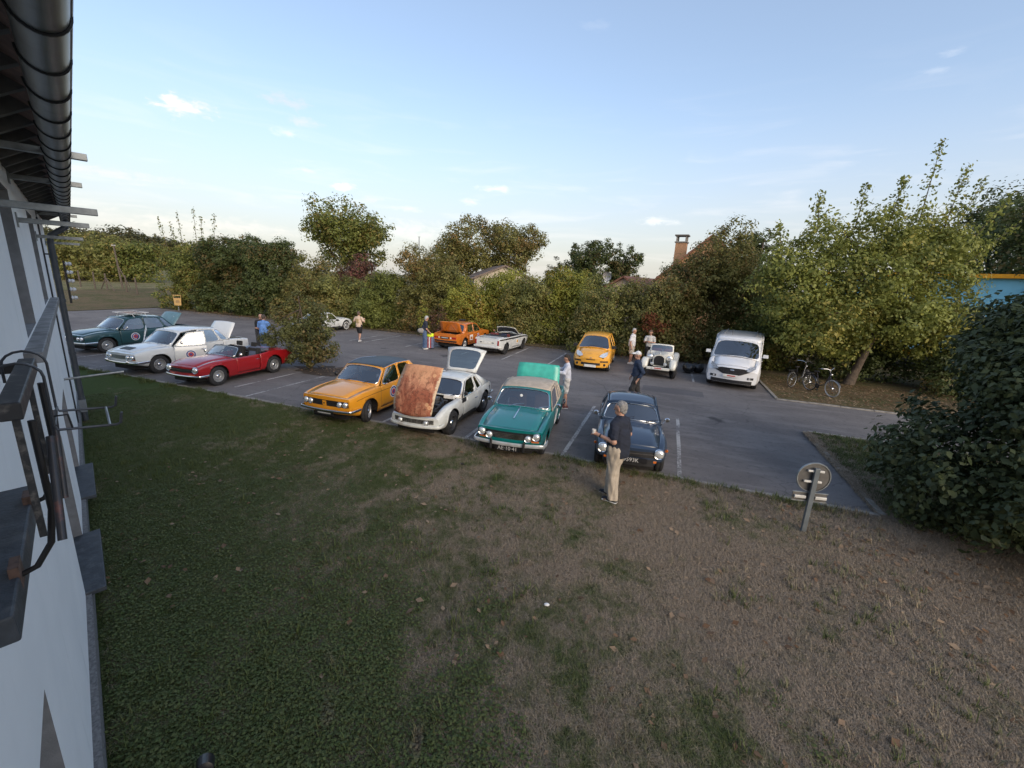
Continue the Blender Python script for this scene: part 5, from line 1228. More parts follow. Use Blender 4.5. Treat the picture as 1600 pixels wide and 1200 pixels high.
def car_gt6():
    C = make_car('fastback_car', gt6_spec(paint=P_oldwhite, trim=M_dark, gh=GT6_GH(hatch_open=1.45, rear_glass=glass_mat('green_glass', (.45, .62, .60), .8), rear_border=(.09, .09, .08, .07), side_glass=M_glass2), bonnet_hinge=(1.78, .51), bonnet_open=.93, bonnet_m=M_rust, rim_m=mat('dark_rim', (.08, .08, .085), .5, metal=.5)))
    for y, z in ((.10, 1.32), (-.22, 1.1), (.32, .98), (.02, .85), (-.4, .80)):
        pass
    b = MB(); b.box((.95, .0, .56), (.85, .26, .30)); b.box((.95, .02, .76), (.70, .18, .10)); b.box((.95, -.24, .66), (.5, .16, .14)); b.build('engine', mat('engine_alloy', (.16, .16, .16), .5, metal=.6, vary=.4, vscale=18, bump=.6, bscale=25), C.root, bevel=.02)
    b = MB()
    for k in range(3): b.lathe([(0, .1), (.055, .1), (.06, 0), (0, 0)], 12, Matrix.Translation((.70+k*.22, .32, .66)))
    b.tube([(1.45, .3, .62), (1.2, .38, .72), (.8, .3, .75), (.55, .1, .76)], .03, 8); b.tube([(1.5, -.2, .6), (1.2, -.1, .72), (1.0, .0, .8)], .025, 8); b.box((1.55, 0, .52), (.06, .62, .34)); b.build('engine_ancillaries', M_black, C.root)
    b = MB(); b.box((1.0, 0, .36), (1.3, 1.2, .06)); b.build('engine_bay_floor', M_under, C.root)
    b = MB(); b.box((.46, .32, .80), (.14, .3, .10)); b.build('battery', M_white, C.root, bevel=.01)
    face_box(C, True, -.52, .52, .44, .545, .02, mat('tarnished_grille', (.20, .19, .18), .4, metal=.8, vary=.5, vscale=20), 'grille', .006)
    for y in (-.34, .34): headlamp(C, y, .47, .06, .03, mat('dull_chrome', (.4, .4, .4), .35, metal=.9), 'driving_lamp')
    bumper(C, True, .385, .07, .03, .22, P_oldwhite, wd=.62)
    roundel(C, .12, .70, 1, .045, C.doors[(0, 1)], 'plain')
    for sg in (1, -1): mirror(C, .3, sg, m=M_black, reach=.06)
    bumper(C, False, .46, .06, .03, .25)
    place(C, -5.44, 10.04, -1, 2, 'white fastback with rusty bonnet propped up and glass tailgate open', 'classic cars parked nose to the lawn')
def car_far_sport():
    C = make_car('sports_coupe', gt6_spec(paint=P_white, wheel='steel', tyre_wall=mat('white_wall', (.55, .55, .53), .7), gh=GT6_GH(side_glass=M_glass2, glass=M_glass2)))
    for sg in (1, -1): headlamp(C, sg*.5, .56, .08, .03)
    bumper(C, True, .40, .06, .04, .2); bumper(C, False, .46, .06, .04, .2)
    place(C, -20.98, 22.2, 1, 0, 'white low sports car half hidden behind the bushy shrub', 'classic cars backed out from the hedge')
def dolly_spec(**kw):
    d = dict(xf=1.97, xr=-2.10, ax=(1.22, -1.23), R=.305, track=.665, r=.03, cF=.07, cR=.04, arch=.36, rkF=.06, prof=[(0, .93), (.2, .975), (.5, 1.0), (.78, .998), (1, .975)],
        w=[(-2.10, .70), (-1.8, .765), (0, .785), (1.3, .775), (1.75, .75), (1.97, .715)],
        zs=[(-2.10, .87), (-1.3, .90), (0, .89), (.75, .885), (1.3, .87), (1.75, .825), (1.97, .785)],
        zc=[(-2.10, .89), (-1.3, .93), (.75, .965), (1.3, .93), (1.75, .855), (1.97, .805)],
        zb=[(-2.10, .40), (-1.7, .27), (-1, .2), (1, .2), (1.6, .28), (1.97, .38)],
        cowl=.78, deck=-1.30, doors=[(.72, -.20), (-.22, -1.02)], bonnet=(.86, 1.90), boot=(-1.38, -2.02), seats=[(.12, .52), (-.75, -.5)])
    d.update(kw); return d
DOLLY_GH = lambda **kw: dict(dict(screen=(.78, .34), zr=[(.34, 1.30), (-.2, 1.36), (-.90, 1.31)], yr=[(.34, .605), (-.3, .62), (-.90, .59)], crown=.05, cp=3.2, rear=(-1.30, -.92), bulge=.10, bulge_top=.06, lift_r=.03,
        sides=[(.72, .32, -.20, -.17, 'glass', (.035, .03, .01, .035)), (-.22, -.19, -1.0, -.76, 'glass', (.03, .05, .01, .035)), (-1.0, -.76, -1.30, -.92, 'blank', ())], door_of={(.72, -.20): 0, (-.22, -1.0): 1}), **kw)
def car_yellow():
    C = make_car('saloon_car', dolly_spec(paint=P_yellow, trim=M_dark, steer=.42, gh=DOLLY_GH(roof_m=M_vinyl, drip_m=M_chrome, drip=True)))
    face_box(C, True, -.68, .68, .565, .715, .02, M_black, 'grille', .005)
    for sg in (1, -1):
        headlamp(C, sg*.60, .64, .066, .035); headlamp(C, sg*.44, .635, .066, .035)
        for k in range(3): face_box(C, True, sg*.06, sg*.34, .595+k*.035, .603+k*.035, .02, mat('grille_dark_bar', (.05, .05, .05), .4, metal=.5), 'grille_bar', .012)
    face_box(C, True, -.055, .055, .57, .70, .02, P_yellow, 'grille_centre', .016); face_box(C, True, -.02, .02, .62, .66, .02, M_chrome, 'badge', .025)
    bumper(C, True, .47, .06, .07, .35); plate(C, True, .385, '', M_blackplate, M_silver, wd=.56, h=.12, proud=.05); face_box(C, True, -.2, .2, .37, .40, .01, M_silver, 'plate_characters', .062)
    roundel(C, .18, .62, 1, .17, C.doors[(0, 1)])
    for sg in (1, -1):
        mirror(C, .55, sg, m=M_black)
        vs = []; fs = []
        for k in range(25):
            x = -1.9+3.6*k/24
            for z in (C.zs(x)-.135, C.zs(x)-.125): vs.append((C.warp(x, 0, z), sg*(C.yat(x, z)+.004), z))
        for k in range(24): fs.append((2*k, 2*k+2, 2*k+3, 2*k+1))
        MB().add(vs, fs).build('side_moulding', M_black, C.root)
    bumper(C, False, .48, .06, .06, .35)
    place(C, -7.83, 10.02, -1, 1, 'saffron yellow saloon with black vinyl roof, front wheels turned', 'classic cars parked nose to the lawn')
def car_orange():
    C = make_car('orange_saloon', dolly_spec(paint=P_orange, trim=M_dark, rim_m=mat('silver_alloy', (.6, .6, .6), .3, metal=.8), wheel='minilite', boot_open=1.15, gh=DOLLY_GH(glass=M_glass2)))
    for sg in (1, -1):
        face_box(C, False, sg*.40, sg*.66, .62, .72, .02, M_redlens, 'tail_light', .012); face_box(C, False, sg*.34, sg*.385, .62, .72, .02, M_white, 'reversing_light', .012)
        headlamp(C, sg*.6, .64, .066, .035)
        q = MB().box((-.55, sg*(C.yat(-.55, .60)+.008), .60), (.34, .006, .30)).build('number_square', M_white, C.root); MB().box((-.55, sg*(C.yat(-.55, .60)+.013), .58), (.2, .006, .14)).build('number_panel', P_orange, q)
        roundel(C, .30, .62, sg, .15)
    face_box(C, False, -.72, .72, .47, .53, .03, M_black, 'bumper', .05)
    plate(C, False, .665, '', M_blackplate, M_silver, wd=.5, h=.11, proud=.016); face_box(C, False, -.20, .20, .65, .69, .01, M_silver, 'plate_characters', .026)
    b = MB(); b.box((-1.62, 0, .60), (.75, 1.2, .03)); b.build('boot_floor', M_dark, C.root)
    b = MB(); b.box((-1.70, .1, .72), (.45, .4, .2)); b.build('boot_bag', mat('pale_bag', (.5, .5, .5), .8), C.root, bevel=.04)
    b = MB(); b.tube([(-1.42, .38, .93), (-1.62, .12, 1.35)], .014, 5).tube([(-1.42, -.38, .93), (-1.62, -.12, 1.35)], .014, 5).build('lid_brace', P_orange, C.root)
    b = MB(); b.box((.02, .12, 1.455), (.26, .34, .09)); b.build('roof_bag', M_black, C.root, bevel=.03)
    bumper(C, True, .47, .06, .07, .35)
    place(C, -10.98, 22.2, 1, -2, 'orange saloon with open boot backed towards the lot, by the suitcase', 'classic cars backed out from the hedge')
def two_spec(**kw):
    d = dict(xf=2.13, xr=-2.32, ax=(1.345, -1.345), R=.325, track=.69, tw=.18, r=.06, cF=.12, cR=.06, arch=.385, rkF=.05,
        w=[(-2.32, .72), (-1.9, .80), (0, .825), (1.3, .82), (1.85, .78), (2.13, .72)],
        zs=[(-2.32, .84), (-1.6, .91), (0, .905), (.9, .90), (1.5, .885), (1.95, .82), (2.13, .765)],
        zc=[(-2.32, .86), (-1.6, .95), (.9, .985), (1.5, .945), (1.95, .86), (2.13, .79)],
        zb=[(-2.32, .42), (-1.8, .28), (-1, .21), (1, .21), (1.7, .30), (2.13, .40)],
        cowl=.92, deck=-1.42, doors=[(.84, -.16), (-.18, -1.10)], bonnet=(1.0, 2.05), boot=(-1.50, -2.24), seats=[(.2, .55), (-.8, -.52)])
    d.update(kw); return d
TWO_GH = lambda **kw: dict(dict(screen=(.92, .42), zr=[(.42, 1.36), (-.2, 1.42), (-1.0, 1.36)], yr=[(.42, .635), (-.3, .65), (-1.0, .61)], crown=.055, cp=2.5, rear=(-1.42, -1.0), bulge=.13, bulge_top=.08, lift_r=.04,
        sides=[(.84, .40, -.16, -.13, 'glass', (.04, .03, .01, .04)), (-.18, -.15, -.98, -.80, 'glass', (.03, .03, .01, .04)), (-.98, -.80, -1.40, -.99, 'glass', (.05, .06, .04, .05))], door_of={(.84, -.16): 0, (-.18, -.98): 1}), **kw)
def two_front(C, m):
    face_box(C, True, -.70, .70, .585, .715, .02, m, 'grille', .006)
    for sg in (1, -1): headlamp(C, sg*.60, .65, .07, .04); headlamp(C, sg*.43, .65, .062, .035)
    bumper(C, True, .47, .075, .07, .40)
def car_white():
    C = make_car('white_saloon', two_spec(paint=P_white, trim=M_dark, gh=TWO_GH(), door_open={(0, 1): .52, (0, -1): 1.0}, boot_open=1.12))
    two_front(C, mat('silver_grille', (.30, .30, .31), .35, metal=.8))
    for k in range(3): face_box(C, True, -.34, .34, .605+k*.04, .615+k*.04, .02, M_chrome, 'grille_bar', .014)
    for sg in (1, -1): b = MB(); b.ellipsoid((front_x(C, sg*.5, .47)+.10, sg*.5, .50), (.04, .035, .07)); b.build('overrider', M_chrome, C.root, smooth=True); face_box(C, True, sg*.56, sg*.70, .555, .58, .02, M_amber, 'indicator', .014)
    roundel(C, .36, .58, 1, .17, C.doors[(0, 1)])
    b = MB(); b.box((-1.75, 0, .60), (.8, 1.3, .03)); b.build('boot_floor', M_dark, C.root)
    b = MB(); b.box((1.80, 0, .90), (.22, .5, .012), Matrix.Rotation(.18, 3, 'Y')); b.build('bonnet_vent', M_black, C.root)
    bumper(C, False, .50, .075, .06, .4); mirror(C, .62, 1); mirror(C, .62, -1)
    place(C, -17.52, 11.0, -1, 2, 'white saloon with front doors and boot standing open', 'classic cars parked nose to the lawn')
def car_green():
    C = make_car('dark_green_saloon', two_spec(paint=P_green, trim=M_redtrim, gh=TWO_GH(trim_m=M_chrome, side_trim=True), boot_open=1.0, boot_m=mat('grey_teal_paint', (.10, .19, .22), .4, coat=.4)))
    two_front(C, M_black); face_box(C, True, -.66, .66, .355, .43, .03, M_black, 'valance', .0)
    roundel(C, .30, .60, 1, .17)
    lid = C.boot
    hx, hz = -1.49, C.zs(-1.42); M = Matrix.Translation((hx, 0, hz)) @ Matrix.Rotation(1.0, 4, 'Y')
    for y, z in ((.22, .35), (-.12, .34)):
        q = M @ Vector((-z, y, -.03)); b = MB(); b.box((0, 0, 0), (.006, .16 if y > 0 else .22, .30 if y > 0 else .2)); o = b.build('sticker', M_white, lid); o.location = q+Vector((.03, 0, 0)); o.rotation_euler = (0, 1.0-math.pi/2, 0)
    rk = MB()                                                    # roof rack tray
    for sg in (1, -1): rk.tube([(.30, sg*.5, 1.58), (-.55, sg*.5, 1.58)], .014, 6)
    for x in (.30, -.55): rk.tube([(x, -.5, 1.58), (x, .5, 1.58)], .014, 6)
    for k in range(5): x = .15-k*.14; rk.tube([(x, -.5, 1.54), (x, .5, 1.54)], .010, 5)
    for x in (.1, -.4):
        for sg in (1, -1): rk.tube([(x, sg*.5, 1.58), (x, sg*.5, 1.50), (x, sg*.60, 1.42)], .012, 5)
    rk.build('roof_rack', mat('white_rack', (.6, .6, .6), .4), C.root, smooth=True)
    MB().box((-.12, 0, 1.56), (.6, .86, .012)).build('rack_slats', mat('rack_wood', (.30, .20, .15), .8), C.root)
    b = MB(); b.box((-1.75, 0, .60), (.8, 1.3, .03)); b.build('boot_floor', M_dark, C.root)
    bumper(C, False, .50, .075, .06, .4); mirror(C, .62, 1)
    place(C, -22.85, 12.25, -1, 1, 'dark teal green saloon with white roof rack and open boot', 'classic cars parked nose to the lawn')
def car_c3():
    gh = dict(screen=(1.02, .28), zr=[(.28, 1.46), (-.3, 1.52), (-1.1, 1.49), (-1.55, 1.42)], yr=[(.28, .56), (-.5, .58), (-1.55, .52)], crown=.05, rear=(-1.80, -1.55), bulge=.20, bulge_top=.10, trim=False, glass=M_glass2, sn=7,
        screen_border=(.05, .05, .02, .05), drip=False, sides=[(.98, .26, -.10, -.10, 'glass', (.10, .03, .01, .05)), (-.12, -.12, -1.0, -.95, 'glass', (.03, .04, .01, .05)), (-1.0, -.95, -1.78, -1.55, 'blank', ())], wipers=(.3, -.25))
    C = make_car('hatchback_car', dict(xf=1.93, xr=-1.90, ax=(1.23, -1.23), R=.30, track=.715, tw=.185, r=.10, cF=.30, cR=.15, arch=.355, modern=True, paint=P_gold, trim=M_dark, wheel='modern', rim_m=M_rim,
        prof=[(0, .93), (.2, .97), (.5, 1.0), (.8, .985), (1, .94)],
        w=[(-1.9, .72), (-1.5, .80), (0, .835), (1.2, .83), (1.6, .80), (1.93, .72)], zs=[(-1.9, .95), (-1, .98), (0, .95), (.9, .93), (1.3, .86), (1.65, .74), (1.93, .56)],
        zc=[(-1.9, .95), (-1, .98), (.95, 1.06), (1.3, .985), (1.65, .86), (1.93, .66)], zb=[(-1.9, .3), (-1.4, .22), (1.4, .2), (1.93, .24)],
        cowl=1.0, deck=-1.78, doors=[(.93, -.10), (-.12, -.95)], bonnet=(1.06, 1.70), boot=None, seats=[(.15, .6), (-.8, -.55)], headrest=True, gh=gh))
    for sg in (1, -1):
        b = MB(); vs = []; hp = [(1.84, .36), (1.86, .50), (1.80, .62), (1.68, .68), (1.50, .69), (1.36, .67), (1.46, .60), (1.60, .50), (1.74, .40)]; n = len(hp)   # swept headlamps lying on the wing
        for x, y in hp:
            zz = C.zs(x)+(C.zc(x)-C.zs(x))*(1-(y/.74)**2)+.012; vs.append((C.warp(x, y, zz)+.04, sg*y, zz))
        b.add(vs, [tuple(range(n))]); o = b.build('headlight', M_lens, C.root); solid(o, .02, 1)
        face_box(C, True, sg*.42, sg*.74, .475, .535, .02, M_black, 'bumper_strip', .012)
        b = MB(); b.lathe([(0, .01), (.05, .01), (.06, 0)], 14, basis((front_x(C, .6, .35)+.01, sg*.60, .36), (0, 1, 0), (0, 0, 1))); b.build('fog_lamp', M_black, C.root)
        mirror(C, .80, sg, C.zs(.8)+.02, M_black, False, reach=.06)
    face_box(C, True, -.42, .42, .335, .44, .03, M_black, 'air_intake', .01)
    plate(C, True, .31, '', M_whiteplate, M_black, wd=.52, h=.11, proud=.03)
    face_box(C, True, -.2, .2, .565, .60, .02, M_black, 'grille_slot', .012)
    b = MB()
    for k in (0, 1):
        for sg in (1, -1): b.tube([(front_x(C, .1, .6)-.02, sg*.11, .60+k*.035), (front_x(C, 0, .63)+.0, 0, .64+k*.035)], .010, 5)
    b.build('emblem', M_chrome, C.root)
    place(C, -3.08, 20.62, -1, 2.5, 'small yellow orange modern hatchback facing the camera before the hedge', None)
def car_van():
    gh = dict(screen=(1.42, .70), zr=[(.70, 1.80), (.3, 1.93), (-1, 1.96), (-2.42, 1.94)], yr=[(.70, .81), (.2, .88), (-2.42, .88)], crown=.05, cp=3.6, rear=(-2.54, -2.44), rear_solid=True, bulge=.24, bulge_top=.12, trim=False, glass=M_glass2, sn=7, screen_border=(.06, .06, .02, .07),
        drip=False, sides=[(1.34, .68, .10, .10, 'glass', (.16, .05, .02, .07)), (.10, .10, -2.54, -2.44, 'blank', ())], wipers=(.45, -.3), lift_r=0)
    C = make_car('panel_van', dict(xf=2.36, xr=-2.60, ax=(1.47, -1.46), R=.335, track=.83, tw=.21, r=.09, cF=.25, cR=.05, arch=.40, modern=True, paint=P_van, trim=M_dark, wheel='modern', rim_m=M_rim,
        prof=[(0, .95), (.2, .985), (.5, 1.0), (.8, .985), (1, .95)],
        w=[(-2.6, .94), (-2.2, .975), (0, .985), (1.5, .98), (1.95, .965), (2.36, .90)], zs=[(-2.6, 1.16), (0, 1.16), (1.3, 1.13), (1.7, 1.06), (2.1, .94), (2.36, .76)],
        zc=[(-2.6, 1.16), (0, 1.16), (1.4, 1.28), (1.8, 1.16), (2.15, 1.02), (2.36, .86)], zb=[(-2.6, .34), (-2, .26), (1.8, .24), (2.36, .26)],
        cowl=1.40, deck=-2.5, doors=[(1.28, .10)], bonnet=(1.46, 2.24), boot=None, seats=[(.45, .7)], headrest=True, gh=gh, dash=M_black))
    n = 10; vs = []; fs = []
    def strip(pts0, pts1, m, name, lift=.012):
        vs = []; k = len(pts0)
        for (y, z) in pts0+pts1: vs.append((front_x(C, y, z)+lift, y, z))
        return MB().add(vs, [(i, i+1, k+i+1, k+i) for i in range(k-1)]).build(name, m, C.root)
    ys = [-.62+1.24*k/16 for k in range(17)]
    gt = lambda y: .87-.22*max(0, abs(y)-.40); gb = lambda y: .60+.46*max(0, abs(y)-.28)
    g_ = strip([(y, gb(y)) for y in ys], [(y, gt(y)) for y in ys], M_black, 'grille'); solid(g_, .03)
    for k in range(4):
        z = .665+k*.042; hw = min(.46, .36+.10*k if k < 2 else .46); face_box(C, True, -hw, hw, z, z+.012, .01, mat('grille_slat', (.05, .05, .055), .35), 'grille_slat', .02)
    b = MB(); b.ellipsoid((front_x(C, 0, .77)+.03, 0, .785), (.012, .085, .032)); b.build('oval_badge', M_chrome, C.root, smooth=True)
    for sg in (1, -1):
        P = [(.50, .80), (.62, .77), (.80, .90), (.80, 1.02), (.70, .985), (.56, .88)]
        vs = [];
        for y, z in P: vs.append((C.warp(2.36-max(0, (z-.80))*1.0, y, z)+.07, sg*y, z))
        o = MB().add(vs, [tuple(range(len(P)))]).build('headlight', mat('smoked_headlamp', (.30, .31, .32), .12, metal=.4, coat=1, vary=.5, vscale=25), C.root); solid(o, .04, 0)
        face_box(C, True, sg*.56, sg*.78, .46, .545, .03, M_black, 'fog_lamp_recess', .010); b = MB(); b.lathe([(0, .012), (.035, .012), (.04, 0)], 12, basis((front_x(C, .64, .5)+.012, sg*.64, .50), (0, 1, 0), (0, 0, 1))); b.build('fog_lamp', M_lens, C.root)
        mb = mirror(C, 1.12, sg, 1.22, P_van, False, y=.90, reach=.12)
        MB().tube([(1.12, sg*.9, 1.18), (1.12, sg*1.02, 1.24)], .03, 6).build('mirror_arm', M_black, C.root)
    face_box(C, True, -.74, .74, .27, .40, .04, M_black, 'lower_grille', .012)
    p = plate(C, True, .56, '', M_whiteplate, M_black, y=-.04, wd=.52, h=.11, proud=.04); face_box(C, True, -.19, .14, .54, .585, .01, mat('plate_red', (.45, .06, .05), .5), 'plate_characters', .052); face_box(C, True, -.30, -.265, .505, .615, .01, mat('plate_blue', (.02, .05, .3), .5), 'plate_band', .050)
    for sg in (1, -1): MB().tube([(.3, sg*.62, 2.03), (-2.3, sg*.62, 2.03)], .018, 6).build('roof_rail', mat('grey_rail', (.35, .35, .36), .4, metal=.4), C.root)
    MB().tube([(.45, -.3, 1.99), (.42, -.3, 2.2)], .006, 5).build('aerial', M_black, C.root)
    b = MB(); b.box((1.50, .22, 1.30), (.02, .16, .05)); b.build('dashboard_paper', M_white, C.root)
    place(C, 3.05, 20.9, -1, -10, 'white panel van with black grille parked under the leaning tree', None, 'van')

def car_vintage():
    root = empty('vintage_roadster'); C = Car(); C.root = root
    m = P_cream; R = .35; tr = .60; ax = (1.15, -1.15)
    for k, a in enumerate(ax):
        for sg in (1, -1): make_wheel(root, (a, sg*tr, R), R, .15, 'wire', sg, .32 if k == 0 else 0, M_chrome, None)
    b = MB(); b.box((0, 0, .40), (3.0, .62, .12)); b.tube([(1.15, -.6, .35), (1.15, .6, .35)], .04, 8); b.tube([(-1.15, -.6, .35), (-1.15, .6, .35)], .04, 8); b.build('chassis', M_under, root)
    # bonnet: rounded top, tapering to the radiator
    def hoodsec(x):
        t = (x-.35)/(1.25-.35); hw = .46*(1-t)+.27*t; z0 = .50; zt = 1.02*(1-t)+.98*t; pts = []
        for k in range(15):
            a = math.pi*k/14; pts.append((hw*math.copysign(abs(math.cos(a))**.55, math.cos(a)), z0+(zt-z0)*math.sin(a)**.5))
        return pts
    vs = []; fs = []; xs = [.35+.9*k/8 for k in range(9)]
    for x in xs: vs += [(x, y, z) for y, z in hoodsec(x)]
    for i in range(8):
        for j in range(14): a = i*15+j; fs.append((a, a+1, a+16, a+15))
    bo = MB().add(vs, fs).build('bonnet', m, root, smooth=True)
    for sg in (1, -1):
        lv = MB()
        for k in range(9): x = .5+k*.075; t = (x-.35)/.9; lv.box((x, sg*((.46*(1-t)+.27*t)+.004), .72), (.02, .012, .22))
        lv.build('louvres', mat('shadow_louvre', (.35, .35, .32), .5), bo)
    MB().tube([(.36, 0, 1.025), (1.25, 0, .985)], .008, 6).build('bonnet_hinge', M_chrome, bo)
    # radiator
    sh = [(-.23, .50), (.23, .50), (.27, .72), (.25, .90), (.14, 1.0), (0, 1.03), (-.14, 1.0), (-.25, .90), (-.27, .72)]
    vs = [(1.25, y, z) for y, z in sh]+[(1.36, y*.98, z) for y, z in sh]; n = len(sh)
    MB().add(vs, [(i, (i+1) % n, n+(i+1) % n, n+i) for i in range(n)]+[tuple(range(n, 2*n))]).build('radiator_shell', m, root, smooth=True, angle=30)
    gs = [(y*.80, .55+(z-.5)*.80) for y, z in sh]; vs = [(1.366, y, z) for y, z in gs]
    gr = MB().add(vs, [tuple(range(n))]).build('grille', M_black, root); solid(gr, .02, 1)
    sl = MB()
    for k in range(13): y = -.19+k*.0317; zt = .55+.42*math.sqrt(max(.05, 1-(y/.24)**2))*.92; sl.tube([(1.392, y, .56), (1.392, y, zt)], .004, 4)
    sl.build('grille_bars', mat('dark_grille_bar', (.06, .06, .06), .4, metal=.6), gr)
    MB().ellipsoid((1.31, 0, 1.06), (.03, .03, .04)).build('radiator_cap', M_chrome, root, smooth=True)
    # wings
    def wing(path, w0, name, sg, yc):
        vs = []; fs = []; nn = 8
        for i, (x, z, ww) in enumerate(path):
            x0, z0 = path[max(0, i-1)][:2]; x1, z1 = path[min(len(path)-1, i+1)][:2]; d = Vector((x1-x0, 0, z1-z0)).normalized(); nrm = Vector((-d.z, 0, d.x))
            if nrm.z < 0 and abs(d.x) > .2: nrm = -nrm
            if (Vector((x, 0, z))-Vector((path[len(path)//2][0], 0, .3))).dot(nrm) < 0: nrm = -nrm
            for j in range(nn+1):
                v = -1+2*j/nn; vs.append(Vector((x, sg*(yc+v*ww/2), z))-nrm*(.09*v**4))
        for i in range(len(path)-1):
            for j in range(nn): a = i*(nn+1)+j; fs.append((a, a+1, a+nn+2, a+nn+1))
        o = MB().add(vs, fs).build(name, m, root, smooth=True, angle=60); solid(o, .015, 0); return o
    for sg in (1, -1):
        fp = [(1.60, .42, .22), (1.60, .52, .26), (1.55, .66, .29), (1.45, .76, .30), (1.30, .82, .30), (1.12, .83, .30), (.95, .79, .29), (.80, .70, .28), (.65, .58, .27), (.50, .47, .26), (.34, .39, .26), (.15, .35, .26)]
        wing(fp, .3, 'front_wing', sg, .58)
        rp = [(-.60, .36, .24), (-.70, .50, .26), (-.80, .66, .28), (-.95, .78, .28), (-1.15, .83, .28), (-1.35, .79, .28), (-1.52, .66, .28), (-1.62, .48, .26), (-1.66, .38, .24)]
        wing(rp, .3, 'rear_wing', sg, .60)
        b = MB(); b.box((-.22, sg*.60, .345), (.80, .26, .03)); b.build('running_board', m, root, bevel=.01)
        M = basis((1.22, sg*.40, .86), (0, 1, 0), (0, 0, 1)); b = MB(); b.lathe([(0, -.14), (.06, -.12), (.10, -.04), (.115, .02), (.12, .04), (.105, .05)], 18, M); o = b.build('headlight', M_chrome, root, smooth=True)
        MB().lathe([(.105, .045), (.07, .065), (0, .072)], 16, M).build('lens', M_lens, o, smooth=True)
        MB().tube([(1.20, sg*.40, .76), (1.20, sg*.40, .60)], .015, 6).build('lamp_bracket', M_chrome, root)
        M = basis((1.50, sg*.27, .62), (0, 1, 0), (0, 0, 1)); MB().lathe([(0, -.06), (.05, -.04), (.07, .01), (.055, .03), (0, .035)], 14, M).build('spot_lamp', M_lens, root, smooth=True)
        d = MB(); d.box((-.12, sg*.50, .68), (.62, .05, .46), taper=.97); d.build('door', m, root, bevel=.02)
    b = MB(); b.box((-.12, 0, .45), (.95, .96, .08)); b.build('tub_floor', M_dark, root)
    vs = []; fs = []; xs = [-.42, -.6, -.85, -1.1, -1.35, -1.55, -1.65]; prf = [(.50, .94), (.50, .95), (.48, .95), (.45, .92), (.40, .85), (.34, .72), (.28, .60)]
    for x, (hw, zt) in zip(xs, prf):
        for k in range(13): a = math.pi*k/12; vs.append((x, hw*math.copysign(abs(math.cos(a))**.6, math.cos(a)), .42+(zt-.42)*math.sin(a)**.6))
    for i in range(len(xs)-1):
        for j in range(12): a = i*13+j; fs.append((a, a+1, a+14, a+13))
    fs.append(tuple(range(len(vs)-13, len(vs)))); MB().add(vs, fs).build('tail', m, root, smooth=True)
    b = MB(); b.box((.30, 0, .76), (.12, .98, .46)); b.build('scuttle', m, root, bevel=.04)
    for y in (.24, -.24): b = MB(); seat_mesh(b, -.10, y, .42, .45, .45); b.build('seat', M_redtrim, root, bevel=.04)
    # upright windscreen
    P = [(.30, -.52, .98), (.30, .52, .98), (.16, .48, 1.32), (.16, -.48, 1.32)]
    (sv, sf), (pv, pf), trm = panel(P, .045, .045, .04, .05, bulge=lambda u, v: Vector((.04*(1-(2*u-1)**2), 0, .02*v*(1-(2*u-1)**2))), n=8)
    solid(MB().add(sv, sf).build('windscreen_frame', m, root, smooth=True, fix=False), .03); MB().add(pv, pf).build('windscreen', M_glass, root, fix=False)
    b = MB(); b.box((1.60, 0, .44), (.05, .95, .12)); b.build('front_apron', m, root, bevel=.02)
    b = MB(); b.box((1.645, 0, .46), (.01, .46, .10)); o = b.build('number_plate', M_whiteplate, root)
    MB().box((1.652, 0, .46), (.006, .28, .045)).build('plate_characters', mat('plate_red', (.45, .06, .05), .5), o)
    C.sp = dict(); root.location = lot(-.07, 20.65); root.rotation_euler = (0, 0, AZ-math.pi/2+R_(-3)); tag(root, 'ivory vintage roadster with tall dark radiator grille and swept wings', 'car')
    c = Vector((-.25, .24, .98)); MB().tube([c+Vector((.12*math.sin(t)*.3, .18*math.cos(t), .18*math.sin(t))) for t in [2*math.pi*k/18 for k in range(19)]], .012, 5, False).build('steering_wheel', M_black, root)
for f in (car_red, car_blue, car_teal, car_herald, car_gt6, car_far_sport, car_yellow, car_orange, car_white, car_green, car_c3, car_van, car_vintage): f()
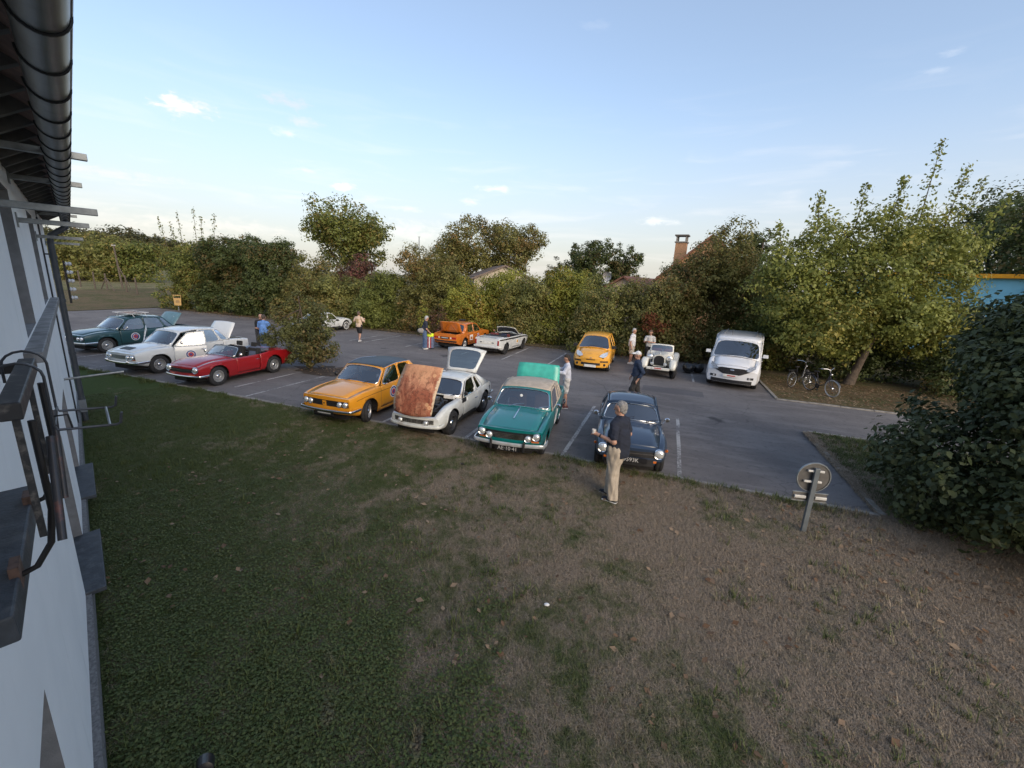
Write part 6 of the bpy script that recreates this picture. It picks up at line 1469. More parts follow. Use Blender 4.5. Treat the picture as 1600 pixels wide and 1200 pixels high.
# ------------------------------------------------------------------ houses and things around the lot
def gable_house(name, px, D, w, d, eave, ridge, turn, wall_m, roof_m, label, chimney=None):
    x, y, _ = deep(px, D); r = empty(name, (x, y, 0), turn); tag(r, label, 'house')
    b = MB(); hw, hd = w/2, d/2
    b.add([(-hw, -hd, 0), (hw, -hd, 0), (hw, -hd, eave), (0, -hd, ridge), (-hw, -hd, eave)], [(0, 1, 2, 3, 4)]); b.add([(-hw, hd, 0), (hw, hd, 0), (hw, hd, eave), (0, hd, ridge), (-hw, hd, eave)], [(4, 3, 2, 1, 0)])
    b.add([(-hw, -hd, 0), (-hw, hd, 0), (-hw, hd, eave), (-hw, -hd, eave)], [(3, 2, 1, 0)]); b.add([(hw, -hd, 0), (hw, hd, 0), (hw, hd, eave), (hw, -hd, eave)], [(0, 1, 2, 3)])
    b.build('wall', wall_m, r)
    sl = math.hypot(hw, ridge-eave); a = math.atan2(ridge-eave, hw)
    for sg in (1, -1):
        ov = .35; rr = MB(); n = 9
        rr.box((sg*(hw/2+ov*.4*math.cos(a)), 0, (eave+ridge)/2+.07-ov*.4*math.sin(a)), (sl+ov, d+.7, .12), Matrix.Rotation(sg*a, 3, 'Y')); ro = rr.build('roof', roof_m, r)
        for k in range(7):
            f = (k+.5)/7; rw = MB().box((sg*hw*f, 0, ridge-(ridge-eave)*f+.15), (sl/7*.98, d+.72, .035), Matrix.Rotation(sg*(a-.05), 3, 'Y')).build('tile_course', roof_m, ro)
    for xx in (-w*.22, w*.22):
        wn = MB().box((xx, -hd-.01, eave*.62), (1.1, .08, 1.3)).build('window', mat('white_window_frame', (.6, .6, .58), .5), r); MB().box((xx, -hd-.055, eave*.62), (.95, .02, 1.15)).build('pane', M_glass2, wn)
    return r
M_brick = mat('warm_brick', (.42, .235, .13), .9, vary=.2, vscale=12, bump=.4, bscale=30); M_rt = mat('red_roof_tile', (.22, .10, .065), .85, vary=.3, vscale=6, bump=.4, bscale=20); M_cream = mat('cream_render', (.50, .44, .36), .9, vary=.1); M_rt2 = mat('grey_brown_tile', (.17, .13, .11), .85, vary=.3, vscale=6)
h1 = gable_house('brick_house', 1116, 42, 7.4, 11, 4.4, 7.7, R_(-28), M_brick, M_rt, 'brick house with red tiled gable and capped chimney behind the russet bush')
def chimney(parent, p, w, z0, z1, m):
    c = MB().box((p[0], p[1], (z0+z1)/2), (w, w, z1-z0)).build('chimney', m, parent); 
    MB().box((p[0], p[1], z1+.04), (w+.16, w+.16, .09)).build('chimney_band', M_conc, c)
    for sx in (-1, 1):
        for sy in (-1, 1): MB().box((p[0]+sx*w*.42, p[1]+sy*w*.42, z1+.30), (.12, .12, .45)).build('cap_post', M_conc, c)
    MB().box((p[0], p[1], z1+.57), (w+.22, w+.22, .10)).build('cap_slab', mat('dark_cap', (.12, .11, .10), .9), c)
chimney(h1, (-2.6, -2.4), .85, 5.0, 7.5, M_brick)
gable_house('cream_house', 778, 46, 5.8, 8, 3.8, 5.0, R_(12), M_cream, M_rt2, 'cream gabled house half hidden behind the hedge in the middle')
h3 = gable_house('pink_house', 1002, 44, 5.0, 8, 3.0, 4.5, R_(-35), mat('pinkish_render', (.48, .36, .28), .9), M_rt, 'low pinkish house with satellite dish left of the brick house')
MB().lathe([(0, -.08), (.2, -.05), (.36, .03), (.42, .09)], 18, basis((-1.9, -3.4, 4.6), (1, 0, 0), (0, -.3, 1))).build('satellite_dish', mat('dish_grey', (.45, .43, .42), .5), h3, smooth=True); MB().tube([(-1.9, -3.3, 4.0), (-1.9, -3.3, 4.8)], .03, 6).build('dish_mast', M_galv, h3)
# long low building with a sky blue painted wall and yellow coping on the right
def blue_building():
    p = deep(1590, 33); r = empty('painted_building', p, R_(-52)); tag(r, 'flat roofed building with sky blue painted wall and yellow coping on the right', 'building')
    MB().box((0, 4, 2.55), (16, 8, 5.1)).build('wall', mat('sky_blue_paint', rgb(122, 186, 214), .8, vary=.06, vscale=1.2), r)
    for k in range(8): MB().box((-7+2*k, 0, 5.2), (1.99, .5, .2)).build('coping', mat('yellow_coping', rgb(232, 160, 30), .6), r)
    MB().box((0, -.03, .95), (15.9, .05, .35)).build('painted_band', mat('yellow_coping', rgb(232, 160, 30), .6), r); MB().box((0, -.03, .4), (15.9, .04, .7)).build('painted_base', mat('charcoal_paint', (.05, .055, .06), .8), r)
    for k, x in enumerate((-4.2, -1.0, 2.4)): MB().ellipsoid((x, -.03, 2.3+.2*k), (.9, .04, .8)).build('painted_shape', mat(['slate_shape', 'pale_shape', 'salmon_shape'][k], [(.12, .14, .17), (.55, .55, .5), (.5, .25, .18)][k], .8), r)
    v = MB().box((-3.5, 2, 5.7), (.9, .7, 1.0)).build('roof_vent', mat('vent_grey', (.4, .4, .38), .7), r); MB().box((-3.5, 1.63, 5.75), (.25, .03, .7)).build('vent_slot', M_black, v)
blue_building()
# sign seen from behind
def sign():
    p = Vector((4.91, 6.30, 0)); r = empty('road_sign', p, 0); tag(r, 'grey back of a round road sign on a short post at the lawn corner', 'sign')
    rz = Matrix.Rotation(R_(-8), 3, 'Z'); m = mat('sign_back_grey', (.10, .095, .09), .6, metal=.2, vary=.2); pm = mat('grey_post', (.13, .15, .165), .5, metal=.3)
    def W(x, y, z): return rz @ Vector((x, y, z))
    MB().box(W(0, 0, .58), (.075, .05, 1.20), rz).build('post', pm, r, bevel=.008)
    M = basis(W(0, .05, 1.0), W(1, 0, 0), (0, 0, 1)); d = MB().lathe([(0, -.004), (.245, -.004), (.25, .012), (.238, .014), (.236, 0), (0, 0)], 36, M).build('disc', m, r, smooth=True, angle=30)
    MB().lathe([(.238, .014), (.25, .014), (.255, -.012), (.243, -.02), (.236, .0)], 36, M).build('rim', M_galv, d, smooth=True)
    for z, w_, x0 in ((1.12, .24, .0), (.94, .26, -.02)): MB().box(W(x0, .02, z), (w_, .035, .032), rz).build('clamp_bar', mat('pale_clamp', (.62, .62, .60), .4, metal=.3), r, bevel=.004)
    pl = MB().box(W(0, .05, .66), (.52, .012, .15), rz).build('plate', m, r, bevel=.02)
    MB().box(W(0, .044, .735), (.53, .02, .014), rz).box(W(0, .044, .585), (.53, .02, .014), rz).build('plate_rim', M_galv, pl)
    for x0 in (-.15, .16): MB().box(W(x0, .025, .66), (.17, .03, .045), rz).build('clamp_bar', mat('pale_clamp', (.62, .62, .60), .4), r, bevel=.004)
sign()
# bicycles by the leaning tree
def bicycle(name, loc, rz, m, white_front, label, lean=.10):
    r = empty(name, loc); r.rotation_euler = (lean, 0, rz); tag(r, label, 'bicycle', 'bicycles by the leaning tree')
    R0 = .34
    for x, wh in ((.53, white_front), (-.53, False)):
        t = MB().lathe([(R0-.022, -.018), (R0, 0), (R0-.022, .018), (R0-.04, .0)], 32, Mat4(ROTY(1), (x, 0, R0)), closed=True).build('wheel', mat('white_tyre', (.5, .49, .46), .7) if wh else M_rubber, r, smooth=True)
        MB().lathe([(R0-.04, -.012), (R0-.03, 0), (R0-.04, .012), (R0-.052, 0)], 32, Mat4(ROTY(1), (x, 0, R0)), closed=True).build('rim', M_rim, t, smooth=True)
        sp = MB()
        for k in range(16):
            a = 2*math.pi*k/16; sp.tube([(x+.02*math.cos(a+.8), .02 if k % 2 else -.02, R0+.02*math.sin(a+.8)), (x+(R0-.04)*math.cos(a), 0, R0+(R0-.04)*math.sin(a))], .0022, 3, False)
        tag(sp.build('spokes', M_rim, t), kind='stuff'); MB().lathe([(0, -.05), (.045, -.04), (.05, 0), (.045, .04), (0, .05)], 12, Mat4(ROTY(1), (x, 0, R0))).build('hub', M_chrome, t, smooth=True)
    MB().tube([(-.53, 0, .34), (-.10, 0, .30), (-.22, 0, .80)], .014, 6).tube([(-.53, 0, .34), (-.2, 0, .72)], .012, 6).tube([(-.10, 0, .30), (.18, 0, .42), (.36, 0, .82)], .020, 8).tube([(.36, 0, .95), (.37, 0, .72)], .022, 8).build('frame', m, r, smooth=True)
    MB().tube([(.37, .05, .74), (.47, .055, .45), (.53, .05, .34)], .011, 6).tube([(.37, -.05, .74), (.47, -.055, .45), (.53, -.05, .34)], .011, 6).build('fork', m, r, smooth=True)
    MB().tube([(.10, .30, 1.05), (.24, .29, 1.08), (.33, .12, 1.08), (.35, 0, 1.02), (.33, -.12, 1.08), (.24, -.29, 1.08), (.10, -.30, 1.05)], .012, 8).tube([(.35, 0, 1.02), (.36, 0, .9)], .014, 6).build('handlebar', M_chrome, r, smooth=True)
    for sg in (1, -1): MB().tube([(.08, sg*.30, 1.045), (.20, sg*.295, 1.075)], .018, 8).build('grip', M_black, r, smooth=True)
    MB().ellipsoid((-.25, 0, .86), (.13, .08, .035)).tube([(-.23, 0, .84), (-.22, 0, .7)], .013, 6).build('saddle', M_black, r, smooth=True)
    MB().box((-.58, 0, .74), (.36, .14, .02)).tube([(-.7, .05, .74), (-.53, .05, .34)], .008, 5).tube([(-.7, -.05, .74), (-.53, -.05, .34)], .008, 5).build('carrier', M_black, r)
    MB().lathe([(.09, -.005), (.10, 0), (.09, .005), (.02, 0)], 18, Mat4(ROTY(1), (-.10, -.05, .30))).tube([(-.10, -.06, .30), (-.02, -.08, .17)], .01, 5).tube([(-.10, .06, .30), (-.18, .08, .43)], .01, 5).box((-.02, -.12, .17), (.09, .08, .02)).box((-.18, .12, .43), (.09, .08, .02)).build('crankset', M_black, r)
    MB().lathe([(0, .03), (.03, .02), (.035, -.02)], 10, basis((.44, 0, .86), (0, 1, 0), (0, 0, 1))).build('head_lamp', M_chrome, r, smooth=True)
    for x in (.53, -.53): MB().tube([(x+.365*math.cos(a), 0, .34+.365*math.sin(a)) for a in [R_(20+14*k) for k in range(11)]], .02, 4, flat=.2).build('mudguard', m, r, smooth=True)
    return r
a = lot(6.30, 19.2); b_ = lot(5.75, 20.2); dd = (a-b_).normalized()
bicycle('bicycle', (a+b_)/2*1.0+Vector((0, 0, .03)), math.atan2(dd.y, dd.x), mat('dark_blue_frame', (.015, .018, .035), .35, coat=.6), True, 'dark bicycle with a whitewall front wheel nearest the kerb', .08)
c_ = lot(5.55, 20.75, .03); bicycle('bicycle', c_, math.atan2(dd.y, dd.x)+1.9, mat('black_frame', (.012, .012, .014), .35, coat=.6), False, 'black bicycle standing behind the one with the whitewall wheel', -.08)
# litter bin on its post
def litter_bin():
    r = empty('litter_bin', lot(-38.0, 24.0)); r.rotation_euler = (0, 0, R_(35)); tag(r, 'yellow ochre litter bin on a post before the dark bush', 'bin'); m = mat('ochre_plastic', (.42, .27, .10), .6)
    MB().tube([(0, .16, 0), (0, .16, 1.1)], .035, 8).build('post', M_galv, r)
    b = MB(); b.box((0, 0, .75), (.46, .34, .62), taper=1.12); b.build('bin_body', m, r, bevel=.03); MB().box((0, 0, 1.27), (.54, .42, .06)).build('hood', m, r, bevel=.02)
    for x in (-.24, .24): MB().box((x, 0, 1.15), (.03, .36, .22)).build('hood_side', m, r)
    MB().box((0, 0, 1.09), (.44, .34, .03)).build('opening', M_black, r); MB().box((0, -.195, .78), (.22, .01, .2)).build('pictogram', mat('bin_sticker', (.25, .16, .07), .6), r)
litter_bin()
# field fence, leaning pole, far masts
def at_ground(px, py, D): d = pix_dir(px, py); k = D/math.hypot(d.x, d.y); x, y = d.x*k, d.y*k; return Vector((x, y, terrain(x, y)))
M_oldwood = mat('old_wood', (.10, .08, .065), .9, vary=.3, vscale=12, bump=.5, bscale=40)
fr = empty('field_fence', at_ground(165, 440, 62)); tag(fr, 'old wire field fence with braced wooden posts before the scrub', 'fence')
fp = [at_ground(px, 440, D)-fr.location for px, D in ((104, 70), (125, 67), (147, 64), (166, 62), (196, 60), (212, 58))]
for k, p in enumerate(fp): MB().tube([p+Vector((0, 0, -.1)), p+Vector((.04*(-1)**k, 0, 1.75))], [.075, .065], 8).build('post', M_oldwood, fr)
for sg in (-1.6, 1.6): MB().tube([fp[3]+Vector((sg*.72, -sg*.72*.4, 0)), fp[3]+Vector((0, 0, 1.3))], .05, 6).build('brace', M_oldwood, fr)
for z in (.4, .8, 1.2, 1.6): MB().tube([p+Vector((0, -.08, z)) for p in fp], .006, 4).build('wire', M_oldwood, fr)
p = at_ground(190, 440, 66); po = empty('leaning_pole', p); tag(po, 'thin leaning wooden pole standing in the field', 'pole'); MB().tube([(0, 0, 0), (-.25, 0, 4.6)], [.10, .07], 8).build('mast', M_oldwood, po); MB().box((-.25, 0, 4.6), (.4, .1, .12)).build('cross_piece', mat('pale_head', (.4, .4, .4), .6), po); MB().tube([(.9, 0, 0), (-.1, 0, 2.4)], .05, 6).build('stay', M_oldwood, po)
for px, h, lab in ((655, 11.5, 'thin mast on the skyline right of the oak'), (648, 9.4, 'shorter mast beside the thin mast on the skyline')):
    p = at_ground(px, 420, 95); q = empty('skyline_mast', (p.x, p.y, 0)); tag(q, lab, 'mast', 'masts on the skyline'); MB().tube([(0, 0, 0), (0, 0, h)], [.16, .09], 6).build('pole', M_galv, q); MB().box((0, 0, h), (.5, .1, .08)).build('head', M_galv, q)
# luggage and odds and ends
def suitcase(loc, rz):
    r = empty('suitcase', loc, rz); tag(r, 'striped upright suitcase beside the orange saloon', 'suitcase'); MB().box((0, 0, .36), (.42, .24, .62)).build('shell', mat('blue_grey_case', (.12, .15, .24), .6), r, bevel=.04)
    for x in (-.07, .07): MB().box((x, -.123, .36), (.06, .012, .58)).build('stripe', mat('red_stripe', (.35, .05, .05), .6), r)
    MB().box((0, -.124, .36), (.05, .01, .58)).build('stripe', M_white, r); MB().tube([(-.1, 0, .66), (-.1, 0, .82), (.1, 0, .82), (.1, 0, .66)], .012, 6).build('handle', M_black, r)
    for x in (-.15, .15): MB().lathe([(0, -.015), (.03, -.015), (.03, .015), (0, .015)], 10, Mat4(ROTY(1), (x, .05, .03))).build('caster', M_black, r)
suitcase(lot(-11.86, 19.95), AZ+.2)
v = MB().ellipsoid((0, 0, .06), (.20, .14, .10)).ellipsoid((.08, .03, .13), (.12, .10, .06)).build('hi_vis_vest', mat('fluorescent_yellow', (.62, .75, .03), .7, bump=.6, bscale=14), None, smooth=True); v.location = lot(-11.86, 19.95, .66); tag(v, 'crumpled fluorescent yellow vest on top of the striped suitcase', 'vest')
for k, (s, t) in enumerate(((1.18, 21.2), (1.62, 21.5))):
    b = MB(); rng = np.random.default_rng(k); rr = []
    b.ellipsoid((0, 0, .24), (.27, .25, .24), 18, 12); b.v = [tuple(np.array(p)*(1+.10*math.sin(9*p[0]+3*k)*math.cos(8*p[1]+5*p[2]))) for p in b.v]
    o = b.build('rubbish_bag', mat('black_polythene', (.012, .012, .013), .25, coat=.3, bump=.6, bscale=12), None, smooth=True); o.location = lot(s, t, .0); tag(o, ['black rubbish bag nearest the roadster wheel', 'black rubbish bag further right against the hedge'][k], 'bag', 'bags beside the roadster')
# litter on the lawn and lot, black bollard top under the window
for k, (x, y, lab) in enumerate(((.55, 4.35, 'crumpled white paper scrap in the middle of the lawn'), (-.95, 8.2, 'small dark scrap on the grass near the teal convertible'))):
    b = MB(); b.ellipsoid((0, 0, .03), (.035, .025, .015), 8, 5); o = b.build('litter_scrap', M_white if k == 0 else M_dark, None); o.location = (x, y, .05); tag(o, lab, 'litter')
bo = empty('ground_lamp', (-2.16, 2.40, 0)); tag(bo, 'black ground lamp poking from the grass at the bottom edge', 'lamp'); MB().tube([(0, 0, 0), (0, 0, .14)], .035, 12).build('stake', M_black, bo); MB().lathe([(0, .06), (.055, .05), (.06, -.06), (0, -.07)], 16, basis((0, 0, .19), (.7, .5, 0), (-.3, .2, 1))).build('lamp_head', mat('black_glossy', (.02, .02, .024), .3), bo, smooth=True)
# ------------------------------------------------------------------ people: smooth surfaces grown over a posed skeleton
def surface_nets(F, o, h):
    """closed quad surface where the field F (values at grid points) crosses zero"""
    S = F < 0; nx, ny, nz = F.shape
    c = S[:-1, :-1, :-1].astype(np.int8)
    for d in ((1, 0, 0), (0, 1, 0), (0, 0, 1), (1, 1, 0), (1, 0, 1), (0, 1, 1), (1, 1, 1)):
        c = c+S[d[0]:nx-1+d[0], d[1]:ny-1+d[1], d[2]:nz-1+d[2]]
    act = (c > 0) & (c < 8); ids = -np.ones(act.shape, int); I = np.argwhere(act); ids[act] = np.arange(len(I))
    acc = np.zeros((len(I), 3)); cnt = np.zeros(len(I)); cor = [(i, j, k) for i in (0, 1) for j in (0, 1) for k in (0, 1)]
    for a in cor:
        for ax in range(3):
            if a[ax]: continue
            b = list(a); b[ax] = 1
            fa = F[I[:, 0]+a[0], I[:, 1]+a[1], I[:, 2]+a[2]]; fb = F[I[:, 0]+b[0], I[:, 1]+b[1], I[:, 2]+b[2]]; x = (fa < 0) != (fb < 0)
            t = np.where(x, fa/np.where(x, fa-fb, 1), 0); p = np.tile(np.array(a, float), (len(I), 1)); p[:, ax] = t; acc[x] += p[x]; cnt[x] += 1
    V = (I+acc/cnt[:, None])*h+o; Q = []
    for ax in range(3):
        u, v = [(1, 2), (2, 0), (0, 1)][ax]; sl0 = [slice(None)]*3; sl1 = [slice(None)]*3; sl0[ax] = slice(0, -1); sl1[ax] = slice(1, None)
        a, b = S[tuple(sl0)], S[tuple(sl1)]; E_ = np.argwhere(a != b); E_ = E_[(E_[:, u] > 0) & (E_[:, v] > 0) & (E_[:, u] < F.shape[u]-1) & (E_[:, v] < F.shape[v]-1)]
        fl = a[E_[:, 0], E_[:, 1], E_[:, 2]]
        def at(du, dv): q = E_.copy(); q[:, u] -= du; q[:, v] -= dv; return ids[q[:, 0], q[:, 1], q[:, 2]]
        q = np.stack([at(1, 1), at(0, 1), at(0, 0), at(1, 0)], 1); q[~fl] = q[~fl][:, ::-1]; Q.append(q)
    Q = np.concatenate(Q); return V, Q[(Q >= 0).all(1)]
def field(prims, h, k=.02, cuts=(), noise=0, seed=0):
    pts = np.array([p for pr in prims for p in (pr[0], pr[1])]); mr = max(max(pr[2], pr[3]) for pr in prims)+.05
    lo, hi = pts.min(0)-mr, pts.max(0)+mr; n = np.ceil((hi-lo)/h).astype(int)+1; ax = [lo[i]+np.arange(n[i])*h for i in range(3)]
    F = np.full(n, .2, np.float32)
    for pr in prims:
        a, b, ra, rb = np.array(pr[0], float), np.array(pr[1], float), pr[2], pr[3]; sx = pr[4] if len(pr) > 4 else 1.0
        m = max(ra, rb)*max(1, sx)+.06; l = np.minimum(a, b)-m; u = np.maximum(a, b)+m
        i0 = np.maximum(0, ((l-lo)/h).astype(int)); i1 = np.minimum(n, ((u-lo)/h).astype(int)+2)
        X, Y, Z = np.meshgrid(ax[0][i0[0]:i1[0]], ax[1][i0[1]:i1[1]], ax[2][i0[2]:i1[2]], indexing='ij')
        P = np.stack([X, Y, Z], -1)-a; d = b-a; dd = max(1e-9, d@d); t = np.clip((P@d)/dd, 0, 1); q = P-t[..., None]*d
        q[..., 0] /= sx                                           # flattened front to back
        D = np.linalg.norm(q, axis=-1)-(ra+(rb-ra)*t)
        S_ = F[i0[0]:i1[0], i0[1]:i1[1], i0[2]:i1[2]]; hh = np.clip(.5+.5*(S_-D)/k, 0, 1); F[i0[0]:i1[0], i0[1]:i1[1], i0[2]:i1[2]] = S_*(1-hh)+D*hh-k*hh*(1-hh)
    G = np.meshgrid(*ax, indexing='ij')
    if noise:
        r = np.random.default_rng(seed)
        for i in range(4): q = r.normal(size=3)*np.array([30, 30, 22])*(1+.6*i); F = F+noise/(1+i*.6)*np.sin(G[0]*q[0]+G[1]*q[1]+G[2]*q[2]+r.uniform(0, 6))
    for (p, nrm) in cuts: F = np.maximum(F, (G[0]-p[0])*nrm[0]+(G[1]-p[1])*nrm[1]+(G[2]-p[2])*nrm[2])
    return F.astype(np.float64), lo
def grow(name, prims, h, m, parent, k=.02, cuts=(), noise=0, seed=0):
    F, lo = field(prims, h, k, cuts, noise, seed); V, Q = surface_nets(F, lo, h)
    me = bpy.data.meshes.new(name); me.from_pydata(V.tolist(), [], Q.tolist())
    for p in me.polygons: p.use_smooth = True
    return link(name, me, parent, m)
M_skin = mat('skin', (.42, .235, .165), .55, vary=.08, vscale=20); M_eye = mat('eye', (.02, .015, .012), .2); M_lip = mat('lip', (.30, .11, .09), .5)
def cloth(name, c): return mat(name, c, .88, vary=.14, vscale=9, bump=.35, bscale=60)
def lerp(a, b, t): return tuple(np.array(a)*(1-t)+np.array(b)*t)
def person(loc, rz, H, label, top, bottom, shoe, hair=(.25, .24, .23), hair_style='short', sleeve='short', legs='trousers', arms=None, feet=None, lean=0.0, head_turn=0.0, head_tilt=0.0, cap=None, belly=.0, h=.011, group=None, seed=0, slim=1.0, hat_m=None, beard=False, untuck=.0, hip_shift=0, baggy=1.1):
    """x forward, y left; arms = {+1|-1: (elbow, wrist)} and feet = {+1|-1: (ankle x, y, z)} in the figure's own metres at 1.75 m"""
    r = empty('person', loc, rz); tag(r, label, 'person', group); r.scale = (H/1.75,)*3
    A = lambda p: np.array(p, float)
    ln = lambda p: A((p[0]+math.sin(lean)*max(0, p[2]-.95), p[1], .95+(p[2]-.95)*math.cos(lean) if p[2] > .95 else p[2]))
    hip = A((hip_shift, 0, .95)); chest = ln((0.0, 0, 1.28)); neck = ln((-.005, 0, 1.47)); 
    hc = ln((.025, 0, 1.625))
    feet = feet or {1: (0, .11, .08), -1: (0, -.11, .08)}; arms = arms or {}
    body = [((hip[0], .07, .95), (hip[0], -.07, .95), .105*slim, .105*slim, .95), (tuple(hip), tuple(lerp(hip, chest, .6)), .125*slim+belly*.4, .135*slim+belly, .86), (tuple(lerp(hip, chest, .6)), tuple(ln((0, 0, 1.34))), .14*slim, .14*slim, .80), (tuple(ln((0, .12, 1.38))), tuple(ln((0, -.12, 1.38))), .085*slim, .085*slim, .95),
            (tuple(neck-A((0, 0, .06))), tuple(neck+A((.01, 0, .07))), .058, .054)]
    skin = list(body); trous = [((hip[0], .07, .95), (hip[0], -.07, .95), .112*slim, .112*slim, .95), ((hip[0], 0, .96), tuple(lerp(hip, chest, .25)), .135*slim, .132*slim+belly*.5, .88)]
    shirt = [(tuple(lerp(hip, chest, -.02-max(0, untuck-.05)*2.4)), tuple(lerp(hip, chest, .6)), .162*slim+belly*.8, .156*slim+belly, .92), (tuple(lerp(hip, chest, .6)), tuple(ln((0, 0, 1.34))), .155*slim, .152*slim, .82), (tuple(ln((0, .13, 1.375))), tuple(ln((0, -.13, 1.375))), .093*slim, .093*slim, .98), (tuple(neck-A((0, 0, .05))), tuple(neck+A((.0, 0, -.005))), .074, .068)]
    for sg in (1, -1):
        f = A(feet[sg]); hp = A((hip[0], sg*.09, .93)); mid = (hp+f)/2; kn = mid+A((.035+.12*max(0, abs(f[0]-hp[0])-.05), 0, .03)); 
        skin += [(tuple(hp), tuple(kn), .085*slim, .055), (tuple(kn), tuple(lerp(kn, f, .35)), .054, .056), (tuple(lerp(kn, f, .35)), tuple(f), .056, .036), (tuple(f+A((-.03, 0, -.045))), tuple(f+A((.14, 0, -.05))), .036, .030)]
        if legs == 'trousers': trous += [(tuple(hp), tuple(kn), .102*slim*baggy, .082*baggy), (tuple(kn), tuple(f+A((0, 0, -.02))), .080*baggy, .072*baggy)]
        else: trous += [(tuple(hp), tuple(lerp(hp, kn, .95)), .108*slim, .094)]
        sh = ln((0, sg*.185*slim, 1.385)); el, wr = arms.get(sg, (None, None))
        el = ln((-.02, sg*.25, 1.11)) if el is None else A(el); wr = ln((.06, sg*.25, .86)) if wr is None else A(wr)
        skin += [(tuple(sh), tuple(el), .052, .041), (tuple(el), tuple(wr), .042, .027)]
        d = wr-el; d /= np.linalg.norm(d); pal = wr+d*.075; side = np.cross(d, A((0, 0, 1.)) if abs(d[2]) < .8 else A((1., 0, 0))); side /= np.linalg.norm(side)
        inn = np.cross(side, d); skin += [(tuple(wr+d*.01), tuple(pal), .028, .034)]
        for q in range(4):
            b0 = pal+side*(q-1.5)*.019; ln_ = (.060, .070, .066, .052)[q]; k1 = b0+d*ln_*.6+inn*.012*(1 if inn[2] < 0 else -1); k2 = k1+d*ln_*.38+inn*.03*(1 if inn[2] < 0 else -1); skin += [(tuple(b0), tuple(k1), .0105, .0095), (tuple(k1), tuple(k2), .0095, .008)]
        tb = wr+d*.03+side*.028; skin += [(tuple(tb), tuple(tb+d*.035+side*.018), .0125, .011), (tuple(tb+d*.035+side*.018), tuple(tb+d*.066+side*.012), .011, .009)]
        if sleeve == 'short': shirt += [(tuple(sh), tuple(lerp(sh, el, .72)), .074, .068)]
        else: shirt += [(tuple(sh), tuple(el), .074, .060), (tuple(el), tuple(lerp(el, wr, .93)), .060, .046)]
    ct, st_ = math.cos(head_turn), math.sin(head_turn); Rz = np.array([[ct, -st_, 0], [st_, ct, 0], [0, 0, 1]]); tc, ts = math.cos(head_tilt), math.sin(head_tilt); Ry = np.array([[tc, 0, ts], [0, 1, 0], [-ts, 0, tc]])
    hd = lambda x, y, z: tuple(hc+Rz@Ry@A((x, y, z)))
    skin += [(hd(-.015, 0, .045), hd(.0, 0, .035), .085, .085, 1.0), (hd(.0, 0, 0), hd(.03, 0, -.075), .072, .046), (hd(-.05, 0, .02), hd(-.02, 0, -.02), .072, .06), (hd(.075, 0, .015), hd(.098, 0, -.022), .011, .015), (hd(.07, .03, .03), hd(.07, -.03, .03), .016, .016), (hd(.055, .02, -.06), hd(.055, -.02, -.06), .022, .022)]
    for sg in (1, -1): skin += [(hd(-.005, sg*.080, .012), hd(-.012, sg*.084, -.028), .014, .010)]
    grow('body', skin, h, M_skin, r, .022)
    for sg in (1, -1): MB().ellipsoid(hd(.078, sg*.031, .010), (.008, .011, .007), 8, 6).build('eye', M_eye, r)
    MB().ellipsoid(hd(.078, 0, -.048), (.010, .022, .006), 8, 5).build('mouth', M_lip, r)
    if hair_style != 'none':
        hs = [(hd(-.03, 0, .055), hd(-.02, 0, .06), .088, .086)] + [(hd(-.055, 0, .0), hd(-.06, 0, -.03), .072, .058)]+[(hd(-.03, sg*.055, .03), hd(-.04, sg*.055, -.02), .034, .028) for sg in (1, -1)]
        if hair_style == 'fringe': hs += [(hd(.03, .03, .10), hd(.05, -.04, .09), .030, .03)]
        nv = Rz@Ry@A((1, 0, -.62)); 
        if not cap: grow('hair', hs, h*.8, mat('hair_'+'_'.join('%d' % (c*100) for c in hair), hair, .75, vary=.35, vscale=40, bump=.5, bscale=90), r, .02, cuts=[(hd(.052, 0, .055), nv/np.linalg.norm(nv))], noise=.0025, seed=seed)
    if cap:
        nv = Rz@Ry@A((0, 0, -1)); grow('cap', [(hd(-.015, 0, .055), hd(-.01, 0, .06), .100, .098), (hd(.06, 0, .058), hd(.14, 0, .045), .06, .05)], h*.8, cap, r, .015, cuts=[(hd(0, 0, .045), nv)])
    cz = .93-untuck
    sh_cut = [((0, 0, cz if lean < .3 else .9), (0, 0, -1))]
    grow('shirt' if sleeve == 'short' else 'jacket', shirt, h, top, r, .03, cuts=sh_cut, noise=.004, seed=seed+1)
    tc_ = [(tuple(lerp(hip, chest, .28)), (0, 0, 1))]
    if legs == 'shorts': tc_.append(((0, 0, .50), (0, 0, -1)))
    else: tc_.append(((0, 0, .055), (0, 0, -1)))
    grow('trousers' if legs == 'trousers' else 'shorts', trous, h, bottom, r, .03, cuts=tc_, noise=.006, seed=seed+2)
    for sg in (1, -1):
        f = A(feet[sg]); o = grow('shoe', [(tuple(f+A((-.045, 0, -.035))), tuple(f+A((.05, 0, -.035))), .048, .046), (tuple(f+A((.05, 0, -.045))), tuple(f+A((.165, 0, -.05))), .045, .034)], h, shoe, r, .02, cuts=[(tuple(f+A((0, 0, -.078))), (0, 0, -1))])
        MB().box(tuple(f+A((.055, 0, -.070))), (.27, .085, .022)).build('sole', M_white, o, bevel=.008)
    return r
NAVY, KHAKI = cloth('navy_polo_cloth', (.012, .016, .030)), cloth('khaki_cloth', (.36, .31, .25)); WHT = cloth('white_shirt_cloth', (.62, .62, .64)); JEANS = cloth('denim', (.075, .12, .22)); SHOE = cloth('dark_shoe', (.02, .022, .03)); BEIGE = cloth('beige_shorts_cloth', (.48, .43, .36)); BLK = cloth('black_cloth', (.012, .012, .014)); PALE = cloth('pale_shoe', (.5, .49, .47))
def face_to(p, q): return math.atan2(q.y-p.y, q.x-p.x)
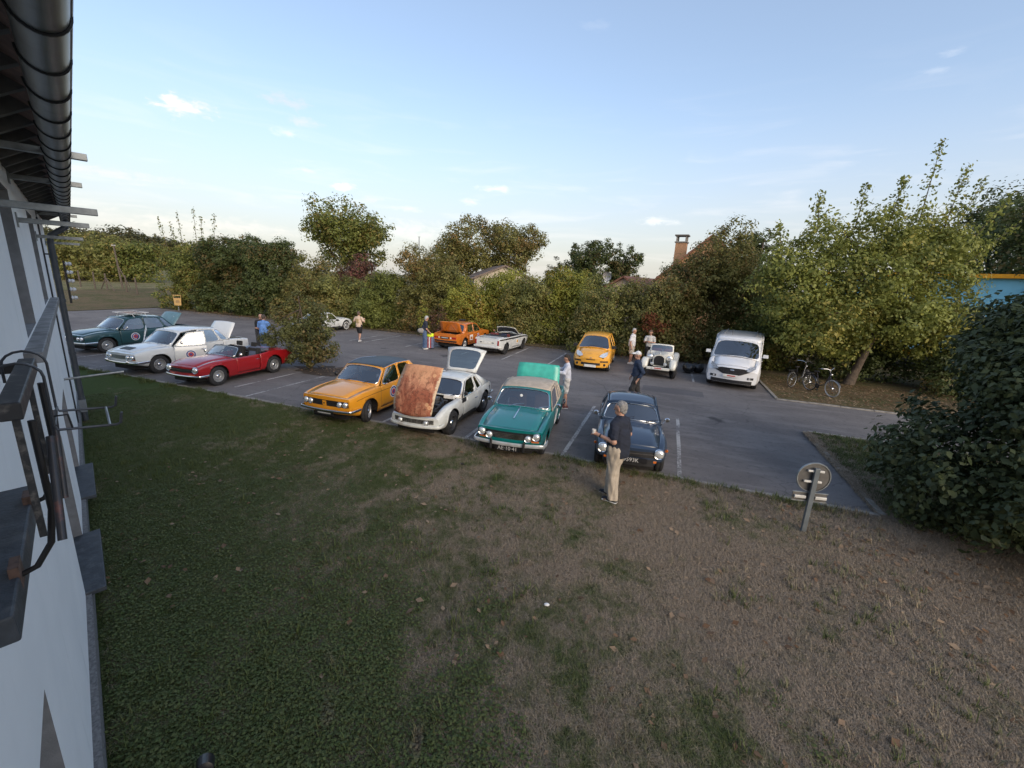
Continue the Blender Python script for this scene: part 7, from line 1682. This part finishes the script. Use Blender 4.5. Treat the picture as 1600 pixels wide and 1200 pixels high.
# man on the lawn, seen from behind his left, holding a paper cup
p = lot(-.52, 7.36, .035)
man = person(p, R_(140), 1.83, 'grey haired man in navy polo and khaki trousers holding a cup on the lawn', NAVY, KHAKI, SHOE, (.20, .195, .19), arms={1: ((-.06, .30, 1.12), (.24, .27, 1.17)), -1: ((-.05, -.29, 1.14), (.18, -.16, 1.03))}, feet={1: (-.04, .13, .08), -1: (.14, -.10, .08)}, head_turn=.15, belly=.03, h=.0085, seed=3, untuck=.13, slim=1.14, baggy=1.24)
man.rotation_euler = (R_(2.2), R_(2.6), R_(140))
cu = MB().lathe([(.0, -.04), (.028, -.04), (.036, .035), (.033, .035), (.026, -.03)], 18, Matrix.Translation((.335, .275, 1.215))).build('paper_cup', mat('paper_cup', (.68, .66, .63), .6), None, smooth=True)
cm = Matrix.Translation(p) @ man.rotation_euler.to_matrix().to_4x4() @ Matrix.Scale(1.83/1.75, 4); cu.data.transform(cm); cu.data.transform(Matrix.Translation(-(cm @ Vector((.335, .275, 1.17))))); cu.location = cm @ Vector((.335, .275, 1.17)); tag(cu, 'white paper cup in the hand of the man on the lawn', 'cup')
MB().box((-.015, .255, 1.235), (.09, .012, .075)).build('sleeve_patch', mat('patch_pale', (.35, .42, .55), .7), man); MB().lathe([(.0295, -.012), (.033, -.012), (.033, .012), (.0295, .012)], 14, basis((.205, .273, 1.162), (0, 1, 0), (-.17, 0, 1))).build('watch', M_black, man)
grow('collar', [((-.03, .045, 1.475), (-.03, -.045, 1.475), .042, .042), ((.03, .05, 1.46), (-.03, .05, 1.475), .03, .035), ((.03, -.05, 1.46), (-.03, -.05, 1.475), .03, .035)], .0085, NAVY, man, .03)
# man in cap and navy jacket walking to the left behind the blue car
person(lot(-.72, 14.4), R_(175), 1.76, 'man in white cap and navy jacket walking behind the blue hardtop', cloth('navy_jacket_cloth', (.022, .036, .070)), cloth('dark_trousers', (.035, .033, .032)), SHOE, sleeve='long', cap=mat('white_cap', (.68, .68, .66), .7), arms={1: ((-.12, .25, 1.12), (.02, .24, .87)), -1: ((-.02, -.25, 1.12), (.14, -.22, .90))}, feet={1: (.18, .10, .08), -1: (-.2, -.10, .10)}, lean=.06, belly=.02, seed=9)
# young person at the open boot of the teal car
person(lot(-2.72, 12.8), R_(180), 1.68, 'dark haired youth in pale long sleeved top reaching to the teal boot lid', cloth('pale_lilac_cloth', (.52, .54, .62)), cloth('off_white_cloth', (.52, .50, .48)), cloth('maroon_shoe', (.10, .03, .03)), (.025, .018, .014), 'fringe', sleeve='long', legs='shorts', arms={1: ((.14, .24, 1.20), (.40, .16, 1.22)), -1: ((.10, -.25, 1.22), (.38, -.17, 1.26))}, head_tilt=.3, slim=.88, lean=.05, seed=12)
person(lot(-1.55, 22.1), R_(-30), 1.78, 'grey haired man in white polo and beige shorts by the hedge', WHT, BEIGE, PALE, (.40, .39, .38), legs='shorts', head_tilt=.25, head_turn=-.3, lean=.05, belly=.02, seed=15, untuck=.05)
person(lot(-.72, 22.5), R_(-115), 1.72, 'man in pale shirt and black trousers looking at his hands by the roadster', cloth('stone_shirt_cloth', (.52, .51, .48)), BLK, SHOE, (.12, .07, .05), arms={1: ((.06, .26, 1.14), (.26, .08, 1.18)), -1: ((.06, -.26, 1.14), (.26, -.08, 1.20))}, head_tilt=.4, belly=.02, seed=18)
tp = lot(-16.28, 19.68); tanm = person(tp, R_(80), 1.70, 'man in peach T-shirt and black shorts walking away past the shrub', cloth('peach_cloth', (.55, .42, .32)), BLK, PALE, (.10, .07, .05), legs='shorts', arms={1: ((.02, .32, 1.18), (.16, .24, 1.30)), -1: ((.02, -.32, 1.18), (.16, -.24, 1.30))}, feet={1: (.16, .09, .08), -1: (-.18, -.09, .12)}, belly=.02, seed=21, untuck=.06)
MB().box((-.165, 0, 1.22), (.008, .16, .22)).build('back_print', mat('shirt_print', (.32, .24, .12), .8), tanm)
bm_ = person(lot(-12.12, 19.79), R_(20), 1.76, 'grey haired man in navy top and jeans carrying a grey shoulder bag', cloth('navy_top_cloth', (.02, .026, .045)), JEANS, PALE, (.42, .42, .42), lean=.16, head_tilt=.3, arms={1: ((.02, .26, 1.10), (.22, .22, .92)), -1: ((.08, -.25, 1.10), (.24, -.20, .92))}, belly=.02, seed=24)
bg = MB().ellipsoid((0, 0, 0), (.24, .12, .15), 16, 10).build('shoulder_bag', cloth('grey_canvas', (.26, .25, .24)), None, smooth=True); bg.location = lot(-12.18, 19.66, .98); bg.rotation_euler = (0, .12, R_(20)); tag(bg, 'grey canvas bag slung on the man in jeans', 'bag')
MB().tube([(.18, .0, .12), (.10, .10, .50), (.02, .14, .62)], .014, 6).build('strap', BLK, bg); MB().tube([(-.18, 0, .12), (-.06, .08, .48), (.02, .14, .62)], .014, 6).build('strap', BLK, bg)
person(lot(-17.34, 14.48), R_(95), 1.74, 'man in bright blue shirt and jeans behind the red convertible', cloth('bright_blue_cloth', (.12, .25, .55)), JEANS, SHOE, (.06, .045, .035), lean=.10, head_tilt=.25, arms={1: ((.10, .27, 1.12), (.30, .18, 1.08)), -1: ((.10, -.27, 1.12), (.30, -.18, 1.08))}, belly=.025, seed=27, untuck=.06)
person(lot(-18.25, 15.0), R_(-25), 1.72, 'bald man in black vest leaning left of the man in the blue shirt', BLK, cloth('charcoal_cloth', (.05, .05, .055)), SHOE, hair_style='none', lean=.28, head_tilt=.2, arms={1: ((.20, .27, 1.05), (.40, .2, .95)), -1: ((.2, -.27, 1.08), (.42, -.2, 1.0))}, seed=30, belly=.02)
person(lot(-16.2, 15.1), R_(170), 1.70, 'person in pale blue patterned shirt glimpsed through the island shrub', cloth('pale_blue_cloth', (.32, .40, .62)), cloth('grey_trousers', (.16, .16, .18)), SHOE, (.3, .28, .26), seed=33, lean=.1)
